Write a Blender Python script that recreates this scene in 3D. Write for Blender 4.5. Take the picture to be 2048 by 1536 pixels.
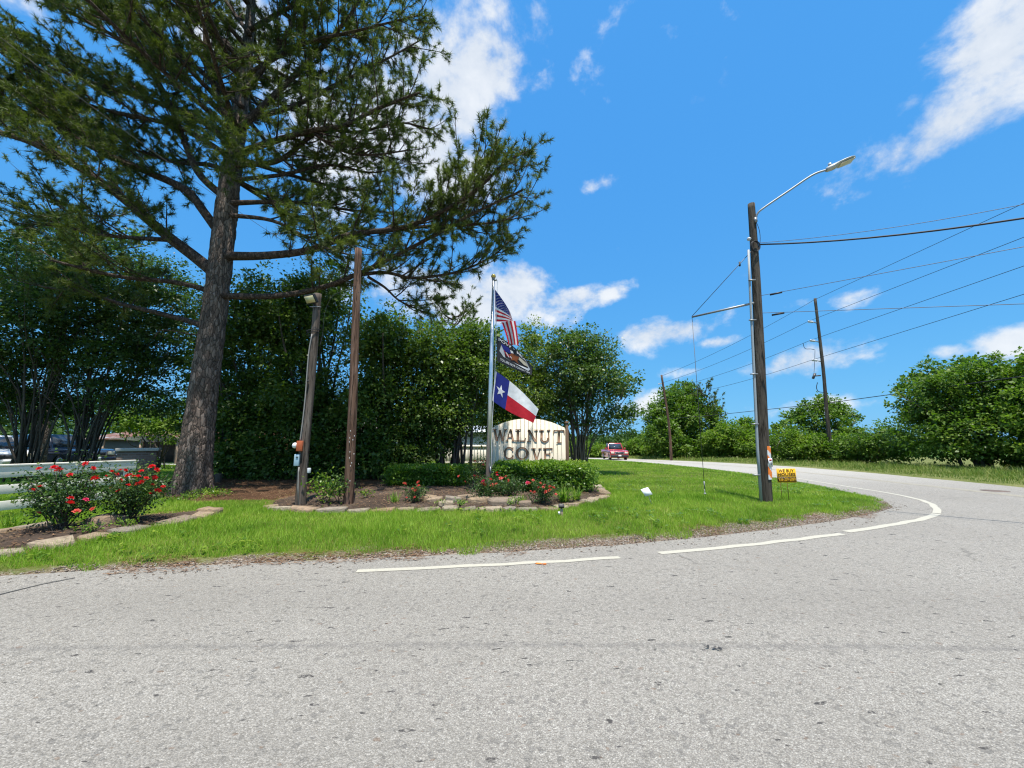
import bpy, bmesh, math, random
import numpy as np
from mathutils import Vector, Matrix, noise as mnoise

sc = bpy.context.scene
for o in list(bpy.data.objects):
    bpy.data.objects.remove(o, do_unlink=True)
R = math.radians

# ------------------------------------------------------------------ camera
CAM_H = 1.45
PITCH = R(8.65)
FPX = 769.0                       # focal length in pixels of the 2048 wide photograph
cam_d = bpy.data.cameras.new('camera')
cam_d.sensor_width = 36.0
cam_d.lens = 36.0 * FPX / 2048.0
cam_d.clip_start = 0.05
cam_d.clip_end = 6000
cam = bpy.data.objects.new('camera', cam_d)
sc.collection.objects.link(cam)
cam.location = (0, 0, CAM_H)
cam.rotation_euler = (R(90) + PITCH, 0, 0)
sc.camera = cam

# ------------------------------------------------------------------ render and exposure
sc.view_settings.view_transform = 'Standard'
sc.view_settings.look = 'None'
sc.view_settings.exposure = 0.5
sc.view_settings.gamma = 1.0
sc.view_settings.use_curve_mapping = False
sc.render.engine = 'CYCLES'
sc.cycles.max_bounces = 6
sc.cycles.diffuse_bounces = 3
sc.cycles.glossy_bounces = 2
sc.cycles.transmission_bounces = 3
sc.cycles.transparent_max_bounces = 6
sc.cycles.use_denoising = True
try:
    sc.cycles.denoiser = 'OPENIMAGEDENOISE'
    sc.cycles.denoising_input_passes = 'RGB_ALBEDO_NORMAL'
    sc.cycles.denoising_prefilter = 'ACCURATE'
except Exception:
    pass
sc.cycles.filter_width = 1.2
sc.cycles.caustics_reflective = False
sc.cycles.caustics_refractive = False

# ------------------------------------------------------------------ sun
SUN_EL = 75.0
sun_d = bpy.data.lights.new('sun', 'SUN')
sun_d.energy = 4.9
sun_d.angle = R(0.53)
sun_d.color = (1.0, 0.95, 0.865)
sun = bpy.data.objects.new('sun', sun_d)
sc.collection.objects.link(sun)
sun.location = (0, -10, 40)
sun.rotation_euler = (R(90 - SUN_EL), R(4.0), 0)

# ------------------------------------------------------------------ world: clear blue sky with fair-weather cumulus
world = bpy.data.worlds.new('World')
sc.world = world
world.use_nodes = True
wn = world.node_tree.nodes
wl = world.node_tree.links
wn.clear()


def pixel_dir(px, py):
    dx = (px - 1024) / FPX
    dv = (768 - py) / FPX
    return Vector((dx, math.cos(PITCH) - dv * math.sin(PITCH), math.sin(PITCH) + dv * math.cos(PITCH)))


def wmath(op, a, b=None, c=None, clamp=False):
    n = wn.new('ShaderNodeMath')
    n.operation = op
    n.use_clamp = clamp
    for i, v in enumerate((a, b, c)):
        if v is None:
            continue
        if isinstance(v, (int, float)):
            n.inputs[i].default_value = v
        else:
            wl.new(v, n.inputs[i])
    return n.outputs[0]


sky = wn.new('ShaderNodeTexSky')
sky.sky_type = 'NISHITA'
sky.sun_disc = False
sky.sun_elevation = R(SUN_EL)
sky.sun_rotation = R(180)
sky.altitude = 50
sky.air_density = 1.0
sky.dust_density = 0.4
sky.ozone_density = 2.0
# the clear, saturated blue of the photograph: one grade for the whole sky
ssep = wn.new('ShaderNodeSeparateColor')
wl.new(sky.outputs[0], ssep.inputs[0])
scomb = wn.new('ShaderNodeCombineColor')
for ch, (amp, ex) in enumerate(((0.64, 0.62), (2.40, 0.36), (6.1, 0.12))):
    wl.new(wmath('MULTIPLY', wmath('POWER', ssep.outputs[ch], ex), amp), scomb.inputs[ch])
tc = wn.new('ShaderNodeTexCoord')
sep = wn.new('ShaderNodeSeparateXYZ')
wl.new(tc.outputs['Generated'], sep.inputs[0])
AZ = wmath('ARCTAN2', sep.outputs[0], sep.outputs[1])
EL = wmath('ARCSINE', sep.outputs[2])
# cloud masses: (azimuth, elevation, half width, half height) in radians, tilt
cl = []


def cloud_at(px, py, rx, ry, tilt=0.0, w=1.0):
    d = pixel_dir(px, py).normalized()
    az = math.atan2(d.x, d.y)
    el = math.asin(d.z)
    k = 1.0 / (FPX * (pixel_dir(px, py).length ** 1.2))
    cl.append((az, el, rx * k / max(0.45, math.cos(el)), ry * k, tilt, w))


cloud_at(850, 230, 330, 190, 0.5)
cloud_at(965, 140, 140, 120, 0.2)
cloud_at(560, 110, 300, 170, 0.0, 0.9)
cloud_at(900, 330, 160, 130, 0.0)
cloud_at(930, 20, 130, 45, 0.1, 0.62)
cloud_at(900, 600, 330, 75, 0.0, 1.0)
cloud_at(1020, 575, 130, 70, 0.0, 1.0)
cloud_at(1140, 600, 170, 40, 0.1, 0.85)
cloud_at(2000, 90, 210, 165, 0.6)
cloud_at(1905, 250, 260, 90, 0.25, 1.0)
cloud_at(1830, 195, 70, 45, 0.4, 0.7)
cloud_at(1320, 663, 165, 42, 0.0, 1.0)
cloud_at(1440, 684, 62, 22, 0.0, .85)
cloud_at(1590, 722, 130, 52, 0.05, .95)
cloud_at(1700, 598, 55, 26, 0.0, .7)
cloud_at(1590, 615, 70, 22, 0.2, .6)
cloud_at(1710, 715, 45, 16, 0.0, .6)
cloud_at(1195, 368, 55, 32, 0.1, .65)
cloud_at(1245, 498, 60, 22, 0.0, .42)
cloud_at(2030, 688, 90, 48, 0.0, .9)
cloud_at(1905, 705, 60, 25, 0.0, .7)
cloud_at(1290, 815, 120, 45, 0.0, .75)
cloud_at(1480, 825, 110, 30, 0.0, .6)
cloud_at(1640, 815, 130, 35, 0.0, .55)
cloud_at(1380, 742, 60, 18, 0.0, .6)
rs = random.Random(5)
for i in range(40):                # unseen clouds all round, more and larger to whiten the fill light
    a = R(62) + (i + rs.random() * .6) / 40 * R(236)
    e = R(rs.uniform(6, 82))
    s = rs.uniform(.14, .34)
    cl.append((a if a < math.pi else a - 2 * math.pi, e, s * 1.4 / max(.3, math.cos(e)), s * .55, rs.uniform(-.3, .3), rs.uniform(.7, 1)))
mp = wn.new('ShaderNodeMapping')
mp.inputs['Scale'].default_value = (1, 1, 1.25)
wl.new(tc.outputs['Generated'], mp.inputs[0])
nz = wn.new('ShaderNodeTexNoise')
nz.inputs['Scale'].default_value = 6.5
nz.inputs['Detail'].default_value = 10
nz.inputs['Roughness'].default_value = 0.60
nz.inputs['Distortion'].default_value = 0.15
wl.new(mp.outputs[0], nz.inputs['Vector'])
nz2 = wn.new('ShaderNodeTexNoise')
nz2.inputs['Scale'].default_value = 22
nz2.inputs['Detail'].default_value = 6
nz2.inputs['Roughness'].default_value = 0.6
wl.new(mp.outputs[0], nz2.inputs['Vector'])
field = None
for (az, el, sa, se, tilt, w) in cl:
    da = wmath('SUBTRACT', AZ, az)
    if abs(az) > 1.9:
        da = wmath('WRAP', da, math.pi, -math.pi)
    de = wmath('SUBTRACT', EL, el)
    ct, st = math.cos(tilt), math.sin(tilt)
    u = wmath('MULTIPLY_ADD', da, ct / sa, wmath('MULTIPLY', de, st / sa))
    v = wmath('MULTIPLY_ADD', de, ct / se, wmath('MULTIPLY', da, -st / se))
    d2 = wmath('ADD', wmath('MULTIPLY', u, u), wmath('MULTIPLY', v, v))
    g = wmath('MULTIPLY', wmath('POWER', 2.718, wmath('MULTIPLY', d2, -1.1)), w)
    field = g if field is None else wmath('MAXIMUM', field, g)
# density = mass + noise detail
dens = wmath('ADD', wmath('MULTIPLY', field, 1.05), wmath('MULTIPLY_ADD', nz.outputs['Fac'], 2.3, -1.62))
dens = wmath('ADD', dens, wmath('MULTIPLY_ADD', nz2.outputs['Fac'], 0.55, -0.27))
mr = wn.new('ShaderNodeMapRange')
mr.interpolation_type = 'SMOOTHSTEP'
mr.inputs['From Min'].default_value = 0.0
mr.inputs['From Max'].default_value = 0.55
wl.new(dens, mr.inputs['Value'])
# thin towards the outline, no clouds well away from any mass
gate = wmath('MULTIPLY', field, 4.5, clamp=True)
alpha = wmath('MULTIPLY', mr.outputs[0], gate)
ccol = wn.new('ShaderNodeMix')
ccol.data_type = 'RGBA'
ccol.inputs['A'].default_value = (4.9, 5.6, 6.6, 1)
ccol.inputs['B'].default_value = (7.9, 8.1, 8.3, 1)
wl.new(wmath('MULTIPLY_ADD', nz.outputs['Fac'], 2.6, -0.85, clamp=True), ccol.inputs['Factor'])
mix = wn.new('ShaderNodeMix')
mix.data_type = 'RGBA'
wl.new(wmath('MULTIPLY', alpha, 0.93), mix.inputs['Factor'])
wl.new(scomb.outputs[0], mix.inputs['A'])
wl.new(ccol.outputs['Result'], mix.inputs['B'])
bg = wn.new('ShaderNodeBackground')
bg.inputs['Strength'].default_value = 0.088
wl.new(mix.outputs['Result'], bg.inputs['Color'])
wo = wn.new('ShaderNodeOutputWorld')
wl.new(bg.outputs[0], wo.inputs['Surface'])
world.cycles.sampling_method = 'MANUAL'
world.cycles.sample_map_resolution = 512

# ------------------------------------------------------------------ ground shape and layout helpers
COL = sc.collection


def G(x, y):
    """height of the natural ground: flat at the corner, falling gently away along the far road"""
    t = (np.asarray(y, float) - 24.0) / 5.0
    return -0.024 * 5.0 * np.logaddexp(0, t)


def at(px, py, Y):
    d = pixel_dir(px, py)
    t = Y / d.y
    return Vector((d.x * t, Y, CAM_H + d.z * t))


def gp(px, py, dz=0.0):
    """the ground point seen at a pixel, dz above the natural ground"""
    d = pixel_dir(px, py)
    z = dz
    p = Vector((0, 0, 0))
    for _ in range(30):
        t = (z - CAM_H) / d.z
        p = Vector((d.x * t, d.y * t, z))
        z = .5 * z + .5 * (float(G(p.x, min(p.y, 300))) + dz)
    return p


# ------------------------------------------------------------------ objects
def prop(o, label=None, cat=None, group=None, kind=None):
    if label: o['label'] = label
    if cat: o['category'] = cat
    if group: o['group'] = group
    if kind: o['kind'] = kind
    return o


def thing(name, label, cat, loc, group=None):
    o = bpy.data.objects.new(name, None)
    o.empty_display_size = 0.2
    COL.objects.link(o)
    o.location = loc
    prop(o, label, cat, group)
    return o


def adopt(o, parent):
    """parent an object that was built in world coordinates (parents are only ever translated)"""
    if parent is not None:
        o.parent = parent
        o.matrix_parent_inverse = Matrix.Translation(-world_loc(parent))
    return o


def world_loc(o):
    # parts built in world coordinates sit at the origin, things sit at their base
    if o.parent is None:
        return o.location.copy()
    return world_loc(o.parent) + (o.matrix_parent_inverse @ o.location)


def mesh_data(name, V, F, mats=(), smooth=False, attrs=None, midx=None):
    V = np.asarray(V, np.float32).reshape(-1, 3)
    me = bpy.data.meshes.new(name)
    me.vertices.add(len(V))
    me.vertices.foreach_set('co', V.ravel())
    if not isinstance(F, (list, tuple)) or (len(F) and np.ndim(F[0]) == 1):
        F = [F]
    loops, starts, totals = [], [], []
    s = 0
    for f in F:
        f = np.asarray(f, np.int32)
        if f.size == 0:
            continue
        n, k = f.shape
        loops.append(f.ravel())
        starts.append(s + np.arange(n, dtype=np.int32) * k)
        totals.append(np.full(n, k, np.int32))
        s += n * k
    loops = np.concatenate(loops); starts = np.concatenate(starts); totals = np.concatenate(totals)
    me.loops.add(len(loops))
    me.loops.foreach_set('vertex_index', loops)
    me.polygons.add(len(starts))
    me.polygons.foreach_set('loop_start', starts)
    me.polygons.foreach_set('loop_total', totals)
    if smooth:
        me.polygons.foreach_set('use_smooth', np.ones(len(starts), bool))
    for m in mats:
        me.materials.append(m)
    if midx is not None:
        me.polygons.foreach_set('material_index', np.asarray(midx, np.int32))
    if attrs:
        for k, v in attrs.items():
            a = me.attributes.new(k, 'FLOAT', 'POINT')
            a.data.foreach_set('value', np.asarray(v, np.float32))
    me.update(calc_edges=True)
    return me


def link(name, me, parent=None):
    o = bpy.data.objects.new(name, me)
    COL.objects.link(o)
    adopt(o, parent)
    return o


def build(name, V, F, mat, parent=None, smooth=False, attrs=None):
    return link(name, mesh_data(name, V, F, (mat,) if mat else (), smooth, attrs), parent)


class Acc:
    """collects shapes of ONE part"""
    def __init__(self):
        self.V, self.Q, self.T, self.n = [], [], [], 0

    def add(self, V, Q=None, T=None):
        V = np.asarray(V, float).reshape(-1, 3)
        if Q is not None and len(Q): self.Q.append(np.asarray(Q, int) + self.n)
        if T is not None and len(T): self.T.append(np.asarray(T, int) + self.n)
        self.V.append(V)
        self.n += len(V)
        return self

    def box(self, c, s, rz=0.0, rot=None):
        hx, hy, hz = s[0] / 2, s[1] / 2, s[2] / 2
        P = np.array([[-hx, -hy, -hz], [hx, -hy, -hz], [hx, hy, -hz], [-hx, hy, -hz], [-hx, -hy, hz], [hx, -hy, hz], [hx, hy, hz], [-hx, hy, hz]])
        m = np.array(Matrix.Rotation(rz, 3, 'Z') if rot is None else rot)
        P = P @ m.T + np.array(c)
        return self.add(P, [[0, 3, 2, 1], [4, 5, 6, 7], [0, 1, 5, 4], [1, 2, 6, 5], [2, 3, 7, 6], [3, 0, 4, 7]])

    def tube(self, path, rad, sides=8, cap=True):
        P = np.array([tuple(p) for p in path], float)
        n = len(P)
        rad = np.broadcast_to(np.asarray(rad, float), (n,))
        T = np.gradient(P, axis=0)
        T /= np.linalg.norm(T, axis=1, keepdims=True) + 1e-9
        ref = np.array([0, 0, 1.0]) if abs(T[0][2]) < .9 else np.array([1.0, 0, 0])
        U = np.cross(T[0], ref); U /= np.linalg.norm(U)
        rings = []
        a = np.arange(sides) / sides * 2 * math.pi
        for i in range(n):
            U = U - T[i] * U.dot(T[i]); U /= np.linalg.norm(U) + 1e-9
            W = np.cross(T[i], U)
            rings.append(P[i] + rad[i] * (np.cos(a)[:, None] * U + np.sin(a)[:, None] * W))
        V = np.concatenate(rings)
        i = np.arange(n - 1)[:, None] * sides
        j = np.arange(sides)[None, :]
        j2 = (j + 1) % sides
        Q = np.stack([i + j, i + j2, i + sides + j2, i + sides + j], -1).reshape(-1, 4)
        T3 = []
        if cap:
            V = np.concatenate([V, P[:1], P[-1:]])
            c0, c1 = n * sides, n * sides + 1
            T3 = [[c0, (k + 1) % sides, k] for k in range(sides)] + [[c1, (n - 1) * sides + k, (n - 1) * sides + (k + 1) % sides] for k in range(sides)]
        return self.add(V, Q, T3)

    def prism(self, poly, z0, z1, M=None):
        """closed outline poly (x, y) from z0 to z1, through matrix M"""
        n = len(poly)
        V = [(p[0], p[1], z0) for p in poly] + [(p[0], p[1], z1) for p in poly]
        tri = tri_poly(poly)
        T = [[a + n, b + n, c + n] for a, b, c in tri] + [[c, b, a] for a, b, c in tri]
        Q = [[k, (k + 1) % n, (k + 1) % n + n, k + n] for k in range(n)]
        V = np.array(V, float)
        if M is not None:
            V = np.array([tuple(M @ Vector(v)) for v in V])
        return self.add(V, Q, T)

    def arrays(self):
        F = []
        if self.Q: F.append(np.concatenate(self.Q))
        if self.T: F.append(np.concatenate(self.T))
        return np.concatenate(self.V), F

    def build(self, name, mat, parent=None, smooth=False):
        V, F = self.arrays()
        return build(name, V, F, mat, parent, smooth)

    def mesh(self, name, mat, smooth=False):
        V, F = self.arrays()
        return mesh_data(name, V, F, (mat,), smooth)


def tri_poly(poly):
    from mathutils.geometry import tessellate_polygon
    t = tessellate_polygon([[Vector((p[0], p[1], 0)) for p in poly]])
    out = []
    for a, b, c in t:
        p, q, r = poly[a], poly[b], poly[c]
        if (q[0] - p[0]) * (r[1] - p[1]) - (q[1] - p[1]) * (r[0] - p[0]) < 0:
            b, c = c, b
        out.append((a, b, c))
    # outlines are expected anticlockwise
    return out


def bevel(o, w=0.01, seg=2):
    m = o.modifiers.new('bevel', 'BEVEL')
    m.width = w
    m.segments = seg
    m.limit_method = 'ANGLE'
    m.angle_limit = R(40)
    return o


def resample(pts, step):
    P = np.array([tuple(p) for p in pts], float)
    d = np.r_[0, np.cumsum(np.linalg.norm(np.diff(P, axis=0), axis=1))]
    n = max(2, int(round(d[-1] / step)) + 1)
    s = np.linspace(0, d[-1], n)
    return np.stack([np.interp(s, d, P[:, k]) for k in range(P.shape[1])], 1)


def smooth_path(pts, n):
    """Catmull-Rom through the points"""
    P = [Vector(p) for p in pts]
    P = [P[0] * 2 - P[1]] + P + [P[-1] * 2 - P[-2]]
    out = []
    m = len(P) - 3
    for k in range(n):
        t = k / (n - 1) * m
        i = min(int(t), m - 1)
        f = t - i
        a, b, c, d = P[i:i + 4]
        out.append(0.5 * ((2 * b) + (c - a) * f + (2 * a - 5 * b + 4 * c - d) * f * f + (3 * b - a - 3 * c + d) * f ** 3))
    return out

# ------------------------------------------------------------------ materials
def new_mat(name):
    m = bpy.data.materials.new(name)
    m.use_nodes = True
    nt = m.node_tree
    b = nt.nodes.get('Principled BSDF')
    return m, nt, b


def nd(nt, typ, **kw):
    n = nt.nodes.new(typ)
    for k, v in kw.items():
        if k in n.inputs.keys():
            n.inputs[k].default_value = v
        else:
            setattr(n, k, v)
    return n


def ramp(nt, fac, stops, interp='LINEAR'):
    r = nt.nodes.new('ShaderNodeValToRGB')
    r.color_ramp.interpolation = interp
    e = r.color_ramp.elements
    while len(e) < len(stops):
        e.new(0.5)
    for i, (p, c) in enumerate(stops):
        e[i].position = p
        e[i].color = (c[0], c[1], c[2], 1) if not isinstance(c, (int, float)) else (c, c, c, 1)
    nt.links.new(fac, r.inputs[0])
    return r.outputs[0]


def noise_n(nt, vec, scale, detail=4, rough=.55, dist=0.0):
    n = nd(nt, 'ShaderNodeTexNoise', Scale=scale, Detail=detail, Roughness=rough, Distortion=dist)
    if vec is not None:
        nt.links.new(vec, n.inputs['Vector'])
    return n.outputs['Fac']


def mixc(nt, fac, a, b, mode='MIX'):
    n = nt.nodes.new('ShaderNodeMix')
    n.data_type = 'RGBA'
    n.blend_type = mode
    for key, v in (('Factor', fac), ('A', a), ('B', b)):
        s = n.inputs[key] if key != 'Factor' else n.inputs[0]
        if key == 'A': s = n.inputs[6]
        if key == 'B': s = n.inputs[7]
        if isinstance(v, (int, float)):
            s.default_value = v if key == 'Factor' else (v, v, v, 1)
        elif isinstance(v, tuple):
            s.default_value = (*v[:3], 1)
        else:
            nt.links.new(v, s)
    return n.outputs[2]


def mth(nt, op, a, b=None, clamp=False):
    n = nt.nodes.new('ShaderNodeMath')
    n.operation = op
    n.use_clamp = clamp
    for i, v in enumerate((a, b)):
        if v is None: continue
        if isinstance(v, (int, float)): n.inputs[i].default_value = v
        else: nt.links.new(v, n.inputs[i])
    return n.outputs[0]


def objco(nt, scale=(1, 1, 1), coord='Object'):
    t = nt.nodes.new('ShaderNodeTexCoord')
    m = nt.nodes.new('ShaderNodeMapping')
    m.inputs['Scale'].default_value = scale
    nt.links.new(t.outputs[coord], m.inputs[0])
    return m.outputs[0]


def bump(nt, b, h, strength=.4, dist=.02):
    n = nd(nt, 'ShaderNodeBump', Strength=strength, Distance=dist)
    nt.links.new(h, n.inputs['Height'])
    nt.links.new(n.outputs[0], b.inputs['Normal'])


def simple(name, col, rough=.6, metal=0.0, var=.18, scale=6.0, bstr=.15, bdist=.004, stretch=(1, 1, 1), spec=.4, dirt=None):
    """a plain painted / plastic / metal surface with uneven tone, fine relief and wear"""
    m, nt, b = new_mat(name)
    v = objco(nt, stretch)
    n1 = noise_n(nt, v, scale, 6, .6)
    n2 = noise_n(nt, v, scale * 7, 4, .6)
    f = mth(nt, 'ADD', mth(nt, 'MULTIPLY', n1, .65), mth(nt, 'MULTIPLY', n2, .35))
    lo = tuple(c * (1 - var) for c in col)
    hi = tuple(min(1, c * (1 + var)) for c in col)
    c = ramp(nt, f, [(.3, lo), (.7, hi)])
    if dirt:
        c = mixc(nt, ramp(nt, noise_n(nt, v, scale * .6, 8, .7), [(.52, 0.0), (.75, dirt[1])]), c, dirt[0])
    nt.links.new(c, b.inputs['Base Color'])
    b.inputs['Roughness'].default_value = rough
    b.inputs['Metallic'].default_value = metal
    b.inputs['Specular IOR Level'].default_value = spec
    bump(nt, b, n2, bstr, bdist)
    return m


def leaf_mat(name, cols, transl=.35, rough=.42, spec=.45, tcol=None, patch=.35):
    """leaves: colour differs leaf by leaf (attribute rnd) and in broad patches; thin, so they let light through"""
    m, nt, b = new_mat(name)
    a = nd(nt, 'ShaderNodeAttribute', attribute_name='rnd')
    big = noise_n(nt, objco(nt), 0.9, 3, .5)
    f = mth(nt, 'ADD', mth(nt, 'MULTIPLY', a.outputs['Fac'], 1 - patch), mth(nt, 'MULTIPLY', mth(nt, 'SUBTRACT', mth(nt, 'MULTIPLY', big, 2.2), .6), patch), True)
    n = len(cols)
    c = ramp(nt, f, [(i / (n - 1), cols[i]) for i in range(n)])
    nt.links.new(c, b.inputs['Base Color'])
    b.inputs['Roughness'].default_value = rough
    b.inputs['Specular IOR Level'].default_value = spec
    tr = nt.nodes.new('ShaderNodeBsdfTranslucent')
    tt = tcol or (1.25, 1.5, .55)
    nt.links.new(mixc(nt, 1.0, c, tt, 'MULTIPLY'), tr.inputs['Color'])
    ms = nt.nodes.new('ShaderNodeMixShader')
    ms.inputs[0].default_value = transl
    nt.links.new(b.outputs[0], ms.inputs[1])
    nt.links.new(tr.outputs[0], ms.inputs[2])
    nt.links.new(ms.outputs[0], nt.nodes['Material Output'].inputs['Surface'])
    return m


def wood_pole(name, a, bcol, c3, crack=.6, scale=5.0):
    """weathered round timber: long grain, dark checks, paler bleached streaks"""
    m, nt, b = new_mat(name)
    v = objco(nt, (scale, scale, .35))
    v2 = objco(nt, (14, 14, .5))
    n1 = noise_n(nt, v, 2.2, 8, .65, .4)
    n2 = noise_n(nt, v2, 3.0, 6, .7)
    n3 = noise_n(nt, objco(nt, (1, 1, .8)), 1.1, 3, .5)
    c = ramp(nt, n1, [(.28, bcol), (.5, a), (.72, c3)])
    c = mixc(nt, ramp(nt, n2, [(.40, .92), (.50, 0.0)]), c, tuple(x * .2 for x in bcol))
    c = mixc(nt, ramp(nt, n3, [(.4, 0.0), (.7, .5)]), c, tuple(x * .6 for x in a))
    nt.links.new(c, b.inputs['Base Color'])
    b.inputs['Roughness'].default_value = .9
    b.inputs['Specular IOR Level'].default_value = .15
    bump(nt, b, mth(nt, 'ADD', n1, mth(nt, 'MULTIPLY', n2, .8)), .8, .02)
    return m


MT = {}
# --- road: pale chip-seal asphalt
m, nt, b = new_mat('asphalt'); MT['asphalt'] = m
v = objco(nt)
vor = nd(nt, 'ShaderNodeTexVoronoi', Scale=125.0, Randomness=1.0); nt.links.new(v, vor.inputs['Vector'])
vor2 = nd(nt, 'ShaderNodeTexVoronoi', Scale=38.0, Randomness=1.0); nt.links.new(v, vor2.inputs['Vector'])
sepc = nt.nodes.new('ShaderNodeSeparateColor'); nt.links.new(vor.outputs['Color'], sepc.inputs[0])
chips = ramp(nt, sepc.outputs[0], [(0, (.21, .194, .168)), (.2, (.305, .284, .25)), (.6, (.38, .355, .315)), (.9, (.455, .428, .383)), (1, (.58, .55, .495))])
gap = ramp(nt, vor.outputs['Distance'], [(.38, 0.0), (.72, .48)])
c = mixc(nt, gap, chips, (.115, .108, .097))
sep2 = nt.nodes.new('ShaderNodeSeparateColor'); nt.links.new(vor2.outputs['Color'], sep2.inputs[0])
c = mixc(nt, ramp(nt, sep2.outputs[1], [(.90, 0.0), (.95, .45)]), c, (.10, .098, .095))
big = noise_n(nt, v, .35, 5, .6)
mid = noise_n(nt, v, 2.6, 6, .65)
fine = noise_n(nt, v, 30, 3, .6)
c = mixc(nt, ramp(nt, big, [(.36, .30), (.62, 0.0)]), c, (.235, .217, .19), 'MIX')
c = mixc(nt, ramp(nt, mid, [(.56, 0.0), (.80, .26)]), c, (.47, .44, .395), 'MIX')
c = mixc(nt, ramp(nt, fine, [(.3, .32), (.6, 0.0)]), c, (.14, .13, .115))
# tar / oil blots: small elongated dark marks
sx = objco(nt, (1.0, 2.4, 1))
bl = noise_n(nt, sx, 6.5, 2, .5)
bl2 = noise_n(nt, v, 38, 3, .7)
spot = mth(nt, 'MULTIPLY', ramp(nt, bl, [(.675, 0.0), (.70, 1.0)]), ramp(nt, bl2, [(.38, 0.0), (.52, .9)]))
c = mixc(nt, spot, c, (.045, .042, .042))
# rusty / leafy specks
sp3 = noise_n(nt, objco(nt, (1.3, 2, 1)), 9.7, 1, .5)
c = mixc(nt, mth(nt, 'MULTIPLY', ramp(nt, sp3, [(.72, 0.0), (.735, .8)]), bl2), c, (.17, .09, .045))
# paving joint along the street, about three metres out
sx2 = nt.nodes.new('ShaderNodeSeparateXYZ'); nt.links.new(v, sx2.inputs[0])
wob = mth(nt, 'MULTIPLY', mth(nt, 'SUBTRACT', noise_n(nt, v, .7, 6, .7), .5), .10)
bow = mth(nt, 'MULTIPLY', mth(nt, 'MULTIPLY', sx2.outputs[0], sx2.outputs[0]), -.004)
dy = mth(nt, 'ABSOLUTE', mth(nt, 'SUBTRACT', mth(nt, 'ADD', sx2.outputs[1], mth(nt, 'ADD', wob, mth(nt, 'MULTIPLY', bow, -1))), 3.04))
seam = mth(nt, 'MULTIPLY', ramp(nt, dy, [(.006, .45), (.06, 0.0)]), ramp(nt, noise_n(nt, v, 9, 4, .7), [(.36, .12), (.6, 1.0)]))
c = mixc(nt, seam, c, (.115, .11, .108))
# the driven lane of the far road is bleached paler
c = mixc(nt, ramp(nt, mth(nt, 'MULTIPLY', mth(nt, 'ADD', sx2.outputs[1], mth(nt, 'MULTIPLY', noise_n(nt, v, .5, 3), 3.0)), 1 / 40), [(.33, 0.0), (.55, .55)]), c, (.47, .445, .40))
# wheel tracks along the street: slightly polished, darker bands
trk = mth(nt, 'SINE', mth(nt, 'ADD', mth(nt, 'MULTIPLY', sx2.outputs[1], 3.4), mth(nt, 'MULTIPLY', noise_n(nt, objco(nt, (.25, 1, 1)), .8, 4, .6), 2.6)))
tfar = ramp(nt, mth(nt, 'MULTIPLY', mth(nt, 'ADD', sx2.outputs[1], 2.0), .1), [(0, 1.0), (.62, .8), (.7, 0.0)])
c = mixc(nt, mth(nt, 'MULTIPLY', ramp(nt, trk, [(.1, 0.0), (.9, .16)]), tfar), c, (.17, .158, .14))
# a few hairline cracks
vcr = nd(nt, 'ShaderNodeTexVoronoi', Scale=.55, feature='DISTANCE_TO_EDGE')
wv = nt.nodes.new('ShaderNodeVectorMath'); wv.operation = 'MULTIPLY_ADD'
nwv = nd(nt, 'ShaderNodeTexNoise', Scale=2.2, Detail=7.0, Roughness=.7)
nt.links.new(v, nwv.inputs['Vector']); nt.links.new(nwv.outputs['Color'], wv.inputs[0]); wv.inputs[1].default_value = (.5, .5, 0); nt.links.new(v, wv.inputs[2])
nt.links.new(wv.outputs[0], vcr.inputs['Vector'])
crk = mth(nt, 'MULTIPLY', ramp(nt, vcr.outputs['Distance'], [(.0025, .5), (.007, 0.0)]), ramp(nt, noise_n(nt, v, .6, 3, .6), [(.54, 0.0), (.64, 1.0)]))
c = mixc(nt, crk, c, (.10, .095, .085))
nt.links.new(c, b.inputs['Base Color'])
b.inputs['Roughness'].default_value = .88
b.inputs['Specular IOR Level'].default_value = .22
hh = mth(nt, 'ADD', mth(nt, 'MULTIPLY', vor.outputs['Distance'], -.8), mth(nt, 'MULTIPLY', fine, .5))
bump(nt, b, hh, .75, .012)

# --- lawn soil with the gravel and leaf-litter edge (attribute edge = metres in from the asphalt)
m, nt, b = new_mat('lawn_soil'); MT['lawn'] = m
v = objco(nt)
ed = nd(nt, 'ShaderNodeAttribute', attribute_name='edge')
n1 = noise_n(nt, v, 1.3, 6, .6); n2 = noise_n(nt, v, 22, 5, .65)
green = ramp(nt, mth(nt, 'ADD', mth(nt, 'MULTIPLY', n1, .5), mth(nt, 'MULTIPLY', n2, .5)), [(.3, (.05, .075, .014)), (.52, (.10, .13, .022)), (.75, (.20, .18, .055))])
vg = nd(nt, 'ShaderNodeTexVoronoi', Scale=46.0); nt.links.new(v, vg.inputs['Vector'])
sg = nt.nodes.new('ShaderNodeSeparateColor'); nt.links.new(vg.outputs['Color'], sg.inputs[0])
grav = ramp(nt, sg.outputs[0], [(0, (.085, .06, .042)), (.4, (.18, .14, .105)), (.75, (.27, .225, .18)), (1, (.40, .355, .30))])
grav = mixc(nt, ramp(nt, n2, [(.42, .6), (.6, 0.0)]), grav, (.13, .075, .042))
ef = mth(nt, 'ADD', ed.outputs['Fac'], mth(nt, 'MULTIPLY', mth(nt, 'SUBTRACT', noise_n(nt, v, 1.7, 6, .7), .5), .9))
c = mixc(nt, ramp(nt, ef, [(.42, 0.0), (.62, 1.0)]), grav, green)
nt.links.new(c, b.inputs['Base Color'])
b.inputs['Roughness'].default_value = .95
b.inputs['Specular IOR Level'].default_value = .1
bump(nt, b, mth(nt, 'ADD', vg.outputs['Distance'], n2), .8, .02)

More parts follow.
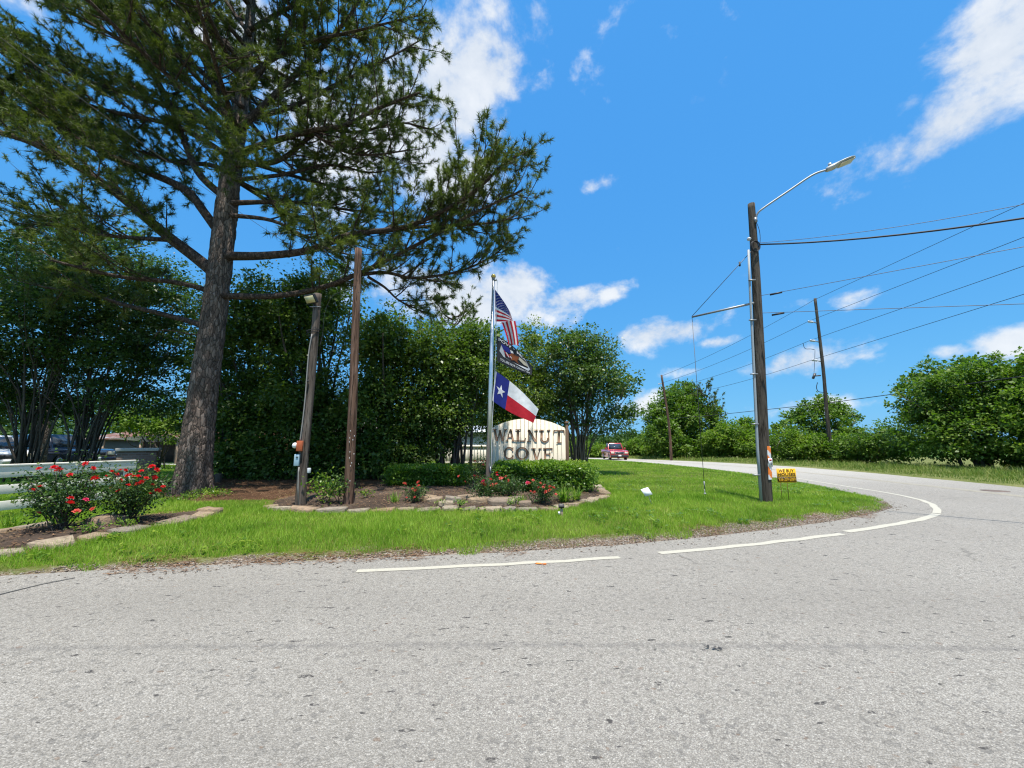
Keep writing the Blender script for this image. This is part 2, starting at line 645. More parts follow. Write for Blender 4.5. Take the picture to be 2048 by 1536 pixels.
# --- open ground, verge, mulch
def earth(name, stops, s1, s2, bd=.03):
    m, nt, b = new_mat(name)
    v = objco(nt)
    n1 = noise_n(nt, v, s1, 6, .6); n2 = noise_n(nt, v, s2, 6, .7)
    c = ramp(nt, mth(nt, 'ADD', mth(nt, 'MULTIPLY', n1, .45), mth(nt, 'MULTIPLY', n2, .55)), stops)
    nt.links.new(c, b.inputs['Base Color'])
    b.inputs['Roughness'].default_value = .95
    b.inputs['Specular IOR Level'].default_value = .1
    bump(nt, b, n2, .8, bd)
    return m


MT['field'] = earth('field_ground', [(.3, (.03, .07, .015)), (.55, (.06, .12, .022)), (.75, (.12, .16, .04))], .08, 2.0, .1)
MT['verge'] = earth('verge_ground', [(.3, (.06, .085, .02)), (.5, (.13, .15, .045)), (.72, (.27, .24, .12))], .8, 14)
MT['mulch'] = earth('bed_mulch', [(.3, (.028, .02, .015)), (.5, (.075, .055, .042)), (.66, (.15, .115, .09)), (.8, (.27, .22, .18))], 1.6, 38)
MT['straw_bed'] = earth('pine_straw_ground', [(.3, (.028, .017, .011)), (.5, (.085, .046, .026)), (.66, (.16, .088, .05)), (.82, (.27, .18, .115))], 1.3, 30)
MT['concrete'] = earth('concrete', [(.3, (.36, .345, .32)), (.55, (.45, .435, .40)), (.75, (.54, .52, .48))], .5, 12, .004)

# --- vegetation
MT['grass'] = leaf_mat('grass_blade', [(.07, .15, .014), (.155, .30, .024), (.26, .43, .040), (.37, .50, .075), (.58, .55, .20)], .42, .5, .3, (1.15, 1.25, .5), .6)
MT['tallgrass'] = leaf_mat('tall_grass_blade', [(.06, .13, .018), (.12, .21, .03), (.19, .27, .05), (.32, .34, .11), (.48, .43, .22)], .35, .6, .25, (1.1, 1.15, .6), .3)
MT['needle'] = leaf_mat('pine_needle', [(.028, .046, .011), (.055, .084, .017), (.092, .127, .024), (.14, .172, .034), (.23, .245, .055)], .32, .5, .3, (1.2, 1.35, .5), .35)
MT['evergreen'] = leaf_mat('evergreen_leaf', [(.020, .042, .009), (.046, .09, .014), (.09, .15, .024), (.155, .22, .04), (.25, .31, .075)], .34, .38, .4, None, .3)
MT['holly'] = leaf_mat('holly_leaf', [(.045, .078, .014), (.085, .14, .022), (.14, .20, .03), (.21, .26, .04), (.30, .31, .06)], .36, .4, .4, None, .3)
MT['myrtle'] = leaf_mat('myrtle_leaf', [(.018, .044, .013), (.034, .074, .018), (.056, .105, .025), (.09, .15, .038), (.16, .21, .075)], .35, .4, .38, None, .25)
MT['myrtle_lit'] = leaf_mat('myrtle_leaf_sunlit', [(.026, .058, .014), (.052, .10, .022), (.085, .145, .032), (.13, .195, .05), (.21, .26, .09)], .36, .4, .4, None, .25)  # brighter copy of the myrtle leaf, sunlit tone put into its colour
MT['broad'] = leaf_mat('broad_leaf', [(.032, .07, .011), (.062, .125, .016), (.105, .185, .024), (.16, .24, .036), (.25, .30, .065)], .38, .45, .3, None, .4)
MT['broad2'] = leaf_mat('bramble_leaf', [(.042, .09, .012), (.082, .155, .018), (.135, .22, .028), (.20, .28, .045), (.30, .34, .085)], .42, .5, .28, None, .4)
MT['hedge'] = leaf_mat('hedge_leaf', [(.032, .078, .010), (.062, .14, .015), (.125, .225, .022), (.21, .30, .032), (.34, .39, .06)], .36, .38, .42, None, .35)
MT['rose_leaf'] = leaf_mat('rose_leaf', [(.02, .05, .018), (.036, .082, .024), (.06, .115, .034), (.10, .165, .046), (.19, .235, .065)], .3, .42, .3, None, .3)
MT['lily'] = leaf_mat('strap_leaf', [(.05, .13, .02), (.10, .22, .03), (.17, .29, .04), (.28, .36, .07), (.40, .43, .14)], .38, .4, .4, None, .2)
MT['farleaf'] = leaf_mat('far_leaf', [(.022, .055, .018), (.038, .085, .024), (.06, .115, .032), (.085, .15, .04), (.12, .18, .055)], .3, .6, .2, None, .5)
MT['straw'] = leaf_mat('fallen_needle', [(.10, .05, .025), (.18, .095, .05), (.27, .15, .08), (.38, .25, .15), (.14, .15, .05)], .15, .7, .2, (1, .8, .6), .2)
MT['petal_red'] = leaf_mat('rose_petal_red', [(.50, .008, .012), (.62, .014, .02), (.70, .03, .04)], .3, .5, .3, (1.2, .6, .6), .2)
MT['petal_coral'] = leaf_mat('rose_petal_coral', [(.62, .09, .06), (.72, .14, .11), (.78, .22, .17)], .3, .5, .3, (1.2, .8, .7), .2)
MT['petal_pink'] = leaf_mat('rose_petal_pink', [(.60, .03, .10), (.70, .05, .15), (.78, .10, .22)], .3, .5, .3, (1.2, .6, .8), .2)


def bark(name, cols, sc_, disp):
    m, nt, b = new_mat(name)
    v = objco(nt, sc_)
    vo = nd(nt, 'ShaderNodeTexVoronoi', Scale=1.0, feature='DISTANCE_TO_EDGE')
    dn = nt.nodes.new('ShaderNodeMix'); dn.data_type = 'VECTOR'
    nv = nd(nt, 'ShaderNodeTexNoise', Scale=1.3, Detail=5.0)
    nt.links.new(v, nv.inputs['Vector'])
    ad = nt.nodes.new('ShaderNodeVectorMath'); ad.operation = 'MULTIPLY_ADD'
    nt.links.new(nv.outputs['Color'], ad.inputs[0]); ad.inputs[1].default_value = (.9, .9, .9); nt.links.new(v, ad.inputs[2])
    nt.links.new(ad.outputs[0], vo.inputs['Vector'])
    vc = nd(nt, 'ShaderNodeTexVoronoi', Scale=1.0)
    nt.links.new(ad.outputs[0], vc.inputs['Vector'])
    s = nt.nodes.new('ShaderNodeSeparateColor'); nt.links.new(vc.outputs['Color'], s.inputs[0])
    fn = noise_n(nt, v, 6, 6, .7)
    c = ramp(nt, mth(nt, 'ADD', mth(nt, 'MULTIPLY', s.outputs[0], .45), mth(nt, 'MULTIPLY', fn, .6)), [(.28, cols[0]), (.52, cols[1]), (.78, cols[2])])
    c = mixc(nt, ramp(nt, vo.outputs['Distance'], [(.015, .75), (.10, 0.0)]), c, tuple(x * .35 for x in cols[0]))
    nt.links.new(c, b.inputs['Base Color'])
    b.inputs['Roughness'].default_value = .92
    b.inputs['Specular IOR Level'].default_value = .12
    h = mth(nt, 'ADD', ramp(nt, vo.outputs['Distance'], [(0, 0.0), (.22, 1.0)]), mth(nt, 'MULTIPLY', fn, .6))
    bump(nt, b, h, 1.0, disp)
    return m


MT['pine_bark'] = bark('pine_bark', [(.085, .064, .053), (.165, .125, .102), (.275, .215, .18)], (15, 15, 4.6), .02)
MT['limb_bark'] = bark('limb_bark', [(.045, .033, .027), (.082, .06, .048), (.14, .105, .085)], (20, 20, 14), .008)  # shade under the crown is put into this darkened limb colour
MT['stem_bark'] = simple('stem_bark', (.15, .12, .095), .8, 0, .45, 7, .5, .01, (1, 1, .3), .2)
MT['dark_bark'] = simple('dark_stem_bark', (.085, .07, .056), .85, 0, .45, 7, .5, .01, (1, 1, .3), .2)

# --- timber and manufactured surfaces
MT['pole_grey'] = wood_pole('grey_pole_timber', (.14, .112, .093), (.07, .052, .042), (.26, .225, .195))
MT['pole_brown'] = wood_pole('brown_pole_timber', (.18, .105, .072), (.085, .05, .035), (.28, .185, .14))
MT['pole_dark'] = wood_pole('dark_pole_timber', (.095, .08, .064), (.048, .039, .031), (.17, .145, .118))
MT['white_line'] = simple('road_paint_white', (.44, .415, .34), .75, 0, .10, 38, .5, .004, dirt=((.34, .32, .285), .95))
MT['yellow_line'] = simple('road_paint_yellow', (.36, .325, .25), .8, 0, .2, 5, .4, .004, dirt=((.37, .35, .31), 1.0))
MT['white_paint'] = simple('white_fence_paint', (.78, .73, .64), .55, 0, .08, 3, .2, .003, (1, 1, 1), .35, ((.45, .44, .40), .4))
MT['cream_board'] = simple('cream_sign_board', (.66, .58, .445), .6, 0, .08, 4, .3, .003, (3, 3, .3), .3, ((.46, .42, .33), .35))
MT['brown_paint'] = simple('brown_paint', (.26, .145, .085), .6, 0, .15, 8, .3, .003, (1, 1, 1), .3)
MT['post_brown'] = simple('brown_post_paint', (.20, .12, .075), .65, 0, .18, 8, .4, .004, (3, 3, .4), .3)
MT['galv'] = simple('galvanised_steel', (.30, .31, .32), .5, .5, .12, 5, .1, .002)
MT['alu'] = simple('brushed_aluminium', (.72, .73, .74), .32, .75, .06, 4, .05, .001)
MT['pvc'] = simple('grey_conduit', (.31, .345, .365), .5, 0, .08, 4, .1, .002)
MT['pvc_old'] = simple('weathered_conduit', (.27, .255, .235), .6, 0, .15, 4, .1, .002)
MT['gold'] = simple('gold_ball', (.62, .42, .10), .3, .6, .1, 8, .1, .002)
MT['black'] = simple('black_plastic', (.022, .022, .024), .5, 0, .25, 8, .1, .002)
MT['wire'] = simple('black_wire', (.02, .02, .023), .6, 0, .2, 3, .0, .001)
MT['wire_grey'] = simple('grey_wire', (.09, .09, .095), .5, .4, .2, 3, .0, .001)
MT['orange_box'] = simple('rusty_orange_box', (.42, .10, .035), .7, 0, .25, 14, .3, .003, dirt=((.22, .06, .025), .6))
MT['blue_box'] = simple('blue_grey_box', (.36, .50, .58), .5, 0, .08, 8, .1, .002)
MT['lens'] = simple('floodlight_lens', (.62, .55, .30), .25, 0, .05, 8, .05, .001, spec=.6)
MT['white_plastic'] = simple('white_plastic', (.80, .80, .80), .45, 0, .03, 6, .05, .001)
MT['lamp_grey'] = simple('lamp_housing_grey', (.44, .45, .45), .45, .2, .08, 6, .1, .002)
MT['lamp_lens'] = simple('lamp_lens', (.62, .60, .52), .3, 0, .06, 12, .1, .002, spec=.6)
MT['orange'] = simple('orange_reflective', (.85, .22, .03), .45, 0, .1, 9, .1, .002)
MT['silver_ref'] = simple('white_reflective', (.68, .71, .73), .45, 0, .08, 9, .1, .002)
MT['yellow_sign'] = simple('yellow_sign_board', (.86, .46, .015), .5, 0, .05, 5, .1, .002)
MT['tar'] = simple('sealing_tar', (.07, .068, .066), .8, 0, .3, 20, .3, .003)
MT['manhole'] = simple('manhole_iron', (.16, .12, .10), .8, .1, .3, 9, .4, .004)
MT['ink'] = simple('black_print', (.035, .022, .012), .6, 0, .1, 5, .0, .001)
MT['red_ink'] = simple('red_print', (.55, .03, .03), .6, 0, .1, 5, .0, .001)
MT['rust'] = simple('rusty_wire', (.19, .085, .04), .8, .1, .3, 12, .3, .002)
MT['wood_stake'] = simple('pale_wood', (.42, .31, .22), .8, 0, .2, 9, .3, .003, (1, 1, .2), .2)
MT['insul'] = simple('insulator_grey', (.55, .57, .60), .3, 0, .08, 9, .05, .001, spec=.6)
MT['red_car'] = simple('red_car_paint', (.44, .014, .02), .22, .15, .05, 3, .0, .001, spec=.7)
MT['red_car'].node_tree.nodes['Principled BSDF'].inputs['Coat Weight'].default_value = .8
MT['navy_car'] = simple('dark_navy_car_paint', (.016, .020, .034), .22, .2, .05, 3, .0, .001, spec=.6)
MT['navy_car'].node_tree.nodes['Principled BSDF'].inputs['Coat Weight'].default_value = .7
MT['white_car'] = simple('white_car_paint', (.75, .75, .74), .25, 0, .04, 3, .0, .001, spec=.6)
MT['glass'] = simple('car_glass', (.03, .04, .05), .08, 0, .05, 3, .0, .001, spec=.9)
MT['tyre'] = simple('tyre_rubber', (.02, .02, .02), .85, 0, .2, 12, .2, .003)
MT['rim'] = simple('alloy_rim', (.45, .46, .48), .35, .7, .1, 9, .1, .002)
MT['chrome'] = simple('dull_chrome', (.45, .45, .46), .25, .8, .08, 9, .05, .001)
MT['headlight'] = simple('headlight_glass', (.75, .68, .52), .15, 0, .08, 9, .05, .001, spec=.8)
MT['tin_roof'] = simple('rusted_tin_roof', (.24, .11, .07), .6, .2, .25, 2, .3, .006, (1, 1, 1), .3, ((.62, .60, .58), .9))
MT['tin_pale'] = simple('pale_tin_sheet', (.56, .60, .64), .45, .35, .12, 2, .2, .004)
MT['siding'] = simple('white_siding', (.70, .71, .72), .6, 0, .06, 2, .2, .004)
MT['grey_siding'] = simple('grey_siding', (.30, .30, .29), .7, 0, .12, 2, .2, .004)
MT['dark_siding'] = simple('dark_siding', (.10, .095, .09), .8, 0, .2, 2, .2, .004)
MT['shingle'] = simple('roof_shingle', (.17, .15, .14), .9, 0, .25, 5, .5, .01)
MT['fence_wood'] = simple('brown_fence_board', (.24, .125, .07), .85, 0, .3, 4, .4, .005, (3, 3, .4), .2)
MT['blue_bin'] = simple('blue_bin_plastic', (.02, .06, .36), .45, 0, .1, 5, .1, .002)
# brick
m, nt, b = new_mat('brown_brick'); MT['brick'] = m
bt = nd(nt, 'ShaderNodeTexBrick', Scale=1.0)
bt.inputs['Color1'].default_value = (.155, .095, .065, 1); bt.inputs['Color2'].default_value = (.23, .15, .11, 1); bt.inputs['Mortar'].default_value = (.22, .175, .145, 1)
bt.inputs['Mortar Size'].default_value = .012; bt.inputs['Brick Width'].default_value = .21; bt.inputs['Row Height'].default_value = .07
gco = nt.nodes.new('ShaderNodeNewGeometry')
sxy = nt.nodes.new('ShaderNodeSeparateXYZ'); nt.links.new(gco.outputs['Position'], sxy.inputs[0])
cxy = nt.nodes.new('ShaderNodeCombineXYZ')
nt.links.new(mth(nt, 'ADD', sxy.outputs[0], sxy.outputs[1]), cxy.inputs[0]); nt.links.new(sxy.outputs[2], cxy.inputs[1])
nt.links.new(cxy.outputs[0], bt.inputs['Vector']); nt.links.new(bt.outputs['Color'], b.inputs['Base Color'])
b.inputs['Roughness'].default_value = .9
bump(nt, b, bt.outputs['Fac'], -.6, .01)
# edging stones: colour differs stone by stone
m, nt, b = new_mat('sandstone'); MT['stone'] = m
oi = nt.nodes.new('ShaderNodeObjectInfo')
v = objco(nt)
n1 = noise_n(nt, v, 5, 6, .65); n2 = noise_n(nt, v, 30, 5, .65)
c0 = ramp(nt, oi.outputs['Random'], [(0, (.36, .30, .22)), (.2, (.39, .27, .165)), (.4, (.26, .23, .195)), (.6, (.44, .37, .275)), (.8, (.37, .235, .14)), (1, (.22, .20, .175))])
c = mixc(nt, ramp(nt, n1, [(.38, .75), (.6, 0.0)]), c0, (.17, .135, .10))
c = mixc(nt, ramp(nt, n2, [(.5, 0.0), (.75, .4)]), c, (.48, .42, .33))
nt.links.new(c, b.inputs['Base Color']); b.inputs['Roughness'].default_value = .9
b.inputs['Specular IOR Level'].default_value = .15
bump(nt, b, mth(nt, 'ADD', n1, mth(nt, 'MULTIPLY', n2, .4)), 1.0, .035)
# gravel pebbles
m, nt, b = new_mat('pebble'); MT['pebble'] = m
a = nd(nt, 'ShaderNodeAttribute', attribute_name='rnd')
nt.links.new(ramp(nt, a.outputs['Fac'], [(0, (.085, .06, .042)), (.35, (.19, .148, .112)), (.75, (.29, .245, .20)), (1, (.43, .385, .33))]), b.inputs['Base Color'])
b.inputs['Roughness'].default_value = .9

# ------------------------------------------------------------------ ground, roads, lawn
def sd_poly(P, poly):
    """signed distance (inside positive) of points P (n,2) to a closed polygon"""
    P = np.asarray(P, float)
    A = np.asarray(poly, float)[:, :2]
    B = np.roll(A, -1, 0)
    d2 = np.full(len(P), 1e18)
    ins = np.zeros(len(P), bool)
    for a, b_ in zip(A, B):
        ab = b_ - a
        t = np.clip(((P - a) @ ab) / (ab @ ab + 1e-12), 0, 1)
        q = P - (a + t[:, None] * ab)
        d2 = np.minimum(d2, (q * q).sum(1))
        c = (a[1] > P[:, 1]) != (b_[1] > P[:, 1])
        if c.any():
            xi = (b_[0] - a[0]) * (P[:, 1] - a[1]) / (b_[1] - a[1] + 1e-15) + a[0]
            ins ^= c & (P[:, 0] < xi)
    d = np.sqrt(d2)
    return np.where(ins, d, -d)


def vnoise(x, y, s, seed=0):
    """cheap smooth noise for layout, about -1..1"""
    r = np.random.default_rng(seed)
    o = np.zeros_like(x)
    for k in range(5):
        a = r.uniform(0, 6.28, 3); w = s * r.uniform(.6, 1.7)
        o += np.sin((x * math.cos(a[0]) + y * math.sin(a[0])) * w + a[1] + 1.3 * np.sin((x * math.sin(a[0]) - y * math.cos(a[0])) * w * .7 + a[2]))
    return o / 3.2


edge_px = [(-260, 1166), (0, 1152), (200, 1140), (400, 1131), (600, 1122), (800, 1114), (1000, 1105), (1240, 1090), (1400, 1075),
           (1550, 1058), (1680, 1040), (1755, 1025), (1786, 1015), (1772, 1004), (1710, 988), (1640, 973), (1560, 958)]
LAWN = [tuple(gp(*p)[:2]) for p in edge_px]
road_near = [(11.2, 19), (11.3, 24), (10.9, 32), (9.9, 40), (8.4, 50), (5.5, 65), (0, 85), (-12, 112)]
LAWN += road_near + [(-90, 112), (-90, LAWN[0][1] - .2)]
ROAD_FAR = [(9, -40), (12.0, -15), (14.2, 0), (15.6, 7), (16.8, 13), (17.8, 20), (18.2, 26), (17.9, 32), (16.9, 40), (15.4, 50), (12.5, 66), (7.5, 88), (-4, 116)]
VERGE = ROAD_FAR + [(120, 116), (120, -40)]

BED = [tuple(gp(x, y, .13)[:2]) for x, y in [(536, 1013), (560, 1020), (610, 1023), (680, 1024), (740, 1023), (830, 1021), (920, 1020), (1010, 1022), (1085, 1020), (1130, 1013),
      (1175, 1004), (1207, 997), (1213, 989), (1202, 981), (1189, 973), (1180, 958), (1060, 946), (940, 948), (840, 958), (760, 966), (700, 983), (600, 990), (546, 1002)]]
BED2 = [tuple(gp(x, y, .13)[:2]) for x, y in [(-60, 1110), (0, 1101), (50, 1096), (100, 1087), (160, 1079), (210, 1072), (255, 1064), (300, 1053), (350, 1044), (395, 1037), (424, 1030),
       (400, 1023), (330, 1028), (220, 1038), (120, 1050), (40, 1060), (-60, 1074)]]
STRAW = [tuple(gp(x, y, .13)[:2]) for x, y in [(300, 985), (345, 996), (400, 1004), (470, 1001), (545, 1001), (620, 988), (750, 984), (790, 962), (760, 950), (600, 946), (450, 950), (345, 956)]]


def lawn_h(sd):
    return np.where(sd < 0, np.maximum(sd * .25, -.12), .004 + .13 * (1 - np.exp(-np.maximum(sd, 0) / .8)))


def strip_w(x):
    """width of the bare gravel strip along the asphalt"""
    return np.interp(x, [-7, -3, 0, 2.5, 6, 8, 9.5, 11], [.05, .08, .20, .27, .30, .24, .08, .05])


def land_z(x, y):
    """top of the lawn / beds at a point"""
    P = np.array([[x, y]])
    z = float(G(x, y)) + float(lawn_h(sd_poly(P, LAWN))[0])
    for poly, hgt in ((BED, .10), (BED2, .07), (STRAW, .06)):
        s = float(sd_poly(P, poly)[0])
        if s > 0:
            z += hgt * (1 - math.exp(-s / .3))
    return z


def on_land(px, py, dz=.13):
    p = gp(px, py, dz)
    for _ in range(4):
        p = gp(px, py, land_z(p.x, p.y) - float(G(p.x, p.y)))
    return p


def grid(x0, x1, y0, y1, step):
    xs = np.linspace(x0, x1, int(round((x1 - x0) / step)) + 1)
    ys = np.linspace(y0, y1, int(round((y1 - y0) / step)) + 1)
    X, Y = np.meshgrid(xs, ys)
    nx, ny = len(xs), len(ys)
    i = np.arange(ny - 1)[:, None] * nx + np.arange(nx - 1)[None, :]
    Q = np.stack([i, i + 1, i + nx + 1, i + nx], -1).reshape(-1, 4)
    return np.stack([X.ravel(), Y.ravel()], 1), Q


def sheet(name, P, Q, z, mat, keep=None, attrs=None, kind='structure', parent=None):
    V = np.c_[P, z]
    if keep is not None:
        Q = Q[keep[Q].any(1)]
    used = np.unique(Q)
    mp_ = -np.ones(len(V), int); mp_[used] = np.arange(len(used))
    at_ = {k: v[used] for k, v in attrs.items()} if attrs else None
    o = build(name, V[used], mp_[Q], mat, parent, True, at_)
    if kind and parent is None: o['kind'] = kind
    return o


# open country under everything, out to the horizon
P, Q = grid(-1, 1, -1, 1, 1 / 60)
P = np.sign(P) * (np.abs(P) ** 2.6) * 3000 + np.array([0, 30.0])
far = np.hypot(P[:, 0], P[:, 1])
zf = np.where(P[:, 1] < 110, G(P[:, 0], np.minimum(P[:, 1], 110)), G(0, 110)) - .16
sheet('ground', P, Q, zf, MT['field'])
# asphalt: the street in front and the road leaving to the back
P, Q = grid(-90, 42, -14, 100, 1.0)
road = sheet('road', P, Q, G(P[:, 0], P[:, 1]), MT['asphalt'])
# lawn between them
P, Q = grid(-20, 14, 3.4, 24, .17)
sd = sd_poly(P, LAWN)
sheet('lawn', P, Q, G(P[:, 0], P[:, 1]) + lawn_h(sd) + .008 * vnoise(P[:, 0], P[:, 1], 1.7, 3) * np.clip(sd, 0, 1), MT['lawn'], sd > -.3, {'edge': sd - strip_w(P[:, 0]) + .45})
P, Q = grid(-90, 14, 23.9, 112, .9)
sd = sd_poly(P, LAWN)
sheet('lawn', P, Q, G(P[:, 0], P[:, 1]) + lawn_h(sd) - .006, MT['lawn'], sd > -.8, {'edge': sd})
P, Q = grid(-90, -19.9, 2.5, 24, .9)
sd = sd_poly(P, LAWN)
sheet('lawn', P, Q, G(P[:, 0], P[:, 1]) + lawn_h(sd) - .006, MT['lawn'], sd > -.8, {'edge': sd})
# verge beyond the far road
P, Q = grid(6, 60, -14, 112, .6)
sdv = sd_poly(P, VERGE)
sheet('verge', P, Q, G(P[:, 0], P[:, 1]) + lawn_h(sdv) * .8 + .05 * vnoise(P[:, 0], P[:, 1], 1.1, 8) * np.clip(sdv - .4, 0, 1), MT['verge'], sdv > -.6)
# planting beds
def bed(name, poly, hgt, mat, lab, step=.07, fall=.3):
    A = np.array(poly)
    P, Q = grid(A[:, 0].min() - .2, A[:, 0].max() + .2, A[:, 1].min() - .2, A[:, 1].max() + .2, step)
    s = sd_poly(P, poly)
    base = G(P[:, 0], P[:, 1]) + lawn_h(sd_poly(P, LAWN))
    z = base + np.where(s < 0, np.maximum(s * .3, -.04), hgt * (1 - np.exp(-np.maximum(s, 0) / fall)))
    z += .014 * vnoise(P[:, 0], P[:, 1], 9, 2) * (s > 0) + .01 * vnoise(P[:, 0], P[:, 1], 23, 4) * (s > 0)
    o = sheet(name, P, Q, z, mat, s > -.1)
    o['label'] = lab
    return o


straw_ground = bed('pine_straw_ground', STRAW, .06, MT['straw_bed'], 'reddish brown fallen pine needles around the big pine', .1)
bed_main = bed('flower_bed', BED, .10, MT['mulch'], 'stone edged mulch bed around the flagpole and poles')
bed_left = bed('flower_bed', BED2, .07, MT['mulch'], 'stone edged rose bed beside the white fence')
# concrete drive in the shade behind the big pine
V = []
for (x, y) in [(-36, 25.5), (-14, 24.2), (-5, 24.6), (-5, 27.5), (-14, 27.8), (-36, 29.5)]:
    V.append((x, y, float(G(x, y)) + .16))
prop(build('driveway', V, [np.array([[0, 1, 4, 5], [1, 2, 3, 4]])], MT['concrete']), kind='structure')

# --- painted lines
def stripe(name, pts, w, mat, dz=.0045, step=.25):
    P = resample([tuple(p)[:2] for p in pts], step)
    T = np.gradient(P, axis=0); T /= np.linalg.norm(T, axis=1, keepdims=True)
    N = np.c_[-T[:, 1], T[:, 0]]
    k = np.arange(len(P))
    jit = .012 * np.sin(k * 1.7) + .008 * np.sin(k * 4.1 + 1)
    L = P + N * (w / 2 + jit)[:, None]; Rr = P - N * (w / 2 - jit * .7)[:, None]
    V = np.r_[np.c_[L, G(L[:, 0], L[:, 1]) + dz], np.c_[Rr, G(Rr[:, 0], Rr[:, 1]) + dz]]
    n = len(P); i = np.arange(n - 1)
    o = build(name, V, np.stack([i, n + i, n + i + 1, i + 1], 1), mat, road)
    return o


g2 = lambda L: smooth_path([Vector((*gp(*p)[:2], 0)) for p in L], 60)
stripe('road_line', g2([(713, 1143), (900, 1134), (1100, 1124), (1239, 1115)]), .10, MT['white_line'])
stripe('road_line', g2([(1319, 1107), (1450, 1095), (1570, 1082), (1684, 1068)]), .115, MT['white_line'])
stripe('road_line', g2([(1693, 1064), (1740, 1057), (1800, 1047), (1850, 1037), (1873, 1028)]), .13, MT['white_line'])
stripe('road_line', g2([(1874, 1027), (1873, 1018), (1858, 1006), (1825, 996), (1770, 985), (1700, 974), (1620, 961), (1545, 949)]) +
       [Vector((*q, 0)) for q in smooth_path([Vector((11.75, 20, 0)), Vector((11.8, 25, 0)), Vector((11.4, 32, 0)), Vector((10.4, 40, 0)), Vector((8.9, 50, 0))], 30) for q in [q[:2]]], .12, MT['white_line'])
for off in (-.1, .1):
    mid = [((a[0] + b_[0]) / 2 + off + .2, (a[1] + b_[1]) / 2) for a, b_ in zip(resample([(11.4, 9), (11.2, 15)] + road_near[:5], 1.0)[:40], resample([(15.8, 9), (17, 15), (18.2, 22), (18.2, 26), (17.9, 32), (16.9, 40), (15.4, 50)], 1.0)[:40])]
    stripe('road_line', mid, .11, MT['yellow_line'], .004)
# hairline joints sealed with tar
stripe('tar_seam', g2([(-60, 1205), (0, 1190), (70, 1172), (150, 1156)]),   .022, MT['tar'], .006)
for k, (x, y, r_) in enumerate([(1428, 1298, .05), (1082, 1129, .05)]):
    c = gp(x, y)
    rr = random.Random(k)
    a = Acc()
    for j in range(26 if k == 0 else 5):
        ox, oy = rr.uniform(-.06, .06), rr.uniform(-.02, .02)
        n = 7
        poly = [(c.x + ox + (.008 if k == 0 else .03) * (.5 + rr.random()) * math.cos(q / n * 6.28), c.y + oy - ox * .35 + (.006 if k == 0 else .016) * (.6 + rr.random()) * math.sin(q / n * 6.28), .006 + j * .0003) for q in range(n)]
        a.add(poly, None, [[0, q, q + 1] for q in range(1, n - 1)])
    a.build('tar_blot' if k == 0 else 'spray_paint_mark', MT['tar'] if k == 0 else MT['orange'], road)
c = gp(1990, 982)
mh = Acc(); mh.tube([c + Vector((0, 0, -.05)), c + Vector((0, 0, .009))], [.30, .30], 24)
mh.build('manhole_cover', MT['manhole'], road)

# ------------------------------------------------------------------ grass and gravel (stuff)
RNG = np.random.default_rng(11)


def blades(C, H, W, lean, rng, two=False):
    n = len(C)
    a = rng.uniform(0, 2 * math.pi, n)
    s = np.c_[np.cos(a), np.sin(a), np.zeros(n)] * (W / 2)[:, None]
    b_ = rng.uniform(0, 2 * math.pi, n)
    l = np.c_[np.cos(b_), np.sin(b_), np.zeros(n)] * (H * lean * rng.uniform(.2, 1, n))[:, None]
    up = np.c_[np.zeros(n), np.zeros(n), H]
    if not two:
        V = np.stack([C - s, C + s, C + l + up], 1).reshape(-1, 3)
        F = np.arange(3 * n).reshape(-1, 3)
        return V, F, np.repeat(rng.random(n), 3)
    V = np.stack([C - s, C + s, C + l * .45 + up * .62 + s * .8, C + l * .45 + up * .62 - s * .8, C + l * 1.5 + up * .95], 1).reshape(-1, 3)
    k = np.arange(n)[:, None] * 5
    return V, [(k + np.array([[0, 1, 2, 3]])), (k + np.array([[3, 2, 4]]))], np.repeat(rng.random(n), 5)


def scatter(poly_test, x0, x1, y0, y1, dens, rng):
    n = int((x1 - x0) * (y1 - y0) * dens)
    P = np.c_[rng.uniform(x0, x1, n), rng.uniform(y0, y1, n)]
    P = P[np.abs(P[:, 0]) < 1.5 * P[:, 1] + 1.2]
    return P[poly_test(P)]


def lawn_ok(P):
    m = strip_w(P[:, 0])
    s = sd_poly(P, LAWN) + .28 * vnoise(P[:, 0], P[:, 1], 2.2, 5) + .12 * vnoise(P[:, 0], P[:, 1], 9, 6)
    ok = s > m
    for poly in (BED, BED2):
        ok &= sd_poly(P, poly) < -.05
    sp = sd_poly(P, STRAW)
    ok &= (sp < -.1) | (RNG.random(len(P)) < .06)
    return ok


Vs, Fs, As, nn = [], [], [], 0
for (y0, y1, dn, w, h0, h1) in [(4.0, 6.5, 3000, .008, .04, .125), (6.5, 8.5, 2300, .009, .04, .115), (8.5, 11, 1500, .011, .045, .10), (11, 15, 750, .014, .045, .085), (15, 24, 220, .022, .05, .09), (24, 46, 60, .04, .06, .10)]:
    P = scatter(lawn_ok, -20 if y1 < 16 else -34, 13, y0, y1, dn, RNG)
    z = G(P[:, 0], P[:, 1]) + lawn_h(sd_poly(P, LAWN)) - .01
    n = len(P)
    mow = .75 + .35 * np.clip(vnoise(P[:, 0], P[:, 1], 1.5, 9) + .3, 0, 1)
    V, F, A = blades(np.c_[P, z], RNG.uniform(h0, h1, n) * mow, np.full(n, w) * RNG.uniform(.7, 1.3, n), .8, RNG)
    Vs.append(V); Fs.append(F + nn); As.append(A); nn += len(V)
gobj = build('lawn_grass', np.concatenate(Vs), np.concatenate(Fs), MT['grass'], None, False, {'rnd': np.concatenate(As)})
prop(gobj, 'short bright green mown grass covering the corner lawn', 'grass', None, 'stuff')
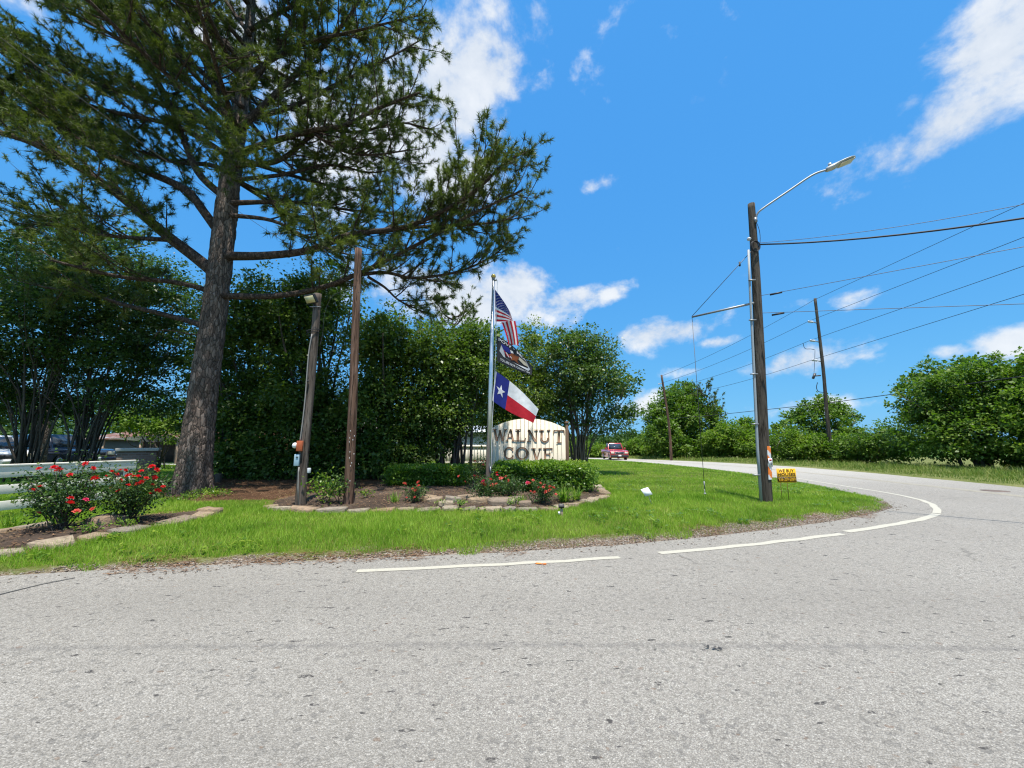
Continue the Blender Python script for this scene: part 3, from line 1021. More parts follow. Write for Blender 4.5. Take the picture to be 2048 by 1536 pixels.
# broad-leaved weeds among the grass
P = scatter(lawn_ok, -11, 12, 4.2, 14, 9, RNG)
P = P[vnoise(P[:, 0], P[:, 1], 1.1, 61) > .1]
nl = 9
n = len(P) * nl
a = RNG.uniform(0, 6.28, n); L = RNG.uniform(.035, .085, n)
C = np.repeat(np.c_[P, G(P[:, 0], P[:, 1]) + lawn_h(sd_poly(P, LAWN)) + .045], nl, 0) + np.c_[RNG.normal(0, .05, n), RNG.normal(0, .05, n), RNG.uniform(0, .03, n)]
D = np.c_[np.cos(a), np.sin(a), RNG.uniform(0, .5, n)]
S2 = np.c_[-np.sin(a), np.cos(a), np.zeros(n)]
V = np.stack([C, C + D * (L * .5)[:, None] + S2 * (L * .3)[:, None], C + D * L[:, None], C + D * (L * .5)[:, None] - S2 * (L * .3)[:, None]], 1).reshape(-1, 3)
prop(build('lawn_weeds', V, np.arange(4 * n).reshape(-1, 4), MT['hedge'], None, False, {'rnd': np.repeat(RNG.random(n), 4)}), 'low broad-leaved weeds scattered through the lawn', 'weeds', None, 'stuff')
# thin weedy tufts at the edge, straying into the gravel
P = scatter(lambda p: (lambda s: (s > .02) & (s < .85))(sd_poly(p, LAWN)), -12, 12, 4, 16, 900, RNG)
P = P[vnoise(P[:, 0], P[:, 1], 2.8, 12) > -.1]
V, F, A = blades(np.c_[P, G(P[:, 0], P[:, 1]) + lawn_h(sd_poly(P, LAWN)) - .004], RNG.uniform(.02, .07, len(P)), np.full(len(P), .007), 1.2, RNG)
prop(build('edge_grass', V, F, MT['tallgrass'], None, False, {'rnd': A}), 'thin dry grass straying into the gravel edge of the lawn', 'grass', None, 'stuff')
# tall verge grass beyond the road
Vs, F4, F3, As, nn = [], [], [], [], 0
for (y0, y1, x1, dn, w, h0, h1) in [(2, 14, 26, 150, .013, .08, .30), (14, 24, 27, 150, .017, .08, .30), (24, 40, 28, 70, .028, .10, .30), (40, 75, 24, 24, .05, .12, .32)]:
    P = scatter(lambda p: (lambda s: (s > .12) & (s < 6.5))(sd_poly(p, VERGE) + .3 * vnoise(p[:, 0], p[:, 1], 1.2, 22)), 6, x1, y0, y1, dn, RNG)
    s = sd_poly(P, VERGE)
    n = len(P)
    hh_ = RNG.uniform(h0, h1, n) * np.clip(.25 + s / 2.2, .3, 1.25) * (1 + .4 * vnoise(P[:, 0], P[:, 1], 2.3, 31))
    V, F, A = blades(np.c_[P, G(P[:, 0], P[:, 1]) + .06], hh_, np.full(n, w), .55, RNG, True)
    Vs.append(V); F4.append(F[0] + nn); F3.append(F[1] + nn); As.append(A); nn += len(V)
prop(build('verge_grass', np.concatenate(Vs), [np.concatenate(F4), np.concatenate(F3)], MT['tallgrass'], None, False, {'rnd': np.concatenate(As)}), 'tall straw coloured grass along the far side of the road', 'grass', None, 'stuff')
# loose gravel in the edge strip
P = scatter(lambda p: (lambda s: (s > -.25) & (s < .6))(sd_poly(p, LAWN) + .2 * vnoise(p[:, 0], p[:, 1], 2.6, 15)), -9, 12.5, 3.8, 11.5, 900, RNG)
s = sd_poly(P, LAWN)
P = P[s < strip_w(P[:, 0]) + .12 * vnoise(P[:, 0], P[:, 1], 4, 17) + .06]
s = sd_poly(P, LAWN)
P = P[(s > .0) | (RNG.random(len(P)) < .10)]
n = len(P)
z = G(P[:, 0], P[:, 1]) + np.maximum(lawn_h(sd_poly(P, LAWN)), .0)
S = RNG.uniform(.006, .017, n)
octa = np.array([[1, 0, 0], [0, 1, 0], [-1, 0, 0], [0, -1, 0], [0, 0, .7], [0, 0, -.5]], float)
an = RNG.uniform(0, 6.28, n)
OC = np.repeat(octa[None], n, 0) * RNG.uniform(.6, 1.3, (n, 6, 1))
ca, sa_ = np.cos(an)[:, None], np.sin(an)[:, None]
OV = np.stack([OC[:, :, 0] * ca - OC[:, :, 1] * sa_, OC[:, :, 0] * sa_ + OC[:, :, 1] * ca, OC[:, :, 2]], -1) * S[:, None, None] + np.c_[P, z + .003][:, None, :]
OF = np.array([[0, 1, 4], [1, 2, 4], [2, 3, 4], [3, 0, 4], [1, 0, 5], [2, 1, 5], [3, 2, 5], [0, 3, 5]])
prop(build('gravel', OV.reshape(-1, 3), (np.arange(n)[:, None, None] * 6 + OF[None]).reshape(-1, 3), MT['pebble'], None, False, {'rnd': np.repeat(RNG.random(n), 6)}), 'loose pale gravel along the edge of the asphalt', 'gravel', None, 'stuff')
# fallen pine needles and wood chips on the beds
def litter(name, poly, dens, mat, lab, lmin, lmax, w, parent_poly=None):
    A = np.array(poly)
    P = scatter(lambda p: sd_poly(p, poly) > -.15, A[:, 0].min(), A[:, 0].max(), A[:, 1].min(), A[:, 1].max(), dens, RNG)
    n = len(P)
    s = np.maximum(sd_poly(P, poly), 0)
    hg = {'BED': .10, 'BED2': .07, 'STRAW': .06}[parent_poly]
    z = G(P[:, 0], P[:, 1]) + lawn_h(sd_poly(P, LAWN)) + hg * (1 - np.exp(-s / .3)) + RNG.uniform(.006, .03, n)
    a = RNG.uniform(0, 6.28, n); L = RNG.uniform(lmin, lmax, n)
    d = np.c_[np.cos(a), np.sin(a), RNG.uniform(-.12, .2, n)] * L[:, None]
    q = np.c_[-np.sin(a), np.cos(a), np.zeros(n)] * (w * RNG.uniform(.5, 1.2, n))[:, None]
    C = np.c_[P, z]
    V = np.stack([C - q, C + q, C + d + q * .6, C + d - q * .6], 1).reshape(-1, 3)
    o = build(name, V, np.arange(4 * n).reshape(-1, 4), mat, None, False, {'rnd': np.repeat(RNG.random(n), 4)})
    prop(o, lab, 'litter', None, 'stuff')


litter('pine_needle_litter', STRAW, 330, MT['straw'], 'reddish fallen pine needles on the ground under the pine', .06, .18, .004, 'STRAW')
litter('bark_litter', BED, 260, MT['straw'], 'brown bark chips and needles strewn over the main bed', .02, .07, .008, 'BED')
litter('bark_litter', BED2, 260, MT['straw'], 'brown bark chips and needles strewn over the rose bed', .02, .07, .008, 'BED2')

# drifts of fallen pine needles along both borders of the gravel
P = scatter(lambda p: (lambda s: ((s > -.16) & (s < .10)) | (np.abs(s - strip_w(p[:, 0])) < .16))(sd_poly(p, LAWN) + .10 * vnoise(p[:, 0], p[:, 1], 3.1, 41)), -9, 11, 3.8, 10, 900, RNG)
P = P[(vnoise(P[:, 0], P[:, 1], 2.1, 44) > .05 + .12 * np.clip(P[:, 0] - 1, 0, 5))]
n = len(P)
z = G(P[:, 0], P[:, 1]) + np.maximum(lawn_h(sd_poly(P, LAWN)), .0) + RNG.uniform(.004, .02, n)
a = RNG.normal(0, .7, n); L = RNG.uniform(.02, .08, n)
d = np.c_[np.cos(a), np.sin(a), RNG.uniform(-.08, .12, n)] * L[:, None]
q = np.c_[-np.sin(a), np.cos(a), np.zeros(n)] * (.005 * RNG.uniform(.4, 1.2, n))[:, None]
C = np.c_[P, z]
V = np.stack([C - q, C + q, C + d + q * .6, C + d - q * .6], 1).reshape(-1, 3)
prop(build('needle_drift', V, np.arange(4 * n).reshape(-1, 4), MT['straw'], None, False, {'rnd': np.repeat(RNG.random(n) * .8, 4)}), 'reddish drift of fallen needles along the edge of the asphalt', 'litter', None, 'stuff')

# --- edging stones: parts of their beds
def stone_mesh(k):
    r = random.Random(100 + k)
    n = r.choice([5, 6, 7])
    lo, hi = [], []
    for q in range(n):
        a = (q + .5) / n * 6.283 + r.uniform(-.3, .3)
        e = r.uniform(.82, 1.12)
        x, y = .52 * e * math.copysign(abs(math.cos(a)) ** .55, math.cos(a)), .52 * e * math.copysign(abs(math.sin(a)) ** .55, math.sin(a))
        k1, k2 = r.uniform(.93, 1.0), r.uniform(.88, .98)
        lo.append((x * .96, y * .96, -.7)); hi.append((x * k1, y * k2, .42 + r.uniform(-.10, .10)))
    mid = [(x * r.uniform(1.02, 1.08), y * r.uniform(1.02, 1.08), .22 + r.uniform(-.12, .1)) for x, y, z in lo]
    V = lo + mid + hi + [(r.uniform(-.2, .2), r.uniform(-.2, .2), .46)]
    Q = [[q, (q + 1) % n, n + (q + 1) % n, n + q] for q in range(n)] + [[n + q, n + (q + 1) % n, 2 * n + (q + 1) % n, 2 * n + q] for q in range(n)]
    T = [[2 * n + q, 2 * n + (q + 1) % n, 3 * n] for q in range(n)]
    return mesh_data('stone', V, [np.array(Q), np.array(T)], (MT['stone'],))


STONES = [stone_mesh(k) for k in range(14)]


def lay_stone(parent, p, sx, sy, sz, rz, tilt, r):
    o = bpy.data.objects.new('stone', r.choice(STONES))
    COL.objects.link(o)
    o.location = p
    o.scale = (sx, sy, sz)
    o.rotation_euler = (tilt * r.uniform(-1, 1), tilt * r.uniform(-1, 1), rz)
    adopt(o, parent)
    return o


def stone_row(parent, pts, lmin, lmax, depth, hgt, seed):
    r = random.Random(seed)
    P = resample([(p[0], p[1]) for p in pts], .02)
    i = 0
    while i < len(P) - 8:
        L = r.uniform(lmin, lmax)
        j = min(len(P) - 1, i + int(L / .02))
        c = (P[i] + P[j]) / 2
        t = P[j] - P[i]
        z = land_z(c[0], c[1])
        lay_stone(parent, (c[0], c[1], z + hgt * r.uniform(.05, .3)), np.linalg.norm(t) * 1.02, depth * r.uniform(.8, 1.25), hgt * r.uniform(.8, 1.25), math.atan2(t[1], t[0]) + r.uniform(-.25, .25), .10, r)
        i = j + 1


B = np.array(BED)
stone_row(bed_main, BED[:9], .24, .60, .30, .095, 4)
stone_row(bed_main, BED[8:15], .24, .54, .30, .085, 7)
stone_row(bed_left, BED2[:11], .28, .64, .34, .10, 9)
stone_row(bed_left, [BED2[16], BED2[15], BED2[14]], .3, .5, .22, .12, 12)
r = random.Random(3)
for (px, py, w_, d_, h_) in [(905, 1001, .42, .36, .11), (935, 997, .5, .34, .11), (958, 1003, .48, .4, .13), (1000, 1006, .66, .46, .14), (1030, 1001, .36, .3, .10), (893, 1010, .3, .25, .08), (870, 1003, .32, .26, .10), (1050, 1010, .3, .2, .1), (860, 1000, .3, .3, .12)]:
    p = on_land(px, py, .2)
    lay_stone(bed_main, (p.x, p.y, p.z + .04), w_, d_, h_, r.uniform(-.2, .2), .1, r)
for (px, py) in [(222, 1046), (205, 1049), (420, 1029)]:
    p = on_land(px, py, .2)
    lay_stone(bed_left, (p.x, p.y, p.z + .05), .36, .28, .16, r.uniform(-.3, .3), .15, r)

# ------------------------------------------------------------------ trees
def unit(A):
    return A / (np.linalg.norm(A, axis=-1, keepdims=True) + 1e-9)


def leaf_arrays(C, D, N, L, W, fold=.12):
    """rhombic leaves: base C, axis D, facing N, length L, width W"""
    S = unit(np.cross(D, N))
    N2 = np.cross(S, D)
    L = L[:, None]; W = W[:, None]
    V = np.stack([C, C + D * L * .45 + S * W * .5 + N2 * L * fold * .5, C + D * L - N2 * L * fold, C + D * L * .45 - S * W * .5 + N2 * L * fold * .5], 1)
    n = len(C)
    return V.reshape(-1, 3), np.arange(4 * n).reshape(-1, 4)


def crown(name, blobs, n_clump, per, cr, L, W, mat, parent, rng, shell=.6, up=.7, low=-1.0, flat=.7):
    """foliage: clumps of leaves through the outer volume of the given ellipsoids (cx, cy, cz, rx, ry, rz)"""
    B = np.array(blobs, float)
    vol = B[:, 3] * B[:, 4] * B[:, 5]
    wgt = vol ** .75; wgt /= wgt.sum()
    k = rng.choice(len(B), n_clump, p=wgt)
    d = unit(rng.normal(size=(n_clump, 3)))
    bad = d[:, 2] < low
    d[bad, 2] *= -.5
    rad = shell + (1.06 - shell) * rng.random(n_clump) ** .7
    rad *= 1 + .10 * np.sin(d[:, 0] * 5 + k) * np.cos(d[:, 2] * 4 + 2 * k)
    cs = cr * rng.uniform(.45, 1.5, n_clump)
    # loose sprays standing out of the outline
    out = rng.random(n_clump) < .16
    rad[out] *= rng.uniform(1.06, 1.36, out.sum()); cs[out] *= .55
    cc = B[k, :3] + d * B[k, 3:] * rad[:, None]
    m = (rng.poisson(per, n_clump) * np.where(out, .45, 1)).astype(int) + 3
    idx = np.repeat(np.arange(n_clump), m)
    n = len(idx)
    off = rng.normal(size=(n, 3)) * np.array([1, 1, flat])
    C = cc[idx] + off * cs[idx][:, None] * .48
    D = unit(d[idx] * .5 + off * .6 + rng.normal(size=(n, 3)) * .7 + np.array([0, 0, -.15]))
    N = unit(d[idx] * .35 + np.array([0, 0, up]) + rng.normal(size=(n, 3)) * .55)
    sz = rng.uniform(.65, 1.3, n) * np.repeat(rng.uniform(.75, 1.25, n_clump), m)
    V, F = leaf_arrays(C, D, N, L * sz, W * sz)
    rnd = np.clip(np.repeat(rng.random(n_clump), m) * .5 + rng.random(n) * .5, 0, 1)
    o = build(name, V, F, mat, parent, False, {'rnd': np.repeat(rnd, 4)})
    return o, cc


def stems(name, base, targets, r0, r1, mat, parent, rng, spread=.25, curve=.35, sides=6, fork=.35, lift=0.0):
    """stems rising from one base to points in the crown"""
    a = Acc()
    base = Vector(base)
    for t in targets:
        t = Vector(t)
        b0 = base + Vector((rng.normal() * spread, rng.normal() * spread, -.1))
        mid = b0.lerp(t, .45); mid.x = b0.x + (t.x - b0.x) * (.45 - curve * .5); mid.y = b0.y + (t.y - b0.y) * (.45 - curve * .5)
        mid.z += lift
        q = b0.lerp(t, .75) + Vector(rng.normal(size=3) * .12)
        pts = smooth_path([b0, mid, q, t], 9)
        a.tube(pts, np.linspace(r0 * rng.uniform(.7, 1.15), r1, 9), sides)
    return a.build(name, mat, parent, True)


# ---- the big pine on the lawn
def tuft_arrays(C, A, n_needle, length, w, rng, cone=1.05):
    """needle tufts: centre C, axis A"""
    m = len(C)
    idx = np.repeat(np.arange(m), n_needle)
    n = len(idx)
    D = unit(A[idx] * rng.uniform(.15, 1.0, n)[:, None] + unit(rng.normal(size=(n, 3))) * cone * rng.uniform(.35, 1, n)[:, None])
    L = length * rng.uniform(.7, 1.15, n)
    S = unit(np.cross(D, rng.normal(size=(n, 3)))) * (w / 2)
    b0 = C[idx] + A[idx] * rng.uniform(-.11, .04, n)[:, None]
    tip = b0 + D * L[:, None] + np.array([0, 0, -.02])
    V = np.stack([b0 - S, b0 + S, tip], 1).reshape(-1, 3)
    rnd = np.clip(np.repeat(rng.random(m), n_needle) * .65 + rng.random(n) * .35, 0, 1)
    return V, np.arange(3 * n).reshape(-1, 3), np.repeat(rnd, 3)


def pine_limb(path, r0, r1, rng, twig, tc_, ta_, f0=.25, step=.34, len2=(.7, 1.7), up=.35, tert=.15, bare=0.0):
    """a limb with side branches and twigs; tuft centres and axes are collected in tc_ and ta_"""
    P = np.array([tuple(p) for p in path])
    seg = np.linalg.norm(np.diff(P, axis=0), axis=1)
    tot = seg.sum()
    cum = np.r_[0, np.cumsum(seg)]
    limb = Acc()
    rr_ = r0 + (r1 - r0) * (cum / tot) ** .8
    limb.tube(P, rr_, 9)
    s = f0 * tot
    while s < tot:
        f = s / tot
        p = np.array([np.interp(s, cum, P[:, k]) for k in range(3)])
        i = min(np.searchsorted(cum, s), len(P) - 1)
        t = unit(P[i] - P[i - 1])
        side = unit(np.cross(t, [0, 0, 1.0]))
        sgn = rng.choice([-1, 1])
        d = unit(t * rng.uniform(.35, 1.0) + side * sgn * rng.uniform(.35, 1.1) + np.array([0, 0, up * rng.uniform(-.5, 1.6)]) + rng.normal(size=3) * .22)
        L = rng.uniform(*len2) * (1.0 - .45 * f) * (.6 + .8 * min(1, (f - f0 + .15) * 2.5))
        n2 = 6
        tt = np.linspace(0, 1, n2)[:, None]
        bend = np.array([0, 0, 1.0]) * L * .22 + rng.normal(size=3) * L * .1
        q = p + d * L * tt + bend * tt ** 2
        twig.tube(q, np.linspace(max(.010, .016 + .010 * L) * (1 - .4 * f), .006, n2), 5, False)
        u = rng.uniform(.12, .3) * 1.0
        while u < L:
            g = u / L
            b_ = p + d * L * g + bend * g * g
            td = unit(d * .8 + rng.normal(size=3) * .6 + np.array([0, 0, .35]))
            l3 = rng.uniform(.18, .55) * (1.1 - .4 * g)
            e = b_ + td * l3
            twig.tube([b_, e], [.006, .004], 3, False)
            tc_.append(e); ta_.append(unit(td + np.array([0, 0, .25])))
            if rng.random() < .85:
                tc_.append(b_ + td * l3 * rng.uniform(.45, .75) + rng.normal(size=3) * .03); ta_.append(unit(td + rng.normal(size=3) * .5))
            u += rng.uniform(.6, 1.4) * tert
        tc_.append(p + d * L + bend); ta_.append(unit(d + bend * .5))
        s += rng.uniform(.6, 1.4) * step * .68
    tc_.append(P[-1]); ta_.append(unit(P[-1] - P[-2]))
    return limb


def trunk_mesh(path, rad, n, sides, rng, plate=.03, flare=.0):
    """round trunk with raised bark plates"""
    pts = smooth_path(path, n)
    rads = np.interp(np.linspace(0, 1, n), np.linspace(0, 1, len(rad)), rad)
    a = Acc(); a.tube(pts, rads, sides, True)
    V, F = a.arrays()
    c = np.repeat(np.array([tuple(p) for p in pts]), sides, 0)
    m = n * sides
    for i in range(m):
        v = V[i]
        q = Vector((v[0] * 12, v[1] * 12, v[2] * 3.8))
        q += mnoise.noise_vector(q * .8) * .5
        dd = mnoise.voronoi(q)[0]
        e = min(1.0, (dd[1] - dd[0]) * 2.4)
        k = i // sides
        fl = flare * max(0.0, 1 - k / (n * .07)) ** 2 * (1 + .5 * math.sin(5 * (i % sides) / sides * 6.283 + 1))
        dv = v - c[i]
        r_ = np.linalg.norm(dv)
        V[i] = c[i] + dv / r_ * (r_ * (1 + fl) + plate * (e - .6) + .02 * mnoise.noise(Vector(v) * 2.5))
    return V, F


rng = np.random.default_rng(21)
pine_base = on_land(384, 985, .2)
PY = pine_base.y
pine = thing('pine_tree', 'big tall pine with thick scaly trunk standing on the corner lawn', 'tree', pine_base)
tp = [pine_base + Vector((-.02, 0, -.15))] + [at(x, y, PY + .02 * k) for k, (x, y) in enumerate([(393, 900), (402, 820), (413, 740), (426, 650), (437, 560), (447, 470), (458, 380), (470, 300), (482, 220), (492, 130), (500, 40), (506, -60), (512, -170)])]
V, F = trunk_mesh(tp, [.385, .365, .335, .315, .295, .285, .285, .27, .235, .195, .16, .13, .10, .05], 190, 72, rng, .02, .30)
build('trunk', V, F, MT['pine_bark'], pine, True)
TC, TA = [], []
twig = Acc()
# limbs seen in the photograph: pixel course, depth change to the tip, radii, where foliage starts
LIMBS = [
    ([(432, 548), (385, 510), (330, 468), (235, 388), (150, 330), (60, 284), (-20, 258), (-140, 205)], -1.2, .17, .05, .12, .26),
    ([(345, 480), (270, 476), (190, 468), (110, 452), (30, 446)], .8, .07, .02, .2, .3),
    ([(447, 478), (405, 420), (372, 380), (300, 346), (220, 312), (130, 262), (40, 192), (-60, 110)], -.4, .13, .04, .2, .24),
    ([(455, 400), (400, 350), (372, 290), (338, 205), (290, 120), (240, 55), (205, -20)], .6, .11, .04, .2, .26),
    ([(430, 585), (385, 572), (330, 562), (255, 556), (180, 540), (100, 520)], -1.5, .08, .03, .35, .3),
    ([(418, 655), (370, 640), (300, 622), (235, 606), (170, 585), (90, 575)], 1.0, .09, .03, .45, .34),
    ([(475, 270), (440, 205), (415, 120), (412, 40), (420, -60)], .3, .11, .05, .2, .27),
    ([(470, 300), (400, 240), (300, 200), (200, 170), (90, 130), (-30, 80)], 1.6, .10, .03, .25, .25),
    ([(452, 512), (530, 511), (620, 500), (700, 470), (800, 456), (870, 430), (950, 382), (1000, 335), (1032, 312)], -1.5, .13, .03, .2, .26),
    ([(790, 460), (860, 452), (940, 450), (1010, 440), (1042, 420)], .5, .06, .02, .15, .24),
    ([(440, 592), (550, 592), (640, 576), (715, 548), (790, 512), (870, 470), (950, 425), (1015, 395), (1045, 380)], -.9, .095, .03, .3, .24),
    ([(700, 552), (770, 545), (830, 556), (920, 542), (985, 512), (1020, 480)], .9, .06, .02, .2, .25),
    ([(735, 553), (770, 575), (800, 602), (850, 625)], 1.1, .045, .015, .35, .3),
    ([(850, 470), (900, 430), (960, 330), (985, 300)], -.6, .05, .02, .1, .26),
    ([(462, 406), (540, 404), (620, 408), (700, 420), (790, 425)], 1.0, .08, .02, .25, .27),
    ([(455, 430), (540, 440), (600, 468), (640, 492), (700, 510)], -.9, .07, .02, .3, .28),
    ([(470, 310), (540, 285), (620, 262), (690, 250), (760, 215), (840, 185)], -.7, .11, .03, .2, .24),
    ([(474, 330), (560, 320), (640, 262), (715, 264), (800, 246), (860, 258)], .8, .09, .02, .25, .25),
    ([(478, 260), (560, 180), (640, 100), (690, 45), (730, -20)], .2, .11, .04, .2, .25),
    ([(488, 190), (545, 110), (585, 45), (600, -50)], -.6, .09, .04, .2, .26),
    ([(480, 240), (580, 215), (680, 165), (770, 120), (850, 75)], 1.2, .09, .02, .2, .24),
    ([(495, 150), (600, 90), (720, 60), (840, 30)], -.9, .08, .02, .2, .25),
    ([(500, 60), (590, 10), (700, -30), (820, -60)], .4, .08, .02, .2, .27),
    ([(495, 120), (420, 60), (330, 0), (230, -60)], -.7, .08, .03, .2, .27),
    ([(500, 70), (450, 0), (400, -80)], .7, .07, .03, .2, .3),
    ([(505, -20), (570, -90), (660, -150)], -.3, .06, .02, .2, .3),
    ([(505, -40), (430, -110), (330, -160)], .4, .06, .02, .2, .3),
    ([(478, 255), (380, 170), (270, 95), (150, 30), (40, -40)], -.5, .10, .03, .2, .22),
    ([(485, 215), (360, 110), (220, 30), (80, -60)], 1.0, .09, .03, .2, .24),
    ([(470, 320), (360, 255), (230, 225), (100, 190), (-40, 165)], .6, .09, .03, .25, .22),
    ([(200, 300), (130, 225), (60, 150), (-20, 90)], -.4, .06, .02, .05, .22),
    ([(120, 255), (60, 235), (0, 225), (-60, 190)], .4, .05, .02, .05, .22),
    ([(620, 262), (680, 300), (740, 310), (820, 300)], .2, .05, .02, .1, .24),
    ([(465, 350), (420, 330), (350, 325), (270, 300), (180, 290)], 2.6, .08, .02, .25, .26),
    ([(465, 360), (560, 350), (660, 330), (740, 345), (800, 335)], 2.2, .07, .02, .3, .26),
]
for (pts, dY, r0, r1, f0, step) in LIMBS:
    n = len(pts)
    # a side limb springs from its parent limb: it starts at the parent's depth
    path = smooth_path([at(x, y, PY + dY * (k / (n - 1)) ** 1.2) for k, (x, y) in enumerate(pts)], 4 * n)
    limb = pine_limb(path, r0, r1, rng, twig, TC, TA, f0, step)
    limb.build('limb', MT['limb_bark'], pine, True)
# limbs that come towards and go away from the viewer
for k in range(24):
    z = rng.uniform(8.4, 18.0) if k % 2 else rng.uniform(10.5, 16.5)
    zz = np.array([p.z for p in tp]); p0 = Vector((np.interp(z, zz, [p.x for p in tp]), np.interp(z, zz, [p.y for p in tp]), z))
    sg = 1 if k % 2 else -1
    ang = R(90) * sg + rng.uniform(-.8, .8)
    L = rng.uniform(2.4, 4.4) * (1.0 if sg > 0 else 1.05) * (1.15 - .5 * (z - 8) / 10)
    d = Vector((math.cos(ang), math.sin(ang), 0))
    path = smooth_path([p0, p0 + d * L * .4 + Vector((0, 0, .25)), p0 + d * L * .75 + Vector((0, 0, .6)), p0 + d * L + Vector((0, 0, 1.1))], 14)
    limb = pine_limb(path, .08, .025, rng, twig, TC, TA, .3, .3)
    limb.build('limb', MT['limb_bark'], pine, True)
# a bare dead branch low on the trunk, and leafy sprigs in front of it
dead = Acc()
dead.tube(smooth_path([at(412, 672, PY), at(380, 668, PY - .2), at(325, 660, PY - .3), at(308, 676, PY - .3)], 12), np.linspace(.025, .008, 12), 6)
dead.build('dead_branch', MT['limb_bark'], pine, True)
# the crown's main cluster in front of the trunk
for (x, y, dY, n) in [(425, 235, -1.2, 60), (465, 285, -1.3, 70), (500, 320, -1.0, 60), (395, 185, -.8, 45), (440, 330, -1.2, 40)]:
    c0 = at(x, y, PY + dY)
    for q in range(n):
        o = rng.normal(size=3) * np.array([.36, .3, .28])
        TC.append(np.array(c0) + o); TA.append(unit(o + np.array([0, -.1, .2])))
twig.build('twigs', MT['limb_bark'], pine, False)['kind'] = 'stuff'
V, F, A = tuft_arrays(np.array(TC), np.array(TA), 37, .17, .016, rng)
build('crown', V, F, MT['needle'], pine, False, {'rnd': A})
print('pine tufts', len(TC))


# ---- the pine further back on the left
def back_pine(base, height, crown0, limbs, reach, label, seed, n_needle=18, nl=.2, w=.022, group=None):
    rng = np.random.default_rng(seed)
    t = thing('pine_tree', label, 'tree', base, group)
    a = Acc()
    top = Vector(base) + Vector((rng.normal() * .3, 0, height))
    a.tube(smooth_path([Vector(base) - Vector((0, 0, .2)), Vector(base).lerp(top, .5) + Vector((.1, 0, 0)), top], 16), np.linspace(height * .022, .03, 16), 10)
    a.build('trunk', MT['pine_bark'], t, True)
    C, A, tw = [], [], Acc()
    for k in range(limbs):
        f = crown0 + (1 - crown0) * (k + rng.random()) / limbs
        p0 = Vector(base).lerp(top, f)
        ang = k * 2.4 + rng.uniform(-.4, .4)
        L = reach * (1.15 - .75 * ((f - crown0) / (1 - crown0))) * rng.uniform(.7, 1.1)
        d = Vector((math.cos(ang), math.sin(ang), 0))
        path = smooth_path([p0, p0 + d * L * .4 + Vector((0, 0, .15)), p0 + d * L * .75 + Vector((0, 0, .45)), p0 + d * L + Vector((0, 0, .9))], 10)
        pine_limb(path, .07, .02, rng, tw, C, A, .25, .45, (.6, 1.5), .35, .32).build('limb', MT['limb_bark'], t, True)
    tw.build('twigs', MT['limb_bark'], t, False)['kind'] = 'stuff'
    V, F, A_ = tuft_arrays(np.array(C), np.array(A), n_needle, nl, w, rng)
    build('crown', V, F, MT['needle'], t, False, {'rnd': A_})


p = at(115, 700, 19.5)
back_pine((p.x, p.y, land_z(p.x, p.y)), 14.4, .45, 32, 5.2, 'pine with a rounded crown behind the dark multi-stemmed trees', 31, 26, .21, .027)
p = at(900, 700, 24)
back_pine((p.x, p.y, land_z(p.x, p.y)), 9.6, .5, 22, 2.8, 'slim pine whose top shows above the dense evergreens', 33, 26, .22, .03)


# ---- broadleaf trees
def tree(name, label, base, blobs, n_clump, per, cr, L, W, mat, bark_, seed, n_stem=5, r0=.07, r1=.012, spread=.18, group=None, cat='tree', shell=.6, crown_name='crown', stem_name='trunk', low=-1.0, up=.7, curve=.35, flat=.7):
    rng = np.random.default_rng(seed)
    base = Vector(base)
    t = thing(name, label, cat, base, group)
    o, cc = crown(crown_name, blobs, n_clump, per, cr, L, W, MT[mat], t, rng, shell, up, low, flat)
    high = np.flatnonzero(cc[:, 2] > base.z + .45 * (cc[:, 2].max() - base.z))
    sel = rng.choice(high, min(n_stem, len(high)), replace=False)
    if n_stem:
        stems(stem_name, base, cc[sel], r0, r1, MT[bark_], t, rng, spread, curve)
    return t


def blob(px, py, Y, rx, ry, rz):
    p = at(px, py, Y)
    return (p.x, p.y, p.z, rx, ry, rz)


def foot(px, py, Y):
    p = at(px, py, Y)
    return Vector((p.x, p.y, land_z(p.x, p.y)))


# multi-stemmed crape myrtles in deep shade at the left
MYR = 'dark multi-stemmed trees at the left'
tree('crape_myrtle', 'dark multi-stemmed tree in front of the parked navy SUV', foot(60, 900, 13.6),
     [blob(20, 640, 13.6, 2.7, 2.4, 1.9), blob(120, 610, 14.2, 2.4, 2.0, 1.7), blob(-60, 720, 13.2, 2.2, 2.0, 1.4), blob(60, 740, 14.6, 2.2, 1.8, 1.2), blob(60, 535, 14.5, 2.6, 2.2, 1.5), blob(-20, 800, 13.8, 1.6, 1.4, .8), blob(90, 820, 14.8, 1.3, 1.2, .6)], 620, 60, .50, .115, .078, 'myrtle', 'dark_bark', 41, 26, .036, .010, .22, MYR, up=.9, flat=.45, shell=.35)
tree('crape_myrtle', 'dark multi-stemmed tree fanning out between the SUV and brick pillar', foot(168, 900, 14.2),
     [blob(190, 660, 14.4, 2.6, 2.2, 1.8), blob(290, 610, 15.0, 2.2, 2.0, 1.7), blob(260, 740, 14.8, 2.2, 1.8, 1.2), blob(340, 690, 15.4, 1.8, 1.8, 1.5), blob(220, 540, 15.0, 2.4, 2.2, 1.5), blob(300, 800, 15.2, 1.6, 1.3, .8), blob(190, 820, 15.0, 1.2, 1.2, .6), blob(340, 590, 15.6, 1.6, 1.6, 1.2)], 680, 60, .50, .115, .078, 'myrtle', 'dark_bark', 42, 26, .036, .010, .22, MYR, up=.9, flat=.45, shell=.35)
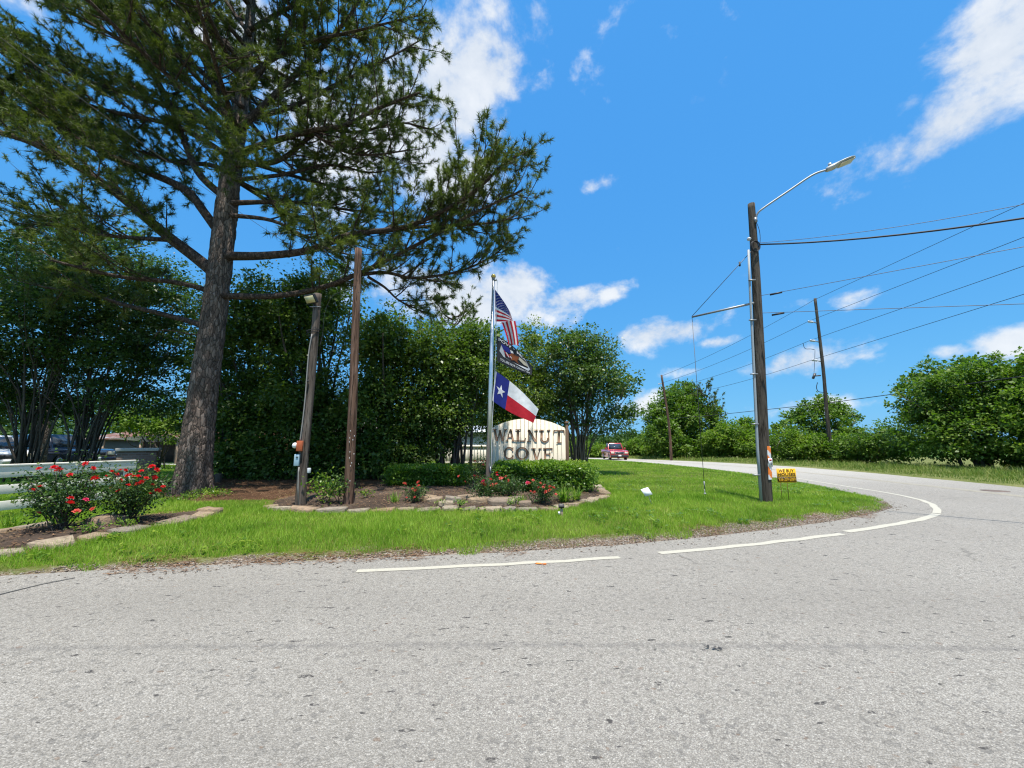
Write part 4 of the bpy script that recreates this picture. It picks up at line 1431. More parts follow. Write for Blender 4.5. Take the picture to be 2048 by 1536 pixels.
# dense evergreens behind the two stub poles
EV = 'dense dark evergreens behind the stub poles'
def evergreen(label, px, Y, blobs, seed, n=700, per=62):
    tree('evergreen_tree', label, foot(px, 900, Y), blobs, n, per, .42, .125, .082, 'evergreen', 'dark_bark', seed, 16, .07, .014, .3, EV, shell=.2, up=.75)


evergreen('dense dark evergreen just behind the big pine trunk', 480, 15.2,
          [blob(470, 915, 14.4, 1.2, .9, .8), blob(530, 920, 14.2, 1.1, .9, .75), blob(480, 690, 15.2, 1.5, 1.6, 2.3), blob(440, 820, 15.4, 1.3, 1.4, 1.6), blob(520, 850, 15.0, 1.5, 1.5, 1.7), blob(540, 620, 15.6, 1.4, 1.5, 1.6)], 51)
evergreen('dense dark evergreen behind the stub pole with the floodlight', 625, 15.0,
          [blob(590, 920, 14.0, 1.1, .9, .75), blob(660, 918, 13.9, 1.2, .9, .8), blob(600, 650, 15.0, 1.7, 1.6, 2.0), blob(650, 600, 15.5, 1.4, 1.4, 1.5), blob(600, 800, 14.6, 1.5, 1.4, 2.0), blob(660, 840, 15.0, 1.4, 1.4, 1.8)], 52, 720)
evergreen('dense dark evergreen behind the taller bare stub pole', 770, 15.2,
          [blob(730, 918, 14.0, 1.1, .9, .8), blob(800, 910, 14.6, 1.2, .9, .8), blob(750, 730, 15.0, 1.5, 1.6, 1.8), blob(780, 680, 15.6, 1.2, 1.4, 1.3), blob(740, 850, 14.6, 1.5, 1.4, 1.7), blob(830, 830, 15.2, 1.4, 1.4, 1.9)], 53, 700)
evergreen('dense dark evergreen just behind the flagpole', 905, 15.4,
          [blob(880, 730, 15.4, 1.5, 1.5, 1.6), blob(930, 760, 15.6, 1.3, 1.4, 1.5), blob(880, 840, 15.2, 1.2, 1.4, 1.1), blob(950, 700, 16.2, 1.2, 1.3, 1.2)], 54, 600)
tree('leafy_bush', 'bright leafy tree over the carport left of the pine trunk', foot(322, 900, 21.0),
     [blob(325, 835, 21, 1.7, 1.3, .85), blob(285, 845, 21.5, 1.2, 1.1, .6), blob(350, 860, 20.5, .9, .9, .6)], 170, 46, .4, .13, .08, 'broad2', 'dark_bark', 57, 9, .05, .012, .15, None)
# brighter trees behind the sign
tree('holly_tree', 'yellow-green tree right behind the entrance sign', foot(1040, 900, 17.5),
     [blob(1050, 790, 17.5, 1.7, 1.5, 1.6), blob(1075, 720, 17.6, 1.1, 1.1, 1.3), blob(1000, 790, 17.4, 1.3, 1.3, 1.5), blob(1060, 678, 17.8, .55, .6, .8), blob(1010, 850, 17.2, 1.2, 1.1, .9)], 520, 56, .36, .11, .068, 'holly', 'stem_bark', 55, 14, .06, .012, .25, 'trees behind the sign', shell=.45)
tree('crape_myrtle', 'spreading multi-stemmed tree to the right of the sign', foot(1158, 900, 17.0),
     [blob(1140, 735, 17.0, 1.5, 1.4, 1.3), blob(1190, 765, 16.8, 1.45, 1.3, 1.2), blob(1130, 800, 17.2, 1.4, 1.2, .9), blob(1238, 825, 16.6, .75, .9, .4), blob(1165, 685, 17.2, .9, .9, .75), blob(1205, 710, 17.0, .8, .9, .7), blob(1240, 770, 16.8, .8, .8, .5), blob(1205, 850, 16.8, .95, .8, .4), blob(1125, 680, 17.3, .6, .6, .6)],
     620, 46, .36, .115, .068, 'myrtle_lit', 'stem_bark', 56, 34, .04, .009, .18, 'trees behind the sign', shell=.3, up=.6, flat=.6)

# trees and brush beyond the road
def brush(name, label, px, Y, blobs, n, per, L, mat, seed, group='trees and brush beyond the road', cr=.7, n_stem=7, r0=.10, cat='tree', **k):
    base = at(px, 900, Y)
    z = float(G(base.x, base.y)) + .08
    tree(name, label, (base.x, base.y, z), blobs, int(n * 1.1), int(per * 1.35), cr * .8, L * 1.25, L * .85, mat, 'stem_bark', seed, n_stem, r0, .02, .3, group, cat, **k)


brush('broadleaf_tree', 'tall rounded tree behind the leaning far utility pole', 1360, 50,
      [blob(1350, 830, 50, 3.0, 2.8, 3.2), blob(1390, 850, 48, 2.8, 2.6, 3.4), blob(1330, 870, 47, 2.2, 2.2, 2.0), blob(1365, 795, 51, 2.0, 2.0, 1.9), blob(1315, 845, 50, 1.6, 1.6, 1.8), blob(1380, 895, 46, 3.2, 2.5, 1.4)], 520, 40, .24, 'broad', 61, cr=.85)
p = at(1425, 900, 47)
back_pine((p.x, p.y, float(G(p.x, p.y))), 8.3, .42, 16, 1.9, 'small dark pine rising at the right of the tall rounded tree', 62, 16, .26, .05, 'trees and brush beyond the road')
brush('broadleaf_tree', 'low bright bush between the small pine and the street light pole', 1485, 42,
      [blob(1470, 880, 42, 2.0, 2.0, 1.7), blob(1500, 868, 43, 1.4, 1.5, 1.6), blob(1510, 895, 40, 1.8, 1.6, 1.1), blob(1440, 885, 43, 1.8, 1.6, 1.5)], 300, 36, .2, 'broad2', 63, cat='bush')
brush('broadleaf_tree', 'open-topped tree just behind the far utility pole', 1645, 33,
      [blob(1640, 840, 33, 1.9, 1.8, 1.5), blob(1610, 880, 32, 1.8, 1.6, 1.5), blob(1680, 880, 32, 1.8, 1.6, 1.6), blob(1670, 820, 33.5, 1.0, 1.0, .7), blob(1600, 828, 34, 1.0, .9, .6), blob(1690, 830, 33.5, .9, .9, .6), blob(1640, 805, 33.5, 1.1, 1.0, .6), blob(1575, 855, 33, 1.0, 1.0, .8)], 300, 38, .16, 'broad', 64, cr=.5, shell=.3, n_stem=16, r0=.05)
brush('bramble_bush', 'bright leafy bramble behind the yard sign', 1575, 31,
      [blob(1570, 890, 31, 1.6, 1.3, 1.1), blob(1620, 898, 30, 1.7, 1.2, .95), blob(1660, 893, 30, 1.4, 1.2, 1.0)], 260, 36, .14, 'broad2', 65, cr=.5, n_stem=10, r0=.03, cat='bush')
brush('bramble_bush', 'low tangled bush between the far pole and the big thicket', 1735, 27,
      [blob(1725, 895, 28, 1.6, 1.3, .9), blob(1770, 885, 26, 1.6, 1.4, 1.15), blob(1700, 900, 28, 1.2, 1.2, .8)], 300, 36, .12, 'broad', 66, cr=.45, n_stem=10, r0=.03, cat='bush')
brush('broadleaf_tree', 'large dense green tree at the right edge of the picture', 1960, 21,
      [blob(1900, 800, 22, 2.2, 2.0, 1.6), blob(1960, 790, 21, 2.2, 2.2, 1.9), blob(2040, 800, 20, 2.4, 2.2, 2.0), blob(1850, 800, 23, 1.5, 1.5, 1.5), blob(1865, 870, 22, 2.0, 1.6, 1.3), blob(1960, 870, 20.5, 2.4, 1.8, 1.4), blob(2060, 870, 19.5, 2.4, 2.0, 1.5), blob(1850, 745, 23.5, .8, .8, .6), blob(1925, 745, 22, 1.2, 1.2, .7)], 860, 38, .13, 'broad', 67, cr=.52, n_stem=14, shell=.5)
brush('broadleaf_tree', 'leafy tree closing the thicket beside the verge', 2150, 18,
      [blob(2150, 800, 18, 2.6, 2.4, 2.2), blob(2230, 860, 17, 2.6, 2.2, 1.8), blob(2130, 880, 17.5, 2.0, 1.8, 1.2)], 420, 40, .13, 'broad2', 68, cr=.55)
brush('bramble_bush', 'rounded bush on the road bank beside the red pickup', 1285, 58,
      [blob(1275, 900, 60, 2.4, 2.0, 1.3), blob(1300, 893, 58, 2.2, 2.0, 1.6), blob(1320, 900, 55, 2.0, 2.0, 1.3)], 240, 34, .24, 'broad2', 69, cr=.75, cat='bush')
brush('bramble_bush', 'bright bush on the bank left of the red pickup', 1185, 62,
      [blob(1180, 903, 62, 3.4, 2.0, 1.3), blob(1150, 900, 66, 3.2, 2.2, 1.6), blob(1205, 905, 60, 1.6, 1.6, 1.0)], 260, 34, .24, 'broad2', 70, cr=.75, cat='bush')
for k, (px, Y, w_, h_, lab) in enumerate([(1240, 85, 5, 3.0, 'broad dark tree far behind the red pickup'), (1300, 95, 6, 3.4, 'broad dark tree far off right of the pickup'), (1170, 100, 6, 3.6, 'broad dark tree far off left of the pickup'),
                                          (1100, 90, 6, 4.0, 'broad dark tree far off behind the spreading crape myrtle')]):
    brush('broadleaf_tree', lab, px, Y, [blob(px, 893, Y, w_, 3, h_ * .62), blob(px + 18, 888, Y + 2, w_ * .6, 2.5, h_ * .7), blob(px - 22, 896, Y - 2, w_ * .6, 2.5, h_ * .6)], 220, 34, .42, 'farleaf', 80 + k, cr=1.2, group='far trees along the horizon')
# far wood on the skyline: one mass
rng = np.random.default_rng(90)
bl = []
for k in range(240):
    a = rng.uniform(-1.15, 1.15); Y = rng.uniform(150, 420)
    x = math.tan(a) * Y * .95
    h = rng.uniform(5, 8.5)
    bl.append((x, Y, -2.3 + h * .42, h * rng.uniform(.7, 1.3), h * .6, h * .62))
o, _ = crown('far_wood', bl, 1700, 24, 2.6, 1.3, .85, MT['farleaf'], None, rng, .5)
prop(o, 'distant wood forming a low dark green skyline', 'wood', None, 'stuff')
# wood behind the houses at the left
bl = []
for k in range(46):
    Y = rng.uniform(42, 60); x = rng.uniform(-75, 4)
    h = rng.uniform(6, 10)
    bl.append((x, Y, h * .45 - .6, h * rng.uniform(.4, .6), h * .4, h * .55))
o, _ = crown('back_wood', bl, 1200, 30, 1.4, .5, .33, MT['farleaf'], None, rng, .5)
prop(o, 'mass of green trees behind the houses at the left', 'wood', None, 'stuff')

# ------------------------------------------------------------------ small shapes
def ellipsoid(a, c, r, nu=12, nv=8, rot=None):
    V, Q = [], []
    for j in range(nv + 1):
        th = math.pi * j / nv
        for i in range(nu):
            ph = 2 * math.pi * i / nu
            v = Vector((r[0] * math.sin(th) * math.cos(ph), r[1] * math.sin(th) * math.sin(ph), r[2] * math.cos(th)))
            V.append(tuple((rot @ v if rot else v) + Vector(c)))
    for j in range(nv):
        for i in range(nu):
            Q.append([j * nu + i, (j + 1) * nu + i, (j + 1) * nu + (i + 1) % nu, j * nu + (i + 1) % nu])
    a.add(V, Q)
    return a


def frame_z(d):
    """rotation whose z axis is d"""
    return Vector(d).to_track_quat('Z', 'Y').to_matrix()


def catenary(a, b, sag, n=24):
    a, b = Vector(a), Vector(b)
    return [a.lerp(b, k / (n - 1)) - Vector((0, 0, 4 * sag * (k / (n - 1)) * (1 - k / (n - 1)))) for k in range(n)]


def one(name, acc, mat, label, cat, group=None, smooth=True):
    V, F = acc.arrays()
    o = build(name, V, F, mat, None, smooth)
    return prop(o, label, cat, group)


_dg = None


def text_arrays(s, size, bold=0.0, depth=.004, align='CENTER', spacing=1.0):
    cu = bpy.data.curves.new('lettering', 'FONT')
    cu.body = s; cu.size = size; cu.offset = bold; cu.extrude = depth / 2
    cu.align_x = align; cu.align_y = 'CENTER'; cu.resolution_u = 3; cu.space_character = spacing
    ob = bpy.data.objects.new('lettering', cu)
    COL.objects.link(ob)
    dg = bpy.context.evaluated_depsgraph_get()
    me = bpy.data.meshes.new_from_object(ob.evaluated_get(dg))
    V = np.array([v.co[:] for v in me.vertices])
    T = [p.vertices[:] for p in me.polygons]
    bpy.data.objects.remove(ob); bpy.data.curves.remove(cu); bpy.data.meshes.remove(me)
    tri, quad = [list(t) for t in T if len(t) == 3], [list(t) for t in T if len(t) == 4]
    return V, quad, tri


# ------------------------------------------------------------------ left: fence, brick pillar
fA, fB = Vector((-9.75, 4.6, 0)), Vector((-8.42, 8.75, 0))
ft = thing('rail_fence', 'white three-rail board fence beside the rose bed', 'fence', (fB.x, fB.y, land_z(fB.x, fB.y)))
fd = (fB - fA).normalized(); fn = Vector((fd.y, -fd.x, 0)); rz = math.atan2(fd.y, fd.x); fl = (fB - fA).length
zg = .134
for zc, h in ((.86, .19), (.56, .16), (.28, .16)):
    a = Acc(); a.box(fA.lerp(fB, .5) + Vector((0, 0, zg + zc - .06)) + fn * .055, (fl, .03, h), rz)
    bevel(a.build('rail', MT['white_paint'], ft), .004)
a = Acc(); a.box(fA.lerp(fB, .5) + Vector((0, 0, zg + .915)) + fn * .01, (fl + .04, .15, .035), rz)
bevel(a.build('cap_rail', MT['white_paint'], ft), .004)
for k in range(3):
    q = fA.lerp(fB, .02 + .48 * k)
    a = Acc(); a.box(q + Vector((0, 0, zg + .42)) - fn * .02, (.11, .11, .94), rz)
    bevel(a.build('post', MT['white_paint'], ft), .004)
bp = at(272, 950, 12.2); bp.z = land_z(bp.x, bp.y)
bt_ = thing('brick_pillar', 'low brown brick pillar at the end of the white fence', 'pillar', bp)
a = Acc(); a.box((bp.x, bp.y, bp.z + .52), (.86, .86, 1.1), R(38)); a.build('shaft', MT['brick'], bt_)
a = Acc(); a.box((bp.x, bp.y, bp.z + 1.11), (.96, .96, .09), R(38)); bevel(a.build('cap', MT['concrete'], bt_), .012)

# ------------------------------------------------------------------ background at the left: parked vehicles, house, carport, fences
def vehicle(name, label, group, base, rz, L, W, H, body, style):
    """pickup or SUV: nose towards +x before rotation"""
    t = bpy.data.objects.new(name, None); COL.objects.link(t)
    t.location = base; t.rotation_euler = (0, 0, rz)
    prop(t, label, {'pickup': 'pickup truck', 'suv': 'SUV'}[style], group)

    def part(nm, acc, mat, par=None, smooth=False, bv=0.0):
        V, F = acc.arrays()
        o = bpy.data.objects.new(nm, mesh_data(nm, V, F, (mat,), smooth)); COL.objects.link(o)
        o.parent = par or t
        if bv: bevel(o, bv, 3)
        return o
    gc = .16 * H; belt = .58 * H; x0, x1 = -L / 2, L / 2
    wr = .205 * H
    wx = (-L * .31, L * .325)
    # lower body with wheel arches
    prof = [(x0, gc + .12), (x0 + .05, belt - .02), (x0 + .02, belt), (L * .14, belt), (L * .18, belt + .02), (x1 - .28, belt - .04), (x1 - .06, belt - .12), (x1, belt - .30), (x1, gc + .18), (x1 - .12, gc)]
    lowr = []
    for cx in (wx[1], wx[0]):
        for k in range(9):
            th = math.pi * k / 8
            lowr.append((cx + (wr * 1.22) * math.cos(th), gc + (wr * 1.22) * math.sin(th)))
    prof = prof + lowr + [(x0 + .1, gc)]
    prof = prof[::-1]
    M = Matrix.Rotation(R(90), 4, 'X')
    if sum((prof[i][0] * prof[(i + 1) % len(prof)][1] - prof[(i + 1) % len(prof)][0] * prof[i][1]) for i in range(len(prof))) < 0: prof = prof[::-1]
    a = Acc(); a.prism(prof, -W / 2, W / 2, M); part('body', a, body, bv=.05)
    # cabin: tapered box
    if style == 'pickup': c0, c1, r0_, r1_ = -L * .12, L * .17, -L * .08, L * .07
    else: c0, c1, r0_, r1_ = -L * .49, L * .17, -L * .45, L * .06
    wb, wt = W * .93, W * .76
    def cab(z0, z1, f0, f1, grow=0.0):
        def row(f): return (c0 + (r0_ - c0) * f - grow, c1 + (r1_ - c1) * f + grow, (wb + (wt - wb) * f) / 2 + grow)
        A_, B_ = row(f0), row(f1)
        return [(A_[0], -A_[2], z0), (A_[1], -A_[2], z0), (A_[1], A_[2], z0), (A_[0], A_[2], z0), (B_[0], -B_[2], z1), (B_[1], -B_[2], z1), (B_[1], B_[2], z1), (B_[0], B_[2], z1)]
    Qb = [[0, 3, 2, 1], [4, 5, 6, 7], [0, 1, 5, 4], [1, 2, 6, 5], [2, 3, 7, 6], [3, 0, 4, 7]]
    a = Acc(); a.add(cab(belt - .03, H, 0, 1), Qb); part('cabin', a, body, bv=.05)
    def pane(nm, quad, off):
        a = Acc(); q = np.array(quad); n_ = np.cross(q[1] - q[0], q[3] - q[0]); n_ = n_ / np.linalg.norm(n_)
        a.add(np.r_[q + n_ * off, q - n_ * .01], [[0, 1, 2, 3], [7, 6, 5, 4], [0, 4, 5, 1], [1, 5, 6, 2], [2, 6, 7, 3], [3, 7, 4, 0]])
        part(nm, a, MT['glass'])
    C = np.array(cab(belt, H, 0, 1))
    def bil(p, q, r_, s, u0, u1, v0, v1):
        f = lambda u, v: C[p] * (1 - u) * (1 - v) + C[q] * u * (1 - v) + C[r_] * u * v + C[s] * (1 - u) * v
        return [f(u0, v0), f(u1, v0), f(u1, v1), f(u0, v1)]
    pane('windscreen', bil(1, 2, 6, 5, .06, .94, .1, .88), .012)
    pane('rear_window', bil(3, 0, 4, 7, .1, .9, .2, .85), .012)
    n_win = 2 if style == 'pickup' else 3
    for side in ((0, 1, 5, 4), (2, 3, 7, 6)):
        for k in range(n_win):
            pane('side_window', bil(*side, .08 + k * .86 / n_win, .08 + (k + .92) * .86 / n_win, .12, .82), .012)
    for cx in wx:
        for sy in (-1, 1):
            a = Acc(); y = sy * (W / 2 - .13)
            a.tube([(cx, y - .12, wr), (cx, y - .1, wr), (cx, y + .1, wr), (cx, y + .12, wr)], [wr * .9, wr, wr, wr * .9], 20)
            w_ = part('wheel', a, MT['tyre'], None, True)
            a = Acc(); yy = y + sy * .122
            a.tube([(cx, yy, wr), (cx, yy + sy * .015, wr)], [wr * .6, wr * .52], 16); part('rim', a, MT['rim'], w_)
    # nose
    a = Acc(); a.box((x1 + .012, 0, belt - .30), (.05, W * .50, .26)); part('grille', a, MT['chrome'], bv=.015)
    a = Acc(); a.box((x1 + .045, 0, belt - .30), (.02, W * .44, .18)); part('grille_mesh', a, MT['black'])
    for sy in (-1, 1):
        a = Acc(); a.box((x1 - .02, sy * W * .37, belt - .27), (.08, W * .17, .19)); part('headlight', a, MT['headlight'], bv=.02)
        a = Acc(); a.box((c1 - .28, sy * (W / 2 + .10), belt + .16), (.10, .2, .2)); part('mirror', a, body, bv=.02)
        a = Acc(); a.box((x0 - .01, sy * W * .42, belt - .2), (.05, .14, .28)); part('tail_light', a, MT['red_ink'])
        for kx in ((-.02,) if style == 'pickup' else (-.16, .03)):
            a = Acc(); a.box((L * kx, sy * (W / 2 + .012), belt - .12), (.18, .03, .035)); part('door_handle', a, MT['chrome'])
    a = Acc(); a.box((x1 + .03, 0, gc + .16), (.22, W * .96, .24)); bmp = part('bumper', a, MT['black'] if style == 'pickup' else body, bv=.04)
    a = Acc(); a.box((x1 + .15, 0, gc + .22), (.02, .32, .16)); part('number_plate', a, MT['white_plastic'])
    if style == 'pickup':
        a = Acc(); a.box(((x0 + c0) / 2, 0, belt + .004), ((c0 - x0) * .92, W * .84, .02)); part('bed_cover', a, MT['black'])
    return t


tk = at(1228, 900, 46.5); tk.z = float(G(tk.x, tk.y)) + .01
vehicle('pickup_truck', 'red pickup truck coming along the far road', None, tk, R(-93), 5.75, 2.0, 1.93, MT['red_car'], 'pickup')
s1 = at(120, 900, 22.0); s1.z = land_z(s1.x, s1.y)
vehicle('parked_suv', 'dark navy SUV parked behind the white fence', None, s1, R(-8), 4.9, 1.95, 1.80, MT['navy_car'], 'suv')
s2 = at(-30, 900, 19.0); s2.z = land_z(s2.x, s2.y)
vehicle('parked_suv', 'pale SUV half hidden at the left edge of the picture', None, s2, R(-20), 4.6, 1.9, 1.7, MT['white_car'], 'suv')


def house(name, label, x0, x1, y0, y1, h, rh, wallm, roofm, wins, group=None, hip=.6):
    z = float(G(0, (y0 + y1) / 2)) + .1
    t = thing(name, label, 'building', ((x0 + x1) / 2, y0, z), group)
    a = Acc(); a.box(((x0 + x1) / 2, (y0 + y1) / 2, z + h / 2), (x1 - x0, y1 - y0, h)); a.build('wall', MT[wallm], t)
    e = .45
    cx0, cx1, cy = x0 - e, x1 + e, (y0 + y1) / 2
    V = [(cx0, y0 - e, z + h), (cx1, y0 - e, z + h), (cx1, y1 + e, z + h), (cx0, y1 + e, z + h), (cx0 + hip, cy, z + h + rh), (cx1 - hip, cy, z + h + rh),
         (cx0, y0 - e, z + h - .14), (cx1, y0 - e, z + h - .14), (cx1, y1 + e, z + h - .14), (cx0, y1 + e, z + h - .14)]
    build('roof', V, [np.array([[0, 1, 5, 4], [2, 3, 4, 5], [0, 6, 7, 1], [1, 7, 8, 2], [2, 8, 9, 3], [3, 9, 6, 0], [9, 8, 7, 6]]), np.array([[1, 2, 5], [3, 0, 4]])], MT[roofm], t)
    for (wx_, wz, ww, wh) in wins:
        a = Acc(); a.box((wx_, y0 - .03, z + wz), (ww + .14, .08, wh + .14)); f = a.build('window', MT['white_plastic'], t)
        a = Acc(); a.box((wx_, y0 - .065, z + wz), (ww, .05, wh)); a.build('pane', MT['glass'], f)
    return t


house('shed_house', 'low house with a rust streaked tin roof behind the fence', -40, -25, 37, 43, 2.1, .8, 'dark_siding', 'tin_roof', [(-34, 1.4, 1.0, 1.0), (-29, 1.4, 1.0, 1.0)])
house('white_house', 'white sided house half hidden behind the dense evergreens', -19, -6, 33, 41, 2.6, 1.5, 'siding', 'shingle', [(-16, 1.5, 1.1, 1.1), (-12.5, 1.5, 1.1, 1.1), (-9, 1.5, 1.1, 1.1)])
house('white_shed', 'white building showing between the flagpole and evergreens', -4.4, .2, 27.5, 32, 2.3, .5, 'siding', 'tin_pale', [])
# open carport with a wavy tin roof, and the flat trailer under it
cx, cy = -25.0, 27.6
cz = land_z(cx, cy)
ct = thing('carport', 'open carport with a pale sagging tin roof', 'carport', (cx, cy, cz))
P_, Q_ = grid(-2.8, 2.8, -1.6, 1.6, .2)
zz = cz + 1.72 + .12 * np.sin(P_[:, 0] * 1.3 + .5) + .02 * np.sin(P_[:, 0] * 30) - .08 * P_[:, 1]
V = np.r_[np.c_[P_[:, 0] + cx, P_[:, 1] + cy, zz], np.c_[P_[:, 0] + cx, P_[:, 1] + cy, zz - .02]]
build('roof_sheet', V, np.r_[Q_, Q_[:, ::-1] + len(P_)], MT['tin_pale'], ct, True)
a = Acc(); a.box((cx, cy + 1.5, cz + .8), (5.4, .05, 1.6)); a.build('shade_backing', MT['dark_bark'], ct)  # dark sheet added to stand for the shaded carport interior
for dx in (-2.5, 0, 2.5):
    for dy in (-1.4, 1.4):
        a = Acc(); a.box((cx + dx, cy + dy, cz + .82), (.09, .09, 1.7)); a.build('post', MT['wood_stake'], ct)
tx, ty = -24.6, 24.6
tz = land_z(tx, ty)
tr = thing('utility_trailer', 'pale flat utility trailer parked in front of the carport', 'trailer', (tx, ty, tz))
a = Acc(); a.box((tx, ty, tz + .62), (3.0, 1.5, .10)); a.build('deck', MT['galv'], tr)
for dy in (-.74, .74):
    a = Acc(); a.box((tx, ty + dy, tz + .90), (3.0, .04, .05)); a.box((tx, ty + dy, tz + .78), (.05, .045, .26)); a.box((tx - 1.3, ty + dy, tz + .78), (.05, .045, .26)); a.box((tx + 1.3, ty + dy, tz + .78), (.05, .045, .26)); a.build('side_rail', MT['galv'], tr)
    a = Acc(); a.tube([(tx, ty + dy * 1.12 - .09, tz + .31), (tx, ty + dy * 1.12 + .09, tz + .31)], [.31, .31], 18); a.build('wheel', MT['tyre'], tr, True)
a = Acc(); a.tube([(tx + 1.5, ty, tz + .58), (tx + 2.6, ty, tz + .42)], [.05, .05], 8); a.build('drawbar', MT['galv'], tr)
# brown board fence beyond the drive: every board a part
w0, w1 = Vector((-23.5, 30.6)), Vector((-12.5, 29.6))
wf = thing('board_fence', 'brown wooden board fence beyond the concrete drive', 'fence', (w0.x, w0.y, float(G(w0.x, w0.y)) + .12))
bm_ = None
nb = 74
for k in range(nb):
    q = w0.lerp(w1, (k + .5) / nb)
    if bm_ is None:
        a = Acc(); a.box((0, 0, .9), ((w1 - w0).length / nb - .012, .022, 1.8)); bm_ = a.mesh('board', MT['fence_wood'])
    o = bpy.data.objects.new('board', bm_); COL.objects.link(o)
    rr_ = random.Random(k)
    o.location = (q.x, q.y, float(G(q.x, q.y)) + .12 + rr_.uniform(-.03, .02)); o.rotation_euler = (0, rr_.uniform(-.008, .008), math.atan2(w1.y - w0.y, w1.x - w0.x))
    adopt(o, wf)
for zc in (.4, 1.4):
    a = Acc(); q = w0.lerp(w1, .5); a.box((q.x, q.y + .04, float(G(q.x, q.y)) + .12 + zc), ((w1 - w0).length, .04, .09), math.atan2(w1.y - w0.y, w1.x - w0.x)); a.build('rail', MT['fence_wood'], wf)
# blue wheelie bin
bb = at(457, 920, 25.6); bz = float(G(bb.x, bb.y)) + .165
bn = thing('wheelie_bin', 'blue wheelie bin standing beside the drive', 'bin', (bb.x, bb.y, bz))
a = Acc(); a.add([(bb.x + sx * w, bb.y + sy * d, bz + z) for (w, d, z) in ((.25, .28, .05), (.32, .38, 1.0)) for sx, sy in ((-1, -1), (1, -1), (1, 1), (-1, 1))], [[0, 3, 2, 1], [4, 5, 6, 7], [0, 1, 5, 4], [1, 2, 6, 5], [2, 3, 7, 6], [3, 0, 4, 7]])
bevel(a.build('tub', MT['blue_bin'], bn), .03)
a = Acc(); a.box((bb.x, bb.y, bz + 1.04), (.70, .84, .07)); bevel(a.build('lid', MT['blue_bin'], bn), .025)
for sx in (-1, 1):
    a = Acc(); a.tube([(bb.x + sx * .26 - .03, bb.y + .3, bz + .12), (bb.x + sx * .26 + .03, bb.y + .3, bz + .12)], [.12, .12], 14); a.build('wheel', MT['tyre'], bn, True)
# white picket fence in front of the white building
pf = thing('picket_fence', 'white fence panel left of the entrance sign', 'fence', (-3.2, 21, land_z(-3.2, 21)))
z0 = land_z(-2, 21)
a = Acc(); a.box((0, 0, .62), (.13, .02, 1.24)); pm = a.mesh('picket', MT['white_paint'])
for k in range(26):
    o = bpy.data.objects.new('picket', pm); COL.objects.link(o); o.location = (-3.6 + k * .165, 21, z0); adopt(o, pf)
for zc in (.3, 1.16):
    a = Acc(); a.box((-1.54, 20.97, z0 + zc), (4.3, .03, .10)); a.build('rail', MT['white_paint'], pf)

# ------------------------------------------------------------------ the two stub poles
def timber(path, r0, r1, mat, name, parent, seed, sides=20, n=40):
    """a round timber with checks and slight crookedness"""
    pts = smooth_path(path, n)
    a = Acc(); a.tube(pts, np.linspace(r0, r1, n), sides)
    V, F = a.arrays()
    c = np.repeat(np.array([tuple(p) for p in pts]), sides, 0)
    for i in range(n * sides):
        v = Vector(V[i]); d = v - Vector(c[i])
        k = 1 + .05 * mnoise.noise(Vector((v.x * 9 + seed, v.y * 9, v.z * .8))) + .03 * mnoise.noise(Vector((v.x * 30, v.y * 30 + seed, v.z * 1.5)))
        V[i] = Vector(c[i]) + d * k
    return build(name, V, F, mat, parent, True)


pA = on_land(602, 1009, .2); YA = pA.y
tA = thing('stub_pole', 'grey leaning timber pole carrying a floodlight', 'pole', pA)
ptA = [pA - Vector((0, 0, .3)), at(606, 930, YA), at(618, 800, YA), at(628, 690, YA), at(636, 588, YA)]
timber(ptA, .108, .076, MT['pole_grey'], 'pole', tA, 1)
q = at(622, 598, YA - .13)
fl_ = Acc(); rot = Matrix.Rotation(R(-22), 3, 'Z') @ Matrix.Rotation(R(-55), 3, 'X')
fl_.box(q, (.30, .20, .06), rot=rot); fh = bevel(fl_.build('floodlight', MT['black'], tA), .01)
a = Acc(); a.box(q + rot @ Vector((0, -.002, -.034)), (.25, .15, .012), rot=rot); a.build('lens', MT['lens'], fh)
a = Acc(); a.tube([q + Vector((.02, .03, -.03)), at(628, 612, YA - .09), at(631, 622, YA - .06)], [.014, .014, .014], 6); a.build('bracket', MT['black'], fh)
for k, (y_, m_, s_) in enumerate([(614, 'galv', 1.0), (660, 'wire', 1.25), (665, 'wire', 1.15)]):
    c = at(631 - (y_ - 614) * .09, y_, YA); a = Acc()
    a.tube([c + Vector((.108 * s_ * math.cos(t), .108 * s_ * math.sin(t), .03 * math.sin(t * 1.0 + k) - .02 * k)) for t in np.linspace(0, 6.283, 20)], np.full(20, .009), 5, False)
    a.build('cable_loop' if m_ == 'wire' else 'strap', MT[m_], tA, True)
a = Acc(); a.tube(smooth_path([at(624, 668, YA - .11), at(617, 710, YA - .12), at(610, 800, YA - .125), at(603, 860, YA - .13), at(600, 882, YA - .13)], 20), np.full(20, .012), 6); a.build('conduit', MT['pvc_old'], tA, True)
a = Acc(); a.box(at(600, 892, YA - .13), (.115, .10, .21), R(15)); bx_ = bevel(a.build('junction_box', MT['orange_box'], tA), .006)
bx_['label'] = 'rusty orange junction box on the stub pole'
a = Acc(); ellipsoid(a, at(590, 891, YA - .15), (.055, .055, .06)); a.build('photocell', MT['white_plastic'], bx_, True)
a = Acc(); a.box(at(594, 920, YA - .13), (.095, .07, .235), R(10)); bx2 = bevel(a.build('switch_box', MT['blue_box'], tA), .006)
bx2['label'] = 'blue-grey switch box on the stub pole'
a = Acc(); a.box(at(594, 914, YA - .172), (.045, .01, .018), R(10)); a.build('latch', MT['black'], bx2)
a = Acc(); a.tube([at(598, 934, YA - .13), at(597, 945, YA - .135), at(596, 975, YA - .14), at(597, 1012, YA - .14)], np.full(4, .013), 6); a.build('conduit', MT['pvc_old'], tA, True)
